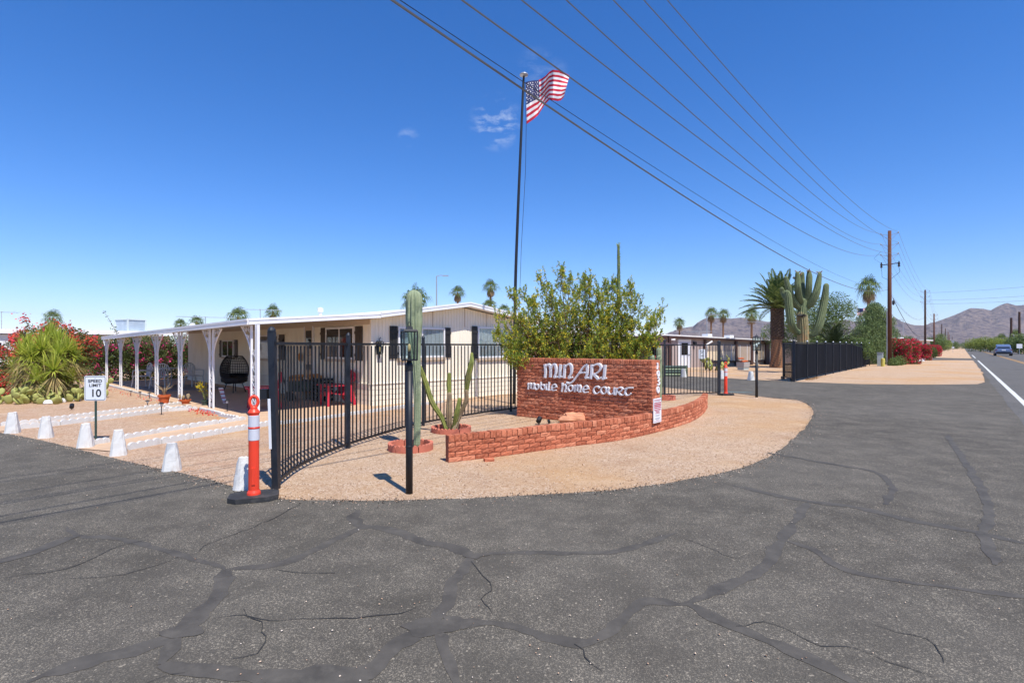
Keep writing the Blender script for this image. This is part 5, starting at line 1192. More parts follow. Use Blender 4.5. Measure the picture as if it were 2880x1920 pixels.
def speed_sign(loc, rz, label, s=1.0, zc=.86, lean=0):
    t = thing('speed_limit_sign', label, 'sign', loc, rz)
    W_, H_ = .335*s, .405*s; fn = lambda x, z, y: (x, y, z+zc)
    po = B(); po.bar((0, .012, 0), (0, .012, zc+.17), .030, .014)
    po.build('post', M['greenpost'], t)
    B().prism(rrect(W_, H_, .03), -.003, .0, fn=fn).build('panel', M['signwhite'], t)
    o_, i_ = rrect(W_-.022, H_-.022, .025), rrect(W_-.034, H_-.034, .022); b = B(); n = len(o_)
    b.add([(p[0], -.005, p[1]+zc) for p in o_]+[(p[0], -.005, p[1]+zc) for p in i_], [(k, (k+1) % n, n+(k+1) % n, n+k) for k in range(n)]); b.build('border', M['signblack'], t, recalc=False)
    text_obj('SPEED', .066*s, M['signblack'], t, (0, -.005, zc+.115*s), 1.22); text_obj('LIMIT', .066*s, M['signblack'], t, (0, -.005, zc+.045*s), 1.22)
    text_obj('10', .17*s, M['signblack'], t, (.01*s, -.005, zc-.085*s), 1.02)
    for z_ in (.165, -.175): B().lathe([(.006, 0), (.006, .004)], 8, (0, -.006, zc+z_*s)).build('bolt', M['galv'], t)
    return t
speed_sign(G(268, 1240), .08, 'white SPEED LIMIT 10 sign on a green post among the bollards')
s2 = G(1974, 1062); speed_sign(s2, .35, 'distant white speed limit sign on a post seen through the far fence', 1.15, 1.15)
# ================================================================== porch furniture
def adirondack(loc, rz, label):
    t = thing('adirondack_chair', label, 'chair', loc, rz, 'red plastic porch chairs')      # faces local -y
    for k in range(5): 
        B().bar((-.24+.12*k, -.30, .36), (-.24+.12*k, .22, .26), .105, .022).build('seat_slat', M['red'], t)
    for k, h in enumerate((.78, .86, .89, .86, .78)):
        x = (k-2)*.115; b = B(); b.bar((x*.9, .20, .24), (x*1.08, .42, h), .108, .022); b.lathe([(.054, -.011), (.054, .011)], 12, (0, 0, 0)) if False else None; b.build('back_slat', M['red'], t)
    B().tube([(.30*math.cos(a), .40-.02*math.sin(a), .68+.20*math.sin(a)) for a in np.linspace(.1, 3.04, 13)], .035, 6).build('back_rim', M['red'], t)
    for s in (-1, 1):
        B().box((s*.33, -.08, .53), (.13, .66, .025)).build('armrest', M['red'], t)
        b = B(); b.prism([(-.36, .01), (-.29, .01), (-.24, .36), (-.25, .52), (-.34, .52), (-.33, .33)], s*.30, s*.345, fn=lambda y, z, x: (x, y, z)); b.build('leg', M['red'], t)
        b = B(); b.prism([(.34, .01), (.41, .01), (.30, .52), (.20, .52), (.05, .30), (.16, .26)], s*.30, s*.345, fn=lambda y, z, x: (x, y, z)); b.build('leg', M['red'], t)
    B().box((0, -.315, .31), (.62, .03, .10)).build('apron', M['red'], t)
adirondack(G(741, 1149), math.radians(-62), 'red plastic adirondack chair behind the near fence post')
adirondack(G(947, 1139), math.radians(-55), 'red plastic adirondack chair between wagon and skirting, seen through the fence')
wg = thing('garden_wagon', 'green canvas garden wagon loaded with firewood on the porch', 'wagon', G(858, 1124), math.radians(28))
b = B(); b.box((0, 0, .40), (.90, .48, .28)); b.build('tub', M['greencloth'], wg)
for s in (-1, 1):
    for k in range(2): B().bar((-.40+.42*k, s*.247, .28), (-.02+.42*k, s*.247, .52), .02).build('frame_bar', M['black'], wg); B().bar((-.02+.42*k, s*.249, .28), (-.40+.42*k, s*.249, .52), .02).build('frame_bar', M['black'], wg)
    B().bar((-.46, s*.24, .55), (.46, s*.24, .55), .03).build('rail', M['black'], wg)
for sx in (-1, 1):
    for sy in (-1, 1): B().tube([(sx*.40, sy*.24, .12), (sx*.40, sy*.31, .12)], .12, 16).build('wheel', M['tyre'], wg)
B().bar((-.5, 0, .25), (-.62, 0, .9), .025).build('handle', M['black'], wg)
for k in range(8):
    tag(B().tube([(-.18, 0, 0), (.18, .02, .02)], random.uniform(.045, .06), 6).build('firewood_log', M['firewood'], loc=wg.location+Matrix.Rotation(.49, 3, 'Z') @ Vector((-.25+.5*(k % 2)+random.uniform(-.04, .04), -.14+.09*(k//2), .575+.05*(k % 3))), rz=.49+random.uniform(-.3, .3)), 'split firewood log heaped in the garden wagon', 'log', 'firewood in the wagon')
cr_ = thing('plastic_crate', 'black slatted crate standing beside the garden wagon', 'crate', HW(2.78, 2.35), HR)
for k in range(6): B().box((0, 0, .06+.11*k), (.42, .42, .06)).build('slat_ring', M['black'], cr_)
for sx in (-1, 1):
    for sy in (-1, 1): B().bar((sx*.2, sy*.2, .006), (sx*.2, sy*.2, .68), .03).build('corner_post', M['black'], cr_)
eg = thing('egg_chair', 'black wicker egg chair on splayed legs on the porch', 'chair', HW(2.05, 7.1), HR+math.radians(200)); eg.scale = (.86, .86, .92)
b = B(); nA, nZ = 26, 16; vs_ = []
for j in range(nZ+1):
    for i in range(nA+1):
        ph = math.radians(-125+250*i/nA); f = j/nZ; z = .36+f*.95; rx = .52*math.sin(math.pi*min(.93, .16+.72*f))**.6
        vs_.append((rx*math.sin(ph), -rx*math.cos(ph)*.9, z))
# woven shell: separate strands so light shows through
for j in range(nZ+1): b.tube([vs_[j*(nA+1)+i] for i in range(nA+1)], .013 if j > 5 else .03, 4, cap=False)
for i in range(0, nA+1): b.tube([vs_[j*(nA+1)+i] for j in range(nZ+1)], .010, 4, cap=False)
kind(b.build('wicker_shell', M['wicker'], eg), 'stuff')
B().lathe([(.30, .34), (.46, .40), (.47, .52), (.42, .56)], 20).build('cushion', M['wicker'], eg, smooth=True)
for k in range(4): a = .78+k*1.57; B().tube([(.25*math.cos(a), .25*math.sin(a), .38), (.40*math.cos(a), .40*math.sin(a), .012)], .018, 6).build('leg', M['black'], eg)
def resin_chair(loc, rz, label):
    t = thing('resin_chair', label, 'chair', loc, rz, 'white resin chairs round the porch table')
    B().box((0, 0, .42), (.46, .44, .025)).build('seat', M['whiteplastic'], t)
    for k in range(7):
        a = (k-3)/3; B().tube([(a*.16, .20, .43), (a*.21, .27, .66), (a*.20, .31, .88-.10*a*a)], .018, 5).build('back_slat', M['whiteplastic'], t)
    B().tube([(.25*math.cos(a_), .29-.02, .62+.28*math.sin(a_)) for a_ in np.linspace(0, 3.14, 13)], .02, 6).build('back_rim', M['whiteplastic'], t)
    for s in (-1, 1):
        B().tube([(s*.25, .27, .62), (s*.27, .05, .64), (s*.25, -.2, .62), (s*.24, -.22, .42)], .02, 6).build('armrest', M['whiteplastic'], t)
        for y in (-.2, .2): B().tube([(s*.21, y, .42), (s*.25, y*1.2, .012)], .024, 6).build('leg', M['whiteplastic'], t)
tc = HW(1.25, 11.5)
resin_chair(HW(.75, 10.75), HR+math.radians(-30), 'white resin chair in front of the porch table') ; resin_chair(HW(1.9, 10.9), HR+math.radians(20), 'white resin chair at the right end of the porch table'); resin_chair(HW(.45, 11.9), HR+math.radians(-80), 'white resin chair at the left end of the porch table')
tb = thing('resin_table', 'round white resin table among the porch chairs', 'table', tc)
B().lathe([(.42, .68), (.45, .69), (.45, .71), (.42, .715)], 20).build('table_top', M['whiteplastic'], tb)
for k in range(4): a = .4+k*1.57; B().tube([(.3*math.cos(a), .3*math.sin(a), .69), (.35*math.cos(a), .35*math.sin(a), .012)], .025, 6).build('leg', M['whiteplastic'], tb)
rug = thing('patio_rug', 'black and cream chevron rug on the porch floor', 'rug', HW(1.4, 10.6, .014), HR)
B().box((0, 0, .003), (2.3, 3.4, .004)).build('rug_backing', M['rugwhite'], rug)
for k in range(9):
    y = -1.5+k*.36; b = B()
    for m_ in range(6):
        x0, x1 = -1.1+m_*.365, -1.1+(m_+1)*.365; d = .12 if m_ % 2 else -.12; b.add([(x0, y-d, .0072), (x1, y+d, .0072), (x1, y+d+.17, .0072), (x0, y-d+.17, .0072)], [(0, 1, 2, 3)])
    b.build('chevron_stripe', M['rugblack'], rug, recalc=False)
st_ = thing('plant_stand', 'thin black metal plant stand beside the right adirondack chair', 'plant stand', G(1010, 1131), HR)
for sx in (-1, 1):
    for sy in (-1, 1): B().tube([(sx*.16, sy*.12, 0.01), (sx*.18, sy*.13, .55)], .009, 5).build('leg', M['black'], st_)
B().box((0, 0, .56), (.42, .30, .015)).build('shelf', M['black'], st_); B().box((0, 0, .14), (.36, .26, .012)).build('shelf', M['black'], st_)
# pots
def pot(loc, r, h, label, m_=None, name='plant_pot'):
    t = thing(name, label, 'pot', loc); B().lathe([(r*.66, 0), (r*.92, h*.78), (r*1.06, h*.78), (r*1.08, h), (r*.9, h), (r*.86, h*.85)], 18).build('pot', m_ or M['terracotta'], t); return t
t = pot(G(462, 1135), .145, .24, 'terracotta pot with dry stalks by the porch posts')
b = B()
for k in range(9): a = k*.7; b.tube([(0, 0, .2), (.06*math.cos(a), .06*math.sin(a), .38), (.22*math.cos(a), .20*math.sin(a), .44+.05*(k % 3))], [.015, .012, .004], 5)
b.build('stalks', M['cactuscork'], t)
t = pot(G(520, 1136), .14, .12, 'shallow terracotta bowl with small succulents on white stones')
for k in range(6): blob((.09*math.cos(k), .09*math.sin(k*1.7), .17+.04*(k % 2)), (.035, .035, .06), k).build('succulent', M['cactuscork'], t, smooth=True)
t = pot(G(578, 1140), .10, .14, 'dark pot with yellow flowering stems at the porch post', M['greenpost'])
b = B(); fl = []
for k in range(7):
    a = k*.9; tip = Vector((.13*math.cos(a)-.05, .1*math.sin(a), .30+.05*k)); b.tube([(0, 0, .1), tip*.5+Vector((0, 0, .1)), tip], .006, 4)
    for _ in range(14): fl.append((tip+Vector((random.gauss(0, .04), random.gauss(0, .04), random.gauss(0, .04))))[:])
b.build('stems', M['cactusyellow'], t); kind(leaves('flowers', fl, .05, LM['bushflower'], t, .9), 'stuff')
hb = thing('garden_banner', 'narrow white and red garden banner on a wire stake', 'banner', G(606, 1139), .5)
b = B(); b.tube([(0, 0, 0), (0, 0, .46), (.20, 0, .46)], .006, 5); b.build('stake', M['black'], hb)
b = B(); vs_ = []
for k in range(9):
    f = k/8; w = .055-.012*f; vs_ += [(.12-w+.10*f, -.01+.03*math.sin(f*5), .45-.40*f), (.12+w+.10*f, .01+.03*math.sin(f*5), .45-.40*f)]
b.add(vs_, [(2*k, 2*k+1, 2*k+3, 2*k+2) for k in range(8)]); bn = b.build('cloth', M['signwhite'], hb, recalc=False)
b = B()
for k in (1, 3, 5, 7):
    a = [Vector(vs_[2*k+j]) for j in range(2)]+[Vector(vs_[2*k+3]).lerp(Vector(vs_[2*k+1]), .5), Vector(vs_[2*k+2]).lerp(Vector(vs_[2*k]), .5)]
    b.add([p+Vector((.004, -.004, 0)) for p in a], [(0, 1, 2, 3)])
b.build('print', M['signred'], bn, recalc=False)
def solar(loc, h, label):
    t = thing('solar_light', label, 'garden light', loc, 0, 'small black solar path lights'); B().tube([(0, 0, 0), (0, 0, h*.7)], .010, 6).build('stake', M['black'], t)
    B().lathe([(.022, h*.7), (.026, h*.88)], 10).build('lens', M['whiteplastic'], t); B().lathe([(.055, h*.88), (.05, h*.92), (.02, h)], 12).build('cap', M['black'], t)
for px, h, lb in (((415, 1150), .22, 'solar path light behind the upper walk edging'), ((454, 1166), .28, 'solar path light on the near edging of the upper walk'), ((639, 1158), .29, 'solar path light before the patio corner edging'), ((368, 1113), .17, 'solar path light between the farther porch posts'), ((420, 1121), .19, 'solar path light at the fourth porch post'), ((394, 1116), .17, 'solar path light beside the third porch post')): solar(G(*px), h, lb)
spotlight(G(202, 1152), .6, 'small black spotlight alone on the pink gravel', .8)
# ================================================================== yucca, bougainvilleas, prickly pears at left
def blades(heads, n, L_, w, mat_, name, parent, lo=-.5, hi=1.0, bend=.25):
    V, Fc = [], []; 
    for (c, sc_) in heads:
        c = Vector(c)
        for k in range(n):
            a = random.uniform(0, 6.283); e = random.uniform(lo, hi); d = Vector((math.cos(a)*math.cos(e), math.sin(a)*math.cos(e), math.sin(e))); L2_ = L_*sc_*random.uniform(.75, 1.15)
            s_ = d.cross(Vector((0, 0, 1))).normalized() if abs(d.z) < .98 else Vector((1, 0, 0)); o = len(V)
            for i in range(4):
                f = i/3; p = c+d*L2_*f-Vector((0, 0, bend*L2_*f*f*(1 if e < .6 else .2))); ww = w*sc_*(1-f*.9)*(.8 if i == 0 else 1); V += [(p-s_*ww)[:], (p+s_*ww)[:]]
            Fc += [(o+2*i, o+2*i+1, o+2*i+3, o+2*i+2) for i in range(3)]
    return kind(obj(name, npmesh(name, V, Fc, mat_), parent), 'stuff')
yc = G(125, 1122); YD = yc.y
yu = thing('yucca', 'huge spiky yellow green yucca clump in front of the red bougainvillea', 'yucca', yc)
def LY(u, v, dy): return P(u, v, YD+dy)-yc
hd = [(120, 985, -.3, 1.1), (62, 1000, -.1, 1.0), (188, 988, -.2, 1.0), (152, 1042, -.9, 1.05), (145, 945, .3, .9), (95, 1020, -.5, .9), (210, 1030, .1, .8), (40, 1035, .1, .8), (100, 1065, -.7, .8), (180, 1060, -.5, .8), (125, 960, .2, .9), (165, 965, 0, .9), (80, 975, .1, .9), (205, 1000, -.1, .85), (52, 1060, -.2, .8), (200, 1065, -.3, .8), (130, 1085, -.9, .75), (165, 1000, -.5, 1.0), (90, 1000, -.4, 1.0)]
heads = [(LY(u, v, dy), s) for u, v, dy, s in hd]
blades(heads, 120, .54, .024, LM['yucca'], 'leaves', yu, -.35, 1.5, .22); blades([(c-Vector((0, 0, .15)), s) for c, s in heads], 80, .62, .017, LM['yuccadead'], 'dry_leaves', yu, -1.3, -.25, .25)
b = B()
for c, s in heads: b.tube([(c.x*.4, c.y*.4, 0), (c.x*.8, c.y*.8, c.z*.5), c], [.09, .08, .07], 7)
b.build('trunks', M['bark'], yu)
def bougainvillea(name, base, blobs, nleaf, nfl, fmat, label, lsize=.06, fsize=.07, sprays=(), shell=.55, bare=False):
    t = thing(name, label, 'bougainvillea', base); bl = [((Vector(c)-base)[:], r) for c, r in blobs]
    b = B()
    for c, r in bl: branches(b, (c[0]*.3, c[1]*.3, 0), [c], .025, .006, .06)
    pts_ = clump_points(bl, nleaf, shell); pts_[:, 2] = np.maximum(pts_[:, 2], .04)
    kind(leaves('foliage', pts_, lsize, LM['boug'], t, .6), 'stuff')
    k = clump_points(bl, nfl//9, .92); k[:, 2] = np.maximum(k[:, 2], .1); fl = []
    for c in k:
        if mnoise.noise(Vector(c)*1.6) < -.12: continue
        m_ = random.randint(6, 16)
        for _ in range(m_): fl.append((c[0]+random.gauss(0, .075), c[1]+random.gauss(0, .075), c[2]+random.gauss(0, .06)))
    sl = []
    for (p0, p1) in sprays:
        a, c = Vector(p0)-base, Vector(p1)-base; b.tube([a, a.lerp(c, .5)+Vector((0, 0, .06)), c], [.012, .008, .004], 4)
        for _ in range(40): q = a.lerp(c, random.random()); sl.append((q.x+random.gauss(0, .04), q.y+random.gauss(0, .04), q.z+random.gauss(0, .03)))
        for _ in range(0 if bare else 60): fl.append((c.x+random.gauss(0, .10), c.y+random.gauss(0, .08), c.z+random.gauss(0, .08)))
    if sl: kind(leaves('spray_leaves', sl, lsize, LM['boug'], t, .6), 'stuff')
    kind(leaves('flowers', fl, fsize, LM[fmat], t, .9), 'stuff'); b.build('branches', M['bark'], t); return t
BY = YD+1.2; bq = lambda u, v, dy=0: P(u, v, BY+dy)
base_l = Vector((bq(120, 1100).x, BY, 0))
bougainvillea('bougainvillea', base_l, [(bq(60, 1000), .55), (bq(20, 1040), .6), (bq(15, 1085), .5), (bq(95, 965), .5), (bq(150, 960), .55), (bq(205, 965), .5), (bq(235, 985), .38), (bq(228, 1030), .4), (bq(120, 1010), .7), (bq(185, 1010), .6), (bq(60, 1090), .5), (bq(-25, 1060), .5)], 16000, 12000, 'bougred', 'red bougainvillea bush sprawling behind the big yucca', .07, .06,
    [(bq(92, 945), bq(70, 896)), (bq(140, 945), bq(157, 915)), (bq(165, 950), bq(188, 918)), (bq(110, 950), bq(128, 922)), (bq(190, 950), bq(200, 930)), (bq(60, 960), bq(36, 946)), (bq(70, 950), bq(64, 935))])
hyq = lambda x, y, z: HW(x, y, z)
bougainvillea('bougainvillea', HW(2.1, 17.6), [(hyq(-.1+.55*k, 17.6+.3*math.sin(k*2), z), .60) for k in range(9) for z in (.5, 1.05, 1.45)], 30000, 4200, 'bougpink', 'magenta bougainvillea hedge behind the porch at the far end of the home', .085, .08, [(P(335, 950, HW(0, 17.6).y), P(290, 872, HW(0, 17.6).y))], bare=True)
# prickly pear patch
def pear(base, n, spread, label, ps=.10, hmax=3, seed=1, mt='pear', name='prickly_pear'):
    r = random.Random(seed); t = thing(name, label, 'cactus', base); b = B()
    def pad(c, d, s):
        d = Vector(d).normalized(); x = d.cross(Vector((r.gauss(0, 1), r.gauss(0, 1), .1))).normalized(); y = d.cross(x); vs_ = []; N_ = 10
        for sg in (-1, 1):
            for rr_, off in ((.97, .10), (.55, .20)):
                for j in range(N_):
                    a = 2*math.pi*j/N_; q = c+d*s*(1+math.sin(a)*rr_)+x*math.cos(a)*s*.78*rr_+y*sg*s*off; vs_.append(q)
        fs_ = []
        for j in range(N_):
            k = (j+1) % N_; fs_ += [(j, k, N_+k, N_+j), (2*N_+j, 3*N_+j, 3*N_+k, 2*N_+k), (j, 2*N_+j, 2*N_+k, k)]
        fs_ += [tuple(range(N_, 2*N_)), tuple(range(3*N_, 4*N_))]
        B().add(vs_, fs_).build('pad', LM[mt], t, smooth=True)
    for k in range(n):
        c = Vector((r.uniform(-1, 1)*spread[0], r.uniform(-1, 1)*spread[1], 0)); d = Vector((r.gauss(0, .5), r.gauss(0, .5), 1)); s = ps*r.uniform(.8, 1.2)
        for lv in range(r.randint(1, hmax)):
            pad(c, d, s); c = c+d.normalized()*s*1.9; d = Vector((r.gauss(0, .7), r.gauss(0, .7), .8)); s *= .85
    return t
pear(G(92, 1132), 75, (1.05, .42), 'sprawling prickly pear patch at the foot of the yucca, left part', .125, 2, 1); pear(G(195, 1122), 48, (.75, .45), 'prickly pear patch beside the white rocks, right of the yucca', .12, 3, 2)
for k, (u, v) in enumerate(((160, 1132), (172, 1131), (198, 1128), (213, 1127), (135, 1136))): tag(blob((0, 0, .04), (.13, .08, .07), k*3.1).build('white_rock', M['whiterock'], loc=G(u, v)), 'white painted rock edging the prickly pear patch', 'rock', 'white rocks by the prickly pears')
# ================================================================== neighbouring homes
H2 = P(0, 972, 26.5); H2.z = 0
n2 = thing('neighbour_home', 'white roofed tan corrugated home behind the bougainvillea at far left', 'house', H2, HR)
z2 = 2.12
ribwall(lambda s, o: (-4+s, 1.2-o), (.35, lambda s: z2), 11.5, .16, .03).build('wall', M['sidingtan'], n2, recalc=False)
B().box((1.75, 1.25, .17), (11.5, .08, .34)).build('skirting', M['siding'], n2)
b = B(); b.box((1.6, 4.5, z2+.16), (12.4, 9.4, .10)); b.build('roof', M['roofwhite'], n2)
B().box((1.6, -.22, z2+.14), (12.4, .06, .22)).build('fascia', M['fascia'], n2)
b = B(); b.box((-1.0, .55, 1.05), (3.4, 1.2, 2.1)); b.build('side_room', M['whiteplastic'], n2)
window(n2, 'g', -.75, .1, 1.15, 1.75, -.06, 1, False, .05, True)
for x_ in (hx(264, 0)*0+4.4,):
    po = B()
    for s in (-1, 1): po.box((x_+s*.11, -.12, z2/2), (.05, .05, z2))
    po = po.build('porch_post', M['white'], n2); b = B()
    for k in range(4): scroll(b, x_, -.12, .5+.4*k, .09)
    for k in range(5): b.bar((x_-.09, -.12, .25+.42*k), (x_+.09, -.12, .25+.42*k), .015)
    b.build('scrollwork', M['white'], po)
hr = thing('handrail', 'dark red stair handrail against the tan corrugated home', 'handrail', n2.location+E2*5.6+E1*.6, HR)
for x_ in (0, .5): B().bar((x_, 0, 0), (x_, 0, .8+x_*.8), .05).build('baluster', M['redhand'], hr)
B().bar((-.1, 0, .75), (1.5, 0, 1.9), .06).build('rail', M['redhand'], hr)
ev = thing('evaporative_cooler', 'pale blue grey evaporative cooler standing above the neighbour roof', 'cooler', P(367, 945, 31), -.35)
ev.location.z = 2.3; q = P(367, 898, 31); s_ = 62*31/F; hh = q.z-2.3
for f in range(2): 
    B().box((0, 0, hh*(.04 if f == 0 else .97)), (s_*.86, s_*.86, .06)).build('trim', M['coolertrim'], ev)
B().box((0, 0, hh*.5), (s_*.80, s_*.80, hh*.9)).build('panel', M['cooler'], ev)
for sx in (-1, 1):
    for sy in (-1, 1): B().box((sx*s_*.4, sy*s_*.4, hh*.5), (.07, .07, hh*.9)).build('corner_trim', M['coolertrim'], ev)
q = P(4, 876, 30); antenna(Vector((q.x, q.y, 1.6)), q.z-1.6, 1.4, 'tv antenna on a mast at the far left edge', .9)
q = P(560, 903, 25); tag(B().lathe([(.02, 0), (.13, .025), (.2, .07), (.205, .08), (.12, .035), (.02, .012)], 18).build('satellite_dish', M['whiteplastic'], loc=(q.x-.3, q.y, q.z-.2)), 'small white satellite dish behind the porch roof', 'dish')
bpy.data.objects['satellite_dish'].scale = (.6, .6, .6)
bpy.data.objects['satellite_dish'].rotation_euler = (math.radians(70), 0, .4)
# white carport home seen through the bush
H4 = Vector((.9, 22.5, 0)); n4 = thing('carport_home', 'white and beige carport home glimpsed through the bush', 'house', H4, math.radians(30))
ribwall(lambda s, o: (s, 1.5-o), (.02, lambda s: 2.15), 4.6, .16, .02).build('wall', M['siding'], n4, recalc=False)
b = B(); b.box((2.3, .9, 2.22), (5.2, 3.2, .12)); b.build('roof', M['roofwhite'], n4)
B().box((2.3, -.72, 2.14), (5.2, .05, .14)).build('fascia', M['fascia'], n4)
for x_ in (.1, 1.6, 3.1, 4.6): B().box((x_, -.6, 1.08), (.07, .07, 2.14)).build('carport_post', M['white'], n4)
window(n4, 'g', .9, 1.9, 1.0, 1.7, 1.48, 2, False, .05, True); window(n4, 'g', 2.9, 3.7, 1.0, 1.7, 1.48, 2, False, .05, True)
# brown and beige home beyond the second drive
Sa, Sb = Vector((6.7, 33.6, 0)), Vector((22.7, 47.0, 0)); r3 = math.atan2(Sb.y-Sa.y, Sb.x-Sa.x); L3 = (Sb-Sa).length; d3 = (Sb-Sa).normalized()
n3 = thing('brown_home', 'long taupe home with beige shaded windows beyond the second drive', 'house', Sa, r3)
def x3(u): q = (u-CX)/F; return (q*Sa.y-Sa.x)/(d3.x-q*d3.y)
def z3(v, x): return EYE-(v-HY)*(Sa+d3*x).y/F
top3 = lambda x: float(np.interp(x, [0, x3(1862), x3(2171), L3+8], [z3(943, 0), z3(940, x3(1862)), z3(956, x3(2171)), z3(956, x3(2171))]))
xa, xb, xc, xd = x3(1886), x3(1982), x3(2152), x3(2178)
ribwall(lambda s, o: (s, -o), (.0, lambda s: top3(s)-.1), xb, .2, .02).build('wall', M['taupe'], n3, recalc=False)
ribwall(lambda s, o: (xb+s, .002-o), (.0, lambda s: top3(xb+s)-.1), xc-xb, .2, .02).build('wall', M['brownpanel'], n3, recalc=False)
ribwall(lambda s, o: (xc+s, -o), (.0, lambda s: top3(xc+s)-.1), L3+8-xc, .2, .02).build('wall', M['taupelight'], n3, recalc=False)
b = B(); vs_ = []
for x_ in (-1.0, x3(1862), x3(2171), L3+8): vs_ += [(x_, -.30, top3(x_)-.08), (x_, -.30, top3(x_)), (x_, 8, top3(x_)+.25), (x_, 8, top3(x_)+.1)]
b.add(vs_, [(4*i+j, 4*i+(j+1) % 4, 4*i+4+(j+1) % 4, 4*i+4+j) for i in range(3) for j in range(4)]+[(0, 1, 2, 3), (12, 13, 14, 15)]); b.build('roof', M['roofwhite'], n3)
b = B(); vs_ = []
for x_ in (-1.0, x3(1862), x3(2171), L3+8): vs_ += [(x_, -.28, top3(x_)-.22), (x_, -.28, top3(x_)-.082), (x_, -.22, top3(x_)-.082), (x_, -.22, top3(x_)-.22)]
b.add(vs_, [(4*i+j, 4*i+(j+1) % 4, 4*i+4+(j+1) % 4, 4*i+4+j) for i in range(3) for j in range(4)]+[(0, 1, 2, 3), (12, 13, 14, 15)]); b.build('fascia', M['browntrim'], n3)
def b3(name, m_, u0, u1, v0, v1, d0, d1, par=n3):
    xa_, xb_ = x3(u0), x3(u1); xm = (xa_+xb_)/2; return B().box((xm, -(d0+d1)/2, (z3(v0, xm)+z3(v1, xm))/2), (xb_-xa_, d1-d0, abs(z3(v0, xm)-z3(v1, xm)))).build(name, m_, par)
dr = b3('door', M['door'], 1909, 1937, 958, 1034, .01, .05); b3('door_frame', M['white'], 1905, 1941, 954, 959, .0, .09, dr); b3('door_frame', M['white'], 1905, 1909, 959, 1036, .0, .07, dr); b3('door_frame', M['white'], 1937, 1941, 959, 1036, .0, .07, dr); b3('pane', M['darkglass'], 1915, 1933, 964, 998, .051, .056, dr); b3('knob', M['black'], 1934.5, 1936.5, 996, 999, .05, .09, dr); b3('panel', M['white'], 1913, 1921, 1004, 1028, .051, .056, dr); b3('panel', M['white'], 1925, 1933, 1004, 1028, .051, .056, dr)
b3('column', M['browntrim'], 1867, 1873, 945, 1036, .3, .42); b3('column', M['browntrim'], 2065, 2070, 955, 1036, .02, .14); b3('column', M['browntrim'], 2108, 2113, 957, 1034, .02, .14); b3('column', M['browntrim'], 2148, 2158, 958, 1031, .02, .2); b3('column', M['browntrim'], 1978, 1983, 948, 1036, .02, .12)
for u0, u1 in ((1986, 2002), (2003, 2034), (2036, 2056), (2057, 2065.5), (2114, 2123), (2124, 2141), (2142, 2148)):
    w = b3('window', M['beigepanel'], u0, u1, 987, 1013, .02, .05); b3('painted_eave_shadow', M['brownpanel'], u0, u1, 970, 986.5, .02, .055, w); b3('mullion', M['white'], u1-1, u1, 969, 1014, .02, .07, w)  # brown upper half paints in the roof overhang's shadow; beige half is the sunlit window
for u0, u1 in ((2073, 2080), (2081, 2100), (2101, 2108)):
    w = b3('window', M['brownpanel'], u0, u1, 970, 1013, .02, .05); b3('mullion', M['white'], u1-1, u1, 969, 1014, .02, .07, w)
b3('sill_rail', M['browntrim'], 1986, 2148, 1014, 1017, .05, .10); b3('skirt_rail', M['browntrim'], 1986, 2148, 1029, 1030.5, .03, .06)
for u, vt in ((1875, 945), (1981, 960), (2115, 962), (2160, 960)):
    x_ = x3(u); b = B(); b.tube([(x_+.35, -.42, top3(x_)-.35), (x_, -.16, z3(vt, x_)-.25), (x_, -.16, .25), (x_+.15, -.42, .06)], .07, 8); b.build('downspout', M['white'], n3)
wl3 = b3('wall_lamp', M['black'], 1948, 1953, 961, 968, .01, .2)
b = B(); b.box((x3(1812), -.7, 1.75), (3.0, 1.2, .05), rot=Matrix.Rotation(math.radians(18), 3, 'X')); b.build('awning', M['browntrim'], n3)
for k in range(2): B().box((x3(1790+k*45), -.03, 1.25), (1.1, .06, .9)).build('window', M['darkglass'], n3)
for u, v in ((1875, 939), (2018, 943), (2079, 948)):
    x_ = x3(u); tag(B().box((0, 0, .12), (.6, .5, .24)).build('roof_unit', M['white'], loc=Sa+d3*x_+Vector((-.5, .8, top3(x_)+.02)), rz=r3), 'small white unit on the taupe home roof', 'vent', 'small white roof units')
q = P(1967, 931, 41); antenna(Vector((q.x, q.y, 2.1)), q.z-2.1, 2.0, 'white tv antenna on the taupe home roof', .2)
q = P(2145, 904, 52); antenna(Vector((q.x, q.y, 2.0)), q.z-2.0, 3.2, 'wide tv antenna on a tall mast left of the saguaro', .2)
# items before the brown home
pear(G(2010, 1041), 9, (.5, .4), 'upright prickly pear before the taupe home, seen by the fence end post', .24, 4, 5)
bp_ = G(2090, 1040); pl_ = thing('planter_box', 'grey blue planter box with rusty bowls before the taupe home', 'planter', bp_, .6); pl_.scale = (.62, .62, .62)
B().box((0, 0, .55), (1.0, .8, .5), taper=1.1).build('box', M['cementwall'], pl_); B().box((0, 0, .15), (.9, .7, .3)).build('stand', M['greybox'], pl_)
for x_, z_ in ((-.35, 1.2), (.35, .92), (-.05, .86)): blob((x_, 0, z_), (.33, .3, .08), x_).build('bowl', M['terracotta'], pl_)
gr = thing('striped_roll', 'green striped rolled barrier lying between two distant bollards', 'barrier', G(1898, 1059), .0)
for k in range(4): B().tube([(-.65, .05, .10+.13*k), (.65, .05, .10+.13*k)], .068, 8).build('roll', M['greenpost'] if k % 2 else M['pearl'] if 'pearl' in M else M['cactus'], gr)
for sx in (-.6, .6): B().bar((sx, 0, 0), (sx, 0, .58), .05).build('stake', M['cactus'], gr)
bc = thing('barrel_cactus_group', 'cluster of pale spiny columnar cacti beyond the right end of the sign', 'cactus', Vector((P(1846, 1000, 15.2).x, 15.2, 0)))
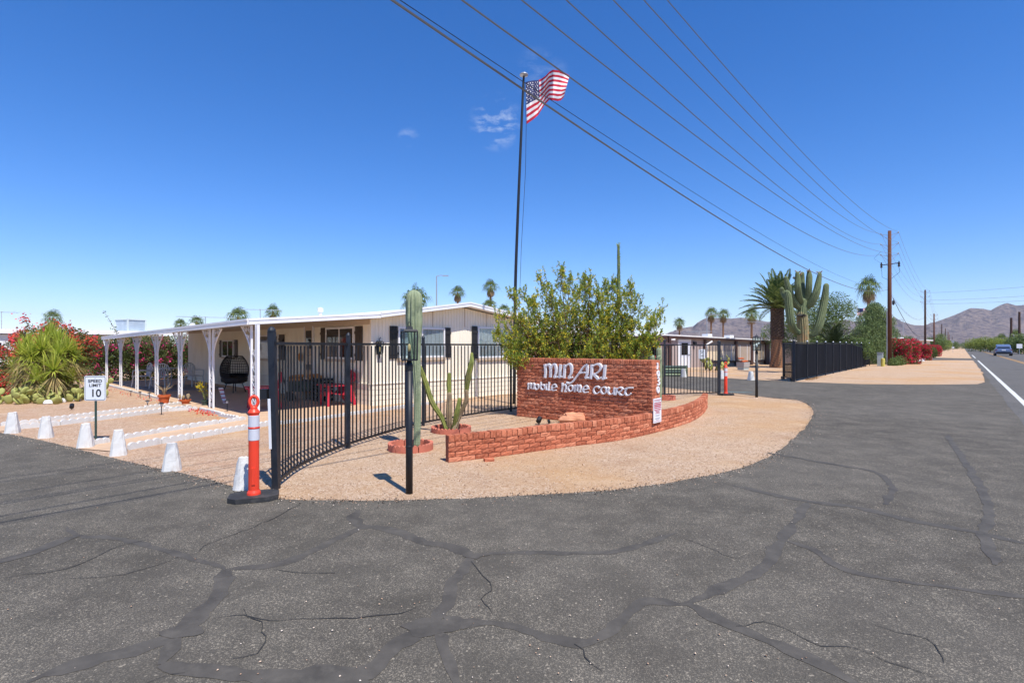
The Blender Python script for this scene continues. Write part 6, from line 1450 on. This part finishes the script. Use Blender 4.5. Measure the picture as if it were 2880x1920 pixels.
for x_, h in ((-.06, 1.28), (.09, 1.28), (.10, 1.50), (-.16, 1.05)):
    b = B(); ribbed(b, [(x_, (x_*7) % .2, 0), (x_, (x_*7) % .2, h*.5), (x_, (x_*7) % .2, h-.08)], [.07, .08, .08], 12, .2); b.build('stem', M['cactus'], bc, smooth=True)
# orange flowering shrub behind bush
def shrub(name, base, blobs, n, lm, label, cat, size=.07, fl=None, nfl=0, fsize=.06, trunk=None, aspect=.5, shell=.55, droop=0, up=.3):
    t = thing(name, label, cat, base); base = Vector(base); bl = [((Vector(c)-base)[:], r) for c, r in blobs]
    p = clump_points(bl, n, shell); p[:, 2] = np.maximum(p[:, 2], .03); kind(leaves('crown', p, size, LM[lm], t, aspect, droop=droop, up=up), 'stuff')
    if fl: k = clump_points(bl, nfl, .9); kind(leaves('flowers', k, fsize, LM[fl], t, .9), 'stuff')
    if trunk:
        b = B(); r0 = trunk; top = max(bl, key=lambda x: x[0][2])[0]; zf = min(c[2] for c, r in bl)*.6
        b.tube([(0, 0, 0), (random.uniform(-.1, .1), 0, zf*.5), (0, 0, zf)], [r0*1.2, r0, r0*.85], 8)
        for c, r in bl: branches(b, (0, 0, zf*random.uniform(.7, 1)), [c], r0*.6, r0*.12, .12*max(1, (r if not isinstance(r, tuple) else r[0])), 5)
        b.build('trunk', M['bark'], t)
    return t
q = Vector((P(1770, 1000, 16.8).x, 16.8, 0))
shrub('flowering_shrub', q, [(q+Vector((x_, random.uniform(-.3, .3), z_)), .42) for x_ in (-1.2, -.6, 0, .5) for z_ in (.45, .95)], 4200, 'boug', 'green shrub with orange flowers behind the iron fence right of the bush', 'bush', .08, 'bougred', 420, .06)
# ================================================================== palms
def fan_palm_meshes(seed, skirt=.5):
    r = random.Random(seed); V, Fc, Vd, Fd = [], [], [], []
    def fan(c, d, L_, V_, F_, droopy):
        d = Vector(d).normalized(); s_ = d.cross(Vector((0, 0, 1))).normalized() if abs(d.z) < .97 else Vector((1, 0, 0)); u_ = s_.cross(d); pet = c+d*L_*.42; nB = 13
        o = len(V_); w = .02; V_ += [(c-s_*w)[:], (c+s_*w)[:], (pet+s_*w)[:], (pet-s_*w)[:]]; F_.append((o, o+1, o+2, o+3))
        for k in range(nB):
            a = math.radians(-105+210*k/(nB-1)); bd = (d*math.cos(a)+s_*math.sin(a)).normalized(); l2 = L_*.62*(1-.12*abs(math.sin(a)))*r.uniform(.85, 1.1); wd = .07
            px = bd.cross(u_).normalized(); m_ = pet+bd*l2*.6+u_*.03; e = pet+bd*l2-Vector((0, 0, l2*(.25+droopy)*r.uniform(.6, 1.3))); o = len(V_)
            V_ += [pet[:], (m_-px*wd*.6)[:], e[:], (m_+px*wd*.6)[:]]; F_.append((o, o+1, o+2, o+3))
    for k in range(24):
        a = k*2.4; e = math.radians(88-118*(k/23)**.9); d = Vector((math.cos(a)*math.cos(e), math.sin(a)*math.cos(e), math.sin(e))); fan(Vector((0, 0, -.1)), d, 1.85*r.uniform(.7, 1.15), V, Fc, .2+.35*(k/23))
    for k in range(int(40*skirt)):
        a = r.uniform(0, 6.28); e = math.radians(r.uniform(-85, -40)); d = Vector((math.cos(a)*math.cos(e), math.sin(a)*math.cos(e), math.sin(e))); fan(Vector((0, 0, -.2-r.uniform(0, .6))), d, 1.25*r.uniform(.7, 1.1), Vd, Fd, .3)
    if not Fd: Vd, Fd = [(0, 0, 0)]*4, [(0, 1, 2, 3)]
    return npmesh('crown', V, Fc, LM['fan']), npmesh('dry_skirt', Vd, Fd, LM['fandry'])
FP = [fan_palm_meshes(1, .25), fan_palm_meshes(2, .9), fan_palm_meshes(3, .6), fan_palm_meshes(4, 1.4)]
def fan_palm(u, v, rpx, label, var=0, group='fan palms behind the homes', lean=0):
    Y = 1.75*F/rpx; q = P(u, v, Y); t = thing('fan_palm', label, 'palm tree', (q.x, q.y, 0), random.uniform(0, 6), group)
    H = q.z; b = B(); b.tube([(-lean, 0, 0), (-lean*.5, 0, H*.5), (0, 0, H)], [.24, .19, .17], 8); b.build('trunk', M['palmbark'], t)
    c, d = FP[var]; obj('crown', c, t, (0, 0, H)); obj('dry_skirt', d, t, (0, 0, H))
palms = [(150, 893, 30, 'fan palm with dry skirt behind the bougainvillea at far left', 2), (508, 912, 24, 'fan palm top peeping over the porch roof, leftmost there', 0), (553, 904, 26, 'fan palm top second over the porch roof beside the thin antenna', 0), (670, 890, 40, 'large fan palm top over the porch roof', 0), (768, 876, 29, 'fan palm top right of the white antenna over the porch roof', 1),
  (1168, 838, 52, 'broad fan palm directly behind the tall columnar cactus', 1), (1287, 822, 25, 'slim fan palm with a thick dry skirt over the gable', 3), (1380, 806, 27, 'tallest fan palm beside the flagpole', 3), (1376, 860, 30, 'low fan palm crown under the tallest palm by the flagpole', 0), (1418, 872, 26, 'fan palm fronds just left of the bush top', 0),
  (1722, 917, 30, 'fan palm seen through the right side of the bush', 2), (1768, 914, 30, 'second fan palm seen through the right side of the bush', 2), (1911, 907, 21, 'leftmost fan palm over the taupe home roof', 2), (2000, 881, 23, 'left one of the twin fan palms before the mountain', 3), (2034, 884, 22, 'right one of the twin fan palms before the mountain', 3), (2114, 883, 27, 'fan palm with spreading fronds between the twins and the date palm', 2), (2147, 942, 10, 'tiny distant fan palm under the wide antenna', 2), (2443, 806, 40, 'tall fan palm left of the nearest utility pole', 1)]
for u, v, rp, lb, va in palms: fan_palm(u, v, rp, lb, va)
# feather palms
def feather(V_, F_, c, d, L_, droop, nl=26, lw=.035, ll=.42, r=random, vee=.5):
    d = Vector(d).normalized(); side = d.cross(Vector((0, 0, 1))).normalized() if abs(d.z) < .97 else Vector((1, 0, 0)); pts = []
    for k in range(nl+1):
        f = k/nl; pts.append(c+d*L_*f-Vector((0, 0, droop*L_*f**2.2)))
    for k in range(1, nl+1):
        f = k/nl; p = pts[k]; t = (pts[k]-pts[k-1]).normalized(); u_ = side.cross(t).normalized(); l2 = ll*math.sin(math.pi*min(.97, .12+.85*f))**.7
        o = len(V_); w0 = .018*(1-f)+.004; q = pts[k-1]; V_ += [(q-side*w0)[:], (q+side*w0)[:], (p+side*w0*.9)[:], (p-side*w0*.9)[:]]; F_.append((o, o+1, o+2, o+3))
        for sg in (-1, 1):
            dr_ = (side*sg+t*.75+u_*vee*r.uniform(.5, 1.2)).normalized(); e = p+dr_*l2-Vector((0, 0, .10*l2)); m_ = p+dr_*l2*.5; o = len(V_); V_ += [p[:], (m_+t*lw)[:], e[:], (m_-t*lw)[:]]; F_.append((o, o+1, o+2, o+3))
dp = Vector((P(2186, 972, 38.5).x, 38.5, 0)); date = thing('date_palm', 'stout date palm with arching feather fronds left of the saguaro', 'palm tree', dp)
zt = EYE-(872-HY)*38.5/F; zb = EYE-(955-HY)*38.5/F
wd = lambda px: px*38.5/F/2
b = B(); b.tube([(-.05, 0, 0), (-.03, 0, .5), (0, 0, zb*.6), (0, 0, zb)], [wd(36), wd(28), wd(24), wd(23)], 16)
for k in range(260):
    a = k*2.4; z = .1+(zb-.1)*k/260; r_ = float(np.interp(z/zb, [0, .3, 1], [wd(35), wd(27), wd(23)])); b.box((r_*math.cos(a)-.03, r_*math.sin(a), z), (.10, .18, .13), rz=a, mi=k % 3 == 0)
b.build('trunk', [M['datetrunk'], M['dateboot']], date)
b = B(); b.lathe([(wd(24), zb-.05), (wd(31), zb+.3), (wd(30), zt-.3), (wd(27), zt+.1), (.1, zt+.3)], 16)
for k in range(170): a = k*2.4; f = k/170; z = zb+(zt-zb)*f; r_ = wd(29); b.bar((r_*math.cos(a)*.9, r_*math.sin(a)*.9, z), (r_*1.2*math.cos(a), r_*1.2*math.sin(a), z+.16), .16, .06)
b.build('frond_boots', M['dateboot'], date)
V_, F_ = [], []; rr = random.Random(5)
for k in range(54):
    a = k*2.4; e = math.radians(86-76*(k/53)**.9); d = Vector((math.cos(a)*math.cos(e), math.sin(a)*math.cos(e), math.sin(e))); feather(V_, F_, Vector((0, 0, zt)), d, 3.1*rr.uniform(.85, 1.1), .26*(k/53)+.12, 34, .055, .44, rr)
kind(obj('fronds', npmesh('fronds', V_, F_, LM['date']), date), 'stuff')
cyc = Vector((P(2345, 972, 37).x, 37, 0)); cy = thing('low_feather_palm', 'dark low feather palm behind the black screen fence', 'palm tree', cyc)
V_, F_ = [], []
for k in range(34): a = k*2.4; e = math.radians(80-70*k/34); feather(V_, F_, Vector((0, 0, 1.5)), Vector((math.cos(a)*math.cos(e), math.sin(a)*math.cos(e), math.sin(e))), 2.3*rr.uniform(.8, 1.1), .35, 22, .035, .34, rr)
kind(obj('fronds', npmesh('fronds', V_, F_, LM['cycad']), cy), 'stuff'); B().tube([(0, 0, 0), (0, 0, 1.6)], .25, 8).build('trunk', M['palmbark'], cy)
# ================================================================== saguaro
SY = 31.0; so = Vector((P(2257, 972, SY).x, SY, 0)); sag = thing('saguaro', 'giant many armed saguaro cactus with a woody hole in its trunk', 'cactus', so)
def SP(zx, zy, dy=0): return P(2060+zx*.22963, 740+zy*.22963, SY+dy)-so      # zoom pixels of the saguaro close-up
tr = [SP(868, 1300), SP(866, 1000), SP(862, 800), SP(850, 640)]; tr[0].z = 0; kpx = .22963*SY/F
b = B(); ribbed(b, tr, [66*kpx, 68*kpx, 66*kpx, 62*kpx], 15, .28); b.build('trunk', M['saguarotan'], sag, smooth=True)
b = B(); ribbed(b, [SP(850, 660), SP(862, 560), SP(870, 470)], [58*kpx, 54*kpx, 44*kpx], 13, .24); b.build('trunk_top', M['saguaro'], sag, smooth=True)
blob(SP(850, 640, -.20), (.24, .12, .08), 4, .6).build('dark_hole', M['wicker'], sag)
for arm, rd, dy in [([(830, 850), (770, 830), (720, 740), (695, 560), (680, 400), (668, 362)], [34, 40, 44, 46, 42, 30], -.5), ([(700, 480), (650, 420), (620, 360), (605, 318)], [30, 32, 30, 24], .3), ([(820, 545), (770, 500), (720, 400), (680, 280), (655, 185)], [36, 42, 38, 36, 24], -.2), ([(850, 500), (820, 430), (800, 300), (800, 200), (795, 130)], [32, 38, 38, 34, 24], -.45), ([(870, 450), (860, 330), (855, 220), (855, 130)], [28, 28, 30, 24], .3), ([(890, 460), (925, 400), (935, 280), (940, 170), (938, 110)], [32, 36, 38, 36, 24], -.2), ([(905, 530), (960, 490), (1020, 380), (1050, 250), (1068, 140)], [40, 46, 44, 36, 24], -.4), ([(935, 880), (1000, 860), (1060, 760), (1100, 600), (1130, 440), (1148, 280)], [34, 42, 48, 46, 42, 32], -.3)]:
    b = B(); ribbed(b, [SP(x, y, dy*min(1, k/2)) for k, (x, y) in enumerate(arm)], [x*kpx for x in rd], 13, .28); b.build('arm', M['saguaro'], sag, smooth=True)
for zx, zy in ((800, 118), (830, 150), (760, 190), (938, 100), (1072, 122)):
    b = B()
    for k in range(7): q = SP(zx, zy, -.3); d = Vector((random.uniform(-1, 1), random.uniform(-1, 1), random.uniform(.2, 1)))*.16; b.tube([q, q+d], [.04, .02], 5)
    kind(b.build('dried_fruit', M['cactuscork'], sag), 'stuff')
# ================================================================== trees right of centre
def TB(u, v, Y, r): return (P(u, v, Y), r)
q = Vector((P(2290, 972, 44).x, 44, 0)); shrub('mesquite_tree', q, [TB(2215, 905, 44, 1.3), TB(2240, 945, 44, 1.4), TB(2180, 940, 45, 1.1), TB(2290, 880, 44, 1.3), TB(2320, 870, 44, 1.3), TB(2350, 860, 44, 1.2), TB(2365, 890, 44, 1.0), TB(2310, 920, 44, 1.4), TB(2260, 915, 43, 1.2), TB(2350, 930, 43, 1.1), TB(2390, 870, 45, .7), TB(2200, 975, 44, 1.0), TB(2300, 965, 43, 1.1)], 26000, 'mesquite', 'feathery green mesquite tree behind the saguaro', 'tree', .13, trunk=.16, shell=.4, aspect=.4)
q = Vector((P(2470, 972, 47).x, 47, 0)); pt = [TB(2458, 866, 47, .6), TB(2462, 880, 47, .9), TB(2440, 905, 47, 1.0), TB(2485, 905, 47, .9), TB(2425, 940, 46.5, .9), TB(2460, 935, 46.5, 1.1), TB(2500, 940, 47, .8), TB(2420, 975, 46.5, .8), TB(2455, 975, 46, 1.0), TB(2490, 975, 46.5, .9), TB(2450, 1005, 46, .8), TB(2480, 1005, 46, .8)]
shrub('pepper_tree', q, pt, 30000, 'pepper', 'drooping pepper tree beside the nearest utility pole', 'tree', .20, trunk=.18, shell=.3, aspect=.22, droop=1.4, up=0)
q = Vector((P(2330, 972, 40).x, 40, 0)); shrub('leafy_shrub', q, [TB(2300+16*k, 975+6*math.sin(k), 40, .8) for k in range(9)], 9000, 'mesquite', 'mid green shrubs showing over the black screen fence', 'bush', .13)
# ================================================================== black screened fence and rolling gate
n_f = -5.6; A = ST(12.14*SS.x+23.6*SS.y, n_f); sA = A.x*SS.x+A.y*SS.y; sB = sA+24.2
sf = thing('screened_fence', 'long black fence covered in dark screen mesh along the verge', 'fence', ST(sA, n_f), -SA)       # local y along street
FHt = 1.68; npan = 11; seg = (sB-sA)/npan
for k in range(npan+1):
    B().box((.075 if k else 0, k*seg, .87), (.045, .05, 1.74) if k else (.10, .10, 1.80)).build('post', M['blackdust'], sf); 
    if k: B().lathe([(.05, 1.74), (.04, 1.77), (.01, 1.80)], 8, (.075, k*seg, 0)).build('post_cap', M['galv'], sf)
for k in range(npan):
    b = B(); nn = 10; vs_ = []
    for i in range(nn+1):
        for j in range(5): y = k*seg-.01+(seg+.02)*i/nn; vs_.append((.055+.012*mnoise.noise(Vector((y*1.3, j*.7, k))), y, .10+(FHt-.14)*j/4))
    b.add(vs_, [(i*5+j, i*5+5+j, i*5+6+j, i*5+j+1) for i in range(nn) for j in range(4)]); b.build('screen_panel', M['screen'], sf, recalc=False)
    for z in (.10, 1.25, FHt): B().bar((0, k*seg+.04, z), (0, (k+1)*seg-.04, z), .035).build('rail', M['black'], sf)
rg = thing('rolling_gate', 'narrow black rolling gate on small wheels at the screened fence end', 'gate', G(2204, 1067), math.radians(-36.6)+math.pi/2)
gd = (ST(sA, n_f)-G(2204, 1067)); rg.rotation_euler = (0, 0, math.atan2(gd.y, gd.x)); gl = max(1.0, gd.length-.15)
for x_ in (0, gl): B().box((x_, 0, .85), (.08, .08, 1.66)).build('gate_post', M['blackdust'], rg)
for z in (.12, 1.66): B().bar((0, 0, z), (gl, 0, z), .045).build('gate_rail', M['black'], rg)
for k in range(1, 12): B().box((gl*k/12, 0, .9), (.02, .02, 1.5)).build('picket', M['black'], rg)
for x_ in (-.25, gl*.8): B().tube([(x_, -.03, .075), (x_, .03, .075)], .07, 12).build('wheel', M['rubber'], rg)
kind(leaves('dry_leaf_litter', [(p:=ST(sA+1.5+abs(random.gauss(0, 1.6)), n_f+.12+abs(random.gauss(0, .10))))[:2]+(.015,) for _ in range(500)], .05, LM['dryweed'], None, .5), 'stuff', 'dry leaf litter along the foot of the screened fence')
# ================================================================== roadside at right
mb = thing('meter_box', 'grey green metal utility box beside the pole', 'utility box', G(2475.5, 1029), -SA); B().box((0, 0, .5), (.36, .36, 1.0)).build('cabinet', M['greybox'], mb); B().box((0, 0, 1.02), (.42, .42, .05)).build('lid', M['galv'], mb)
yb_ = thing('yellow_bollard', 'short yellow bollard next to the grey utility box', 'bollard', G(2483, 1030)); B().lathe([(.13, 0), (.13, .56), (.11, .60), (.02, .62)], 14).build('pipe', M['yellowpipe'], yb_)
def hedge(name, u0, v0, u1, v1, Y, label, fm, n, nf, w=1.1, cat='bougainvillea'):
    c = P((u0+u1)/2, v1, Y); base = Vector((c.x, c.y, 0)); bl = []
    for k in range(9):
        u = u0+(u1-u0)*(.12+.76*(k % 3)/2); v = v0+(v1-v0)*(.2+.6*(k//3)/2); r_ = max(.45, .30*(u1-u0)*Y/F); bl.append((P(u, v, Y+random.uniform(-.3, .5)), r_))
    return shrub(name, base, bl, n, 'boug', label, cat, .12, fm, nf, .11)
hedge('bougainvillea', 2508, 958, 2575, 1027, 46, 'largest crimson bougainvillea right of the nearest utility pole', 'bougcrimson', 9000, 4200)
hedge('bougainvillea', 2566, 972, 2610, 1014, 58, 'crimson bougainvillea second along the verge', 'bougcrimson', 7000, 4200)
hedge('bougainvillea', 2604, 976, 2640, 998, 78, 'farthest magenta bougainvillea along the verge', 'bougcrimson', 5000, 4000)
c = P(2612, 992, 70); shrub('clipped_shrub', (c.x, c.y, 0), [(P(2612, 990, 70), .85), (P(2616, 994, 70), .8)], 5000, 'shrub', 'rounded green shrub between two bougainvilleas on the verge', 'bush', .10, shell=.8)
shrub('low_weeds', G(2515, 1030), [(G(2512, 1028)+Vector((0, 0, .2)), .4), (G(2522, 1027)+Vector((0, 0, .2)), .45), (G(2532, 1025)+Vector((0, 0, .25)), .5)], 1600, 'mesquite', 'low green weeds at the foot of the nearest bougainvillea', 'bush', .12)
for k, (u, v) in enumerate(((2575, 1018), (2584, 1017), (2592, 1013))): tag(blob((0, 0, .10), (.5, .3, .14), k*2.7).build('kerb_stone', M['whiterock'], loc=G(u, v)), 'pale stone edging the bougainvillea bed on the verge', 'rock', 'pale stones on the verge')
# far trees and palms along both sides of the street
far_tr = [(2550, 965, 110, 5, 'mesquite', 'green tree behind the nearest bougainvillea'), (2575, 972, 120, 4, 'mesquite', 'green tree behind the second bougainvillea'), (2636, 965, 130, 6, 'mesquite', 'grey green tree behind the farthest bougainvillea'), (2655, 972, 170, 6, 'paloverde', 'yellowish tree clump behind the utility pole row'), (2690, 970, 260, 8, 'mesquite', 'rounded green tree at the left of the street end'), (2722, 972, 280, 9, 'mesquite', 'distant tree right of the street end'),
          (2758, 966, 150, 6.0, 'paloverde', 'palo verde tree at the left of the roadside clump'), (2785, 964, 135, 6.0, 'paloverde', 'large yellow green palo verde tree left of the car'), (2812, 967, 130, 5.0, 'paloverde', 'palo verde tree directly behind the car'), (2868, 970, 105, 5, 'mesquite', 'green tree at the right edge beyond the block wall'), (2900, 962, 100, 6, 'mesquite', 'tree just beyond the right picture edge')]
for u, v, Y, W_, lm, lb in far_tr:
    c = P(u, v, Y); base = Vector((c.x, c.y, 0)); hgt = max(2.0, c.z+1.0); bl = [(base+Vector((random.uniform(-.32, .32)*W_, random.uniform(-.3, .3)*W_, hgt*random.uniform(.35, .85))), W_*random.uniform(.16, .26)) for _ in range(11)]
    shrub('roadside_tree', base, bl, 5200, lm, lb, 'tree', .26, trunk=.14, shell=.45)
for u, v, rp, lb, va in ((2645, 948, 17, 'bushy fan palm beside the third utility pole', 3), (2817, 952, 19, 'fan palm behind the car on the right', 1), (2790, 956, 7, 'tiny distant palm above the palo verde trees', 0), (2858, 942, 22, 'large fan palm at the right picture edge', 1), (2838, 965, 9, 'small palm between the car and the right edge palm', 2)): fan_palm(u, v, rp, lb, va, 'fan palms along the street')
bw = thing('block_wall', 'grey block wall at the right side of the street', 'wall', ST(75, 14.5), -SA)
for k in range(12): B().box((0, k*2.02, .6), (.2, 2.0, 1.2)).build('wall_section', M['cementwall'], bw)
for u, H, Y, lb in ((2844, 9, 110, 'wooden pole at right behind the car'), (2867, 10.5, 110, 'wooden pole rising out of the right edge palm')):
    c = P(u, 972, Y); t = thing('utility_pole', lb, 'utility pole', (c.x, c.y, 0)); B().tube([(0, 0, 0), (0, 0, H*.8)], [.22, .18], 8).build('pole', M['wooddark'], t)
def street_light(u, v, Y, arm, label, ad=1):
    c = P(u, v, Y); t = thing('street_light', label, 'street light', (c.x, c.y, 0), 0, 'thin street lights'); H = c.z
    B().tube([(0, 0, 0), (0, 0, H*.5), (0, 0, H)], [.10, .08, .06], 8).build('pole', M['galv'], t); B().tube([(0, 0, H-.05), (arm*.5*ad, 0, H+.08), (arm*ad, 0, H+.05)], .04, 6).build('arm', M['galv'], t); B().box((arm*ad+.25*ad, 0, H+.03), (.6, .22, .1)).build('lamp_head', M['galv'], t)
street_light(1228, 776, 62, .8, 'slim white street light above the gable roof'); street_light(1988, 886, 80, 1.3, 'curved street light left of the twin fan palms'); street_light(2540, 899, 130, -.8, 'distant street light right of the nearest utility pole'); street_light(2837, 944, 120, -.6, 'distant street light behind the car'); street_light(2851, 941, 118, -.6, 'distant street light next to the right edge palm')
# second flag
c = P(2410.5, 862, 60); sfp = thing('flagpole', 'distant white flagpole before the tall fan palm', 'flagpole', (c.x, c.y, 0)); B().tube([(0, 0, 0), (0, 0, c.z)], .04, 6).build('pole', M['white'], sfp)
fl2 = thing('us_flag', 'small distant American flag right of the saguaro', 'flag', (c.x+.03, c.y, c.z-.1)); b = B(); Wf, Hf = 1.38, .80
for i in range(14):
    for j in range(13):
        def fpnt(a, d): return (Wf*a/14, .12*math.sin(a*.9), -.05-Hf*d/13-.10*math.sin(a*.5)*(a/14)-.12*a/14)
        mi = 2 if (i < 6 and j < 7) else (0 if j % 2 == 0 else 1); b.add([fpnt(i, j), fpnt(i+1, j), fpnt(i+1, j+1), fpnt(i, j+1)], [(0, 1, 2, 3)], mi)
b.build('cloth', [M['flag_red'], M['flag_white'], M['flag_blue']], fl2, recalc=False)
# ================================================================== cars
def car(loc, rz, label, paint, sc_=1.0):
    t = thing('car', label, 'car', loc, rz)                  # faces local +y
    L_, W_ = 4.5*sc_, 1.84*sc_
    def loft(secs):
        b = B(); k = len(secs[0][1]); vs_ = []
        for y, pr in secs: vs_ += [(x, y, z) for x, z in pr]
        fs_ = [(i*k+j, i*k+(j+1) % k, (i+1)*k+(j+1) % k, (i+1)*k+j) for i in range(len(secs)-1) for j in range(k)]+[tuple(range(k)), tuple((len(secs)-1)*k+j for j in range(k))]
        return b.add(vs_, fs_)
    def sec(w, z0, z1, zb=.62): h = w/2; return [(-h*.86, z0), (h*.86, z0), (h*.98, z0+.12), (h, zb), (h*.96, z1-.06), (h*.86, z1), (-h*.86, z1), (-h*.96, z1-.06), (-h, zb), (-h*.98, z0+.12)]
    secs = [(-2.22, sec(1.5, .40, .80)), (-2.12, sec(1.74, .30, .98)), (-1.7, sec(1.82, .26, 1.02)), (-.6, sec(1.84, .24, 1.0)), (.9, sec(1.84, .24, .98)), (1.8, sec(1.76, .26, .84)), (2.2, sec(1.5, .34, .70))]
    loft(secs).build('body', paint, t, smooth=False)
    cab = lambda w, z1: [(-w*.5, .96), (w*.5, .96), (w*.46, z1-.12), (w*.40, z1), (-w*.40, z1), (-w*.46, z1-.12)]
    loft([(-2.0, cab(1.62, 1.04)), (-1.45, cab(1.64, 1.52)), (-.2, cab(1.64, 1.58)), (.45, cab(1.62, 1.50)), (1.1, cab(1.6, 1.0))]).build('cabin', paint, t)
    b = B(); b.add([(-.66, -2.005, 1.05), (.66, -2.005, 1.05), (.54, -1.5, 1.46), (-.54, -1.5, 1.46)], [(0, 1, 2, 3)]); b.build('rear_window', M['carglass'], t, recalc=False)
    b = B(); b.add([(-.7, 1.09, 1.03), (.7, 1.09, 1.03), (.58, .48, 1.47), (-.58, .48, 1.47)], [(3, 2, 1, 0)]); b.build('windscreen', M['carglass'], t, recalc=False)
    for s in (-1, 1):
        b = B(); b.add([(s*.825, -1.7, 1.04), (s*.825, .9, 1.04), (s*.765, .4, 1.42), (s*.765, -1.35, 1.44)], [(0, 1, 2, 3)]); b.build('side_window', M['carglass'], t, recalc=False)
        B().box((s*.72, -2.13, .84), (.28, .12, .16)).build('tail_light', M['tail'], t); B().box((s*.66, 2.1, .62), (.34, .14, .14)).build('headlight', M['whiteplastic'], t); B().box((s*.99, .62, 1.02), (.2, .1, .14)).build('mirror', M['black'], t)
        for y in (-1.36, 1.36):
            w = B().tube([(s*.72, y, .33), (s*.93, y, .33)], .33, 18).build('wheel', M['tyre'], t); B().tube([(s*.931, y, .33), (s*.94, y, .33)], .21, 14).build('rim', M['steel'], w)
    B().box((0, -2.2, .46), (1.5, .12, .22)).build('bumper', M['black'], t); B().box((0, -2.235, .80), (.42, .03, .14)).build('number_plate', M['signwhite'], t)
    t.scale = (sc_, sc_, sc_); return t
car(ST(113, 4.85, .012), -SA, 'blue grey car driving away on the street at right', M['carpaint'], 1.1); car(ST(205, 6.4, .012), -SA, 'distant silver car far up the street', M['carwhite'])
car(ST(210, -7.5, .0), -SA, 'dark car parked beside the pole row far up the verge', M['carpaint'])
# small roadside signs
for u, v, Y, w, h, lb in ((2867, 973, 95, .75, .75, 'white roadside sign under the right edge palm'), (2770, 977, 165, .5, .4, 'small white sign under the palo verde trees'), (2680, 977, 210, .8, .6, 'small blue white sign on the left verge far away')):
    c = P(u, v, Y); t = thing('road_sign', lb, 'sign', (c.x, c.y, 0), -.5); B().box((0, 0, c.z/2), (.06, .06, c.z)).build('post', M['galv'], t); B().box((0, -.04, c.z), (w, .02, h)).build('panel', M['signwhite'], t)
c = P(2680, 1000, 118); t = thing('road_sign', 'thin edge-on sign post standing on the far verge', 'sign', (c.x, c.y, 0), -SA); B().box((0, 0, 1.2), (.05, .05, 2.4)).build('post', M['galv'], t); B().box((0, -.04, 2.5), (.45, .02, .6)).build('panel', M['galv'], t)
mbx = thing('mailbox', 'white mailbox on a post before the block wall', 'mailbox', ST(83, 11.5), -SA); B().box((0, 0, .5), (.1, .1, 1.0)).build('post', M['wooddark'], mbx); b = B(); b.box((0, 0, 1.08), (.35, .6, .2)); b.tube([(0, -.3, 1.18), (0, .3, 1.18)], .175, 12); b.build('box', M['white'], mbx)
# distant low homes closing the view between trees
for u, Y, W_, lb in ((2545, 95, 9, 'pale roofed home behind the nearest bougainvillea'), (2420, 64, 10, 'pale roofed home behind the pepper tree')):
    c = P(u, 972, Y); t = thing('distant_home', lb, 'house', (c.x, c.y, 0), HR); B().box((0, 0, 1.2), (W_, 6, 2.4)).build('wall', M['sidingtan'], t); B().box((0, 0, 2.48), (W_+.6, 6.8, .16)).build('roof', M['roofwhite'], t)
    for x_ in (-2, 1.5): B().box((x_, -3.03, 1.4), (1.2, .05, .9)).build('window', M['darkglass'], t)
# ================================================================== dry desert air
hz_ = B(); hz_.box((1000, 2000, 159), (11100, 7100, 322)); hz_ = hz_.build('haze', None); hz_.data.materials.clear()
hm = bpy.data.materials.new('haze_air'); hm.use_nodes = True; hm.node_tree.nodes.clear(); pv_ = hm.node_tree.nodes.new('ShaderNodeVolumePrincipled'); ho_ = hm.node_tree.nodes.new('ShaderNodeOutputMaterial')
pv_.inputs['Color'].default_value = (.86, .91, 1.0, 1); pv_.inputs['Density'].default_value = .00007; hm.node_tree.links.new(pv_.outputs[0], ho_.inputs['Volume']); hz_.data.materials.append(hm); kind(hz_, 'stuff', 'thin dry haze in the air over the whole place')
# ================================================================== litter
random.seed(23)
lt = []
while len(lt) < 420:
    q = G(random.uniform(780, 2280), random.uniform(1125, 1395))
    if inside(q, islp): lt.append((q.x, q.y, .010))
for _ in range(260): q = S0+SD*random.uniform(-.6, 3.0)-SE*abs(random.gauss(.1, .5)); lt.append((q.x, q.y, .010))
kind(leaves('leaf_litter', lt, .028, LM['dryweed'], None, .4), 'stuff', 'dry leaves and twigs strewn over the sandy corner')
pt_ = []
for a_, c_, n_ in ((HW(-.4, .8), HW(-.4, py[1]), 90), (HW(-.5, py[2]), HW(-.6, py[6]), 120), (G(520, 1150), G(600, 1165), 50)):
    for _ in range(n_): q = a_.lerp(c_, random.random()); pt_.append((q.x+random.gauss(0, .12), q.y+random.gauss(0, .12), .018))
kind(leaves('fallen_petals', pt_, .04, LM['bougred'], None, .8), 'stuff', 'fallen red petals along the porch edging')
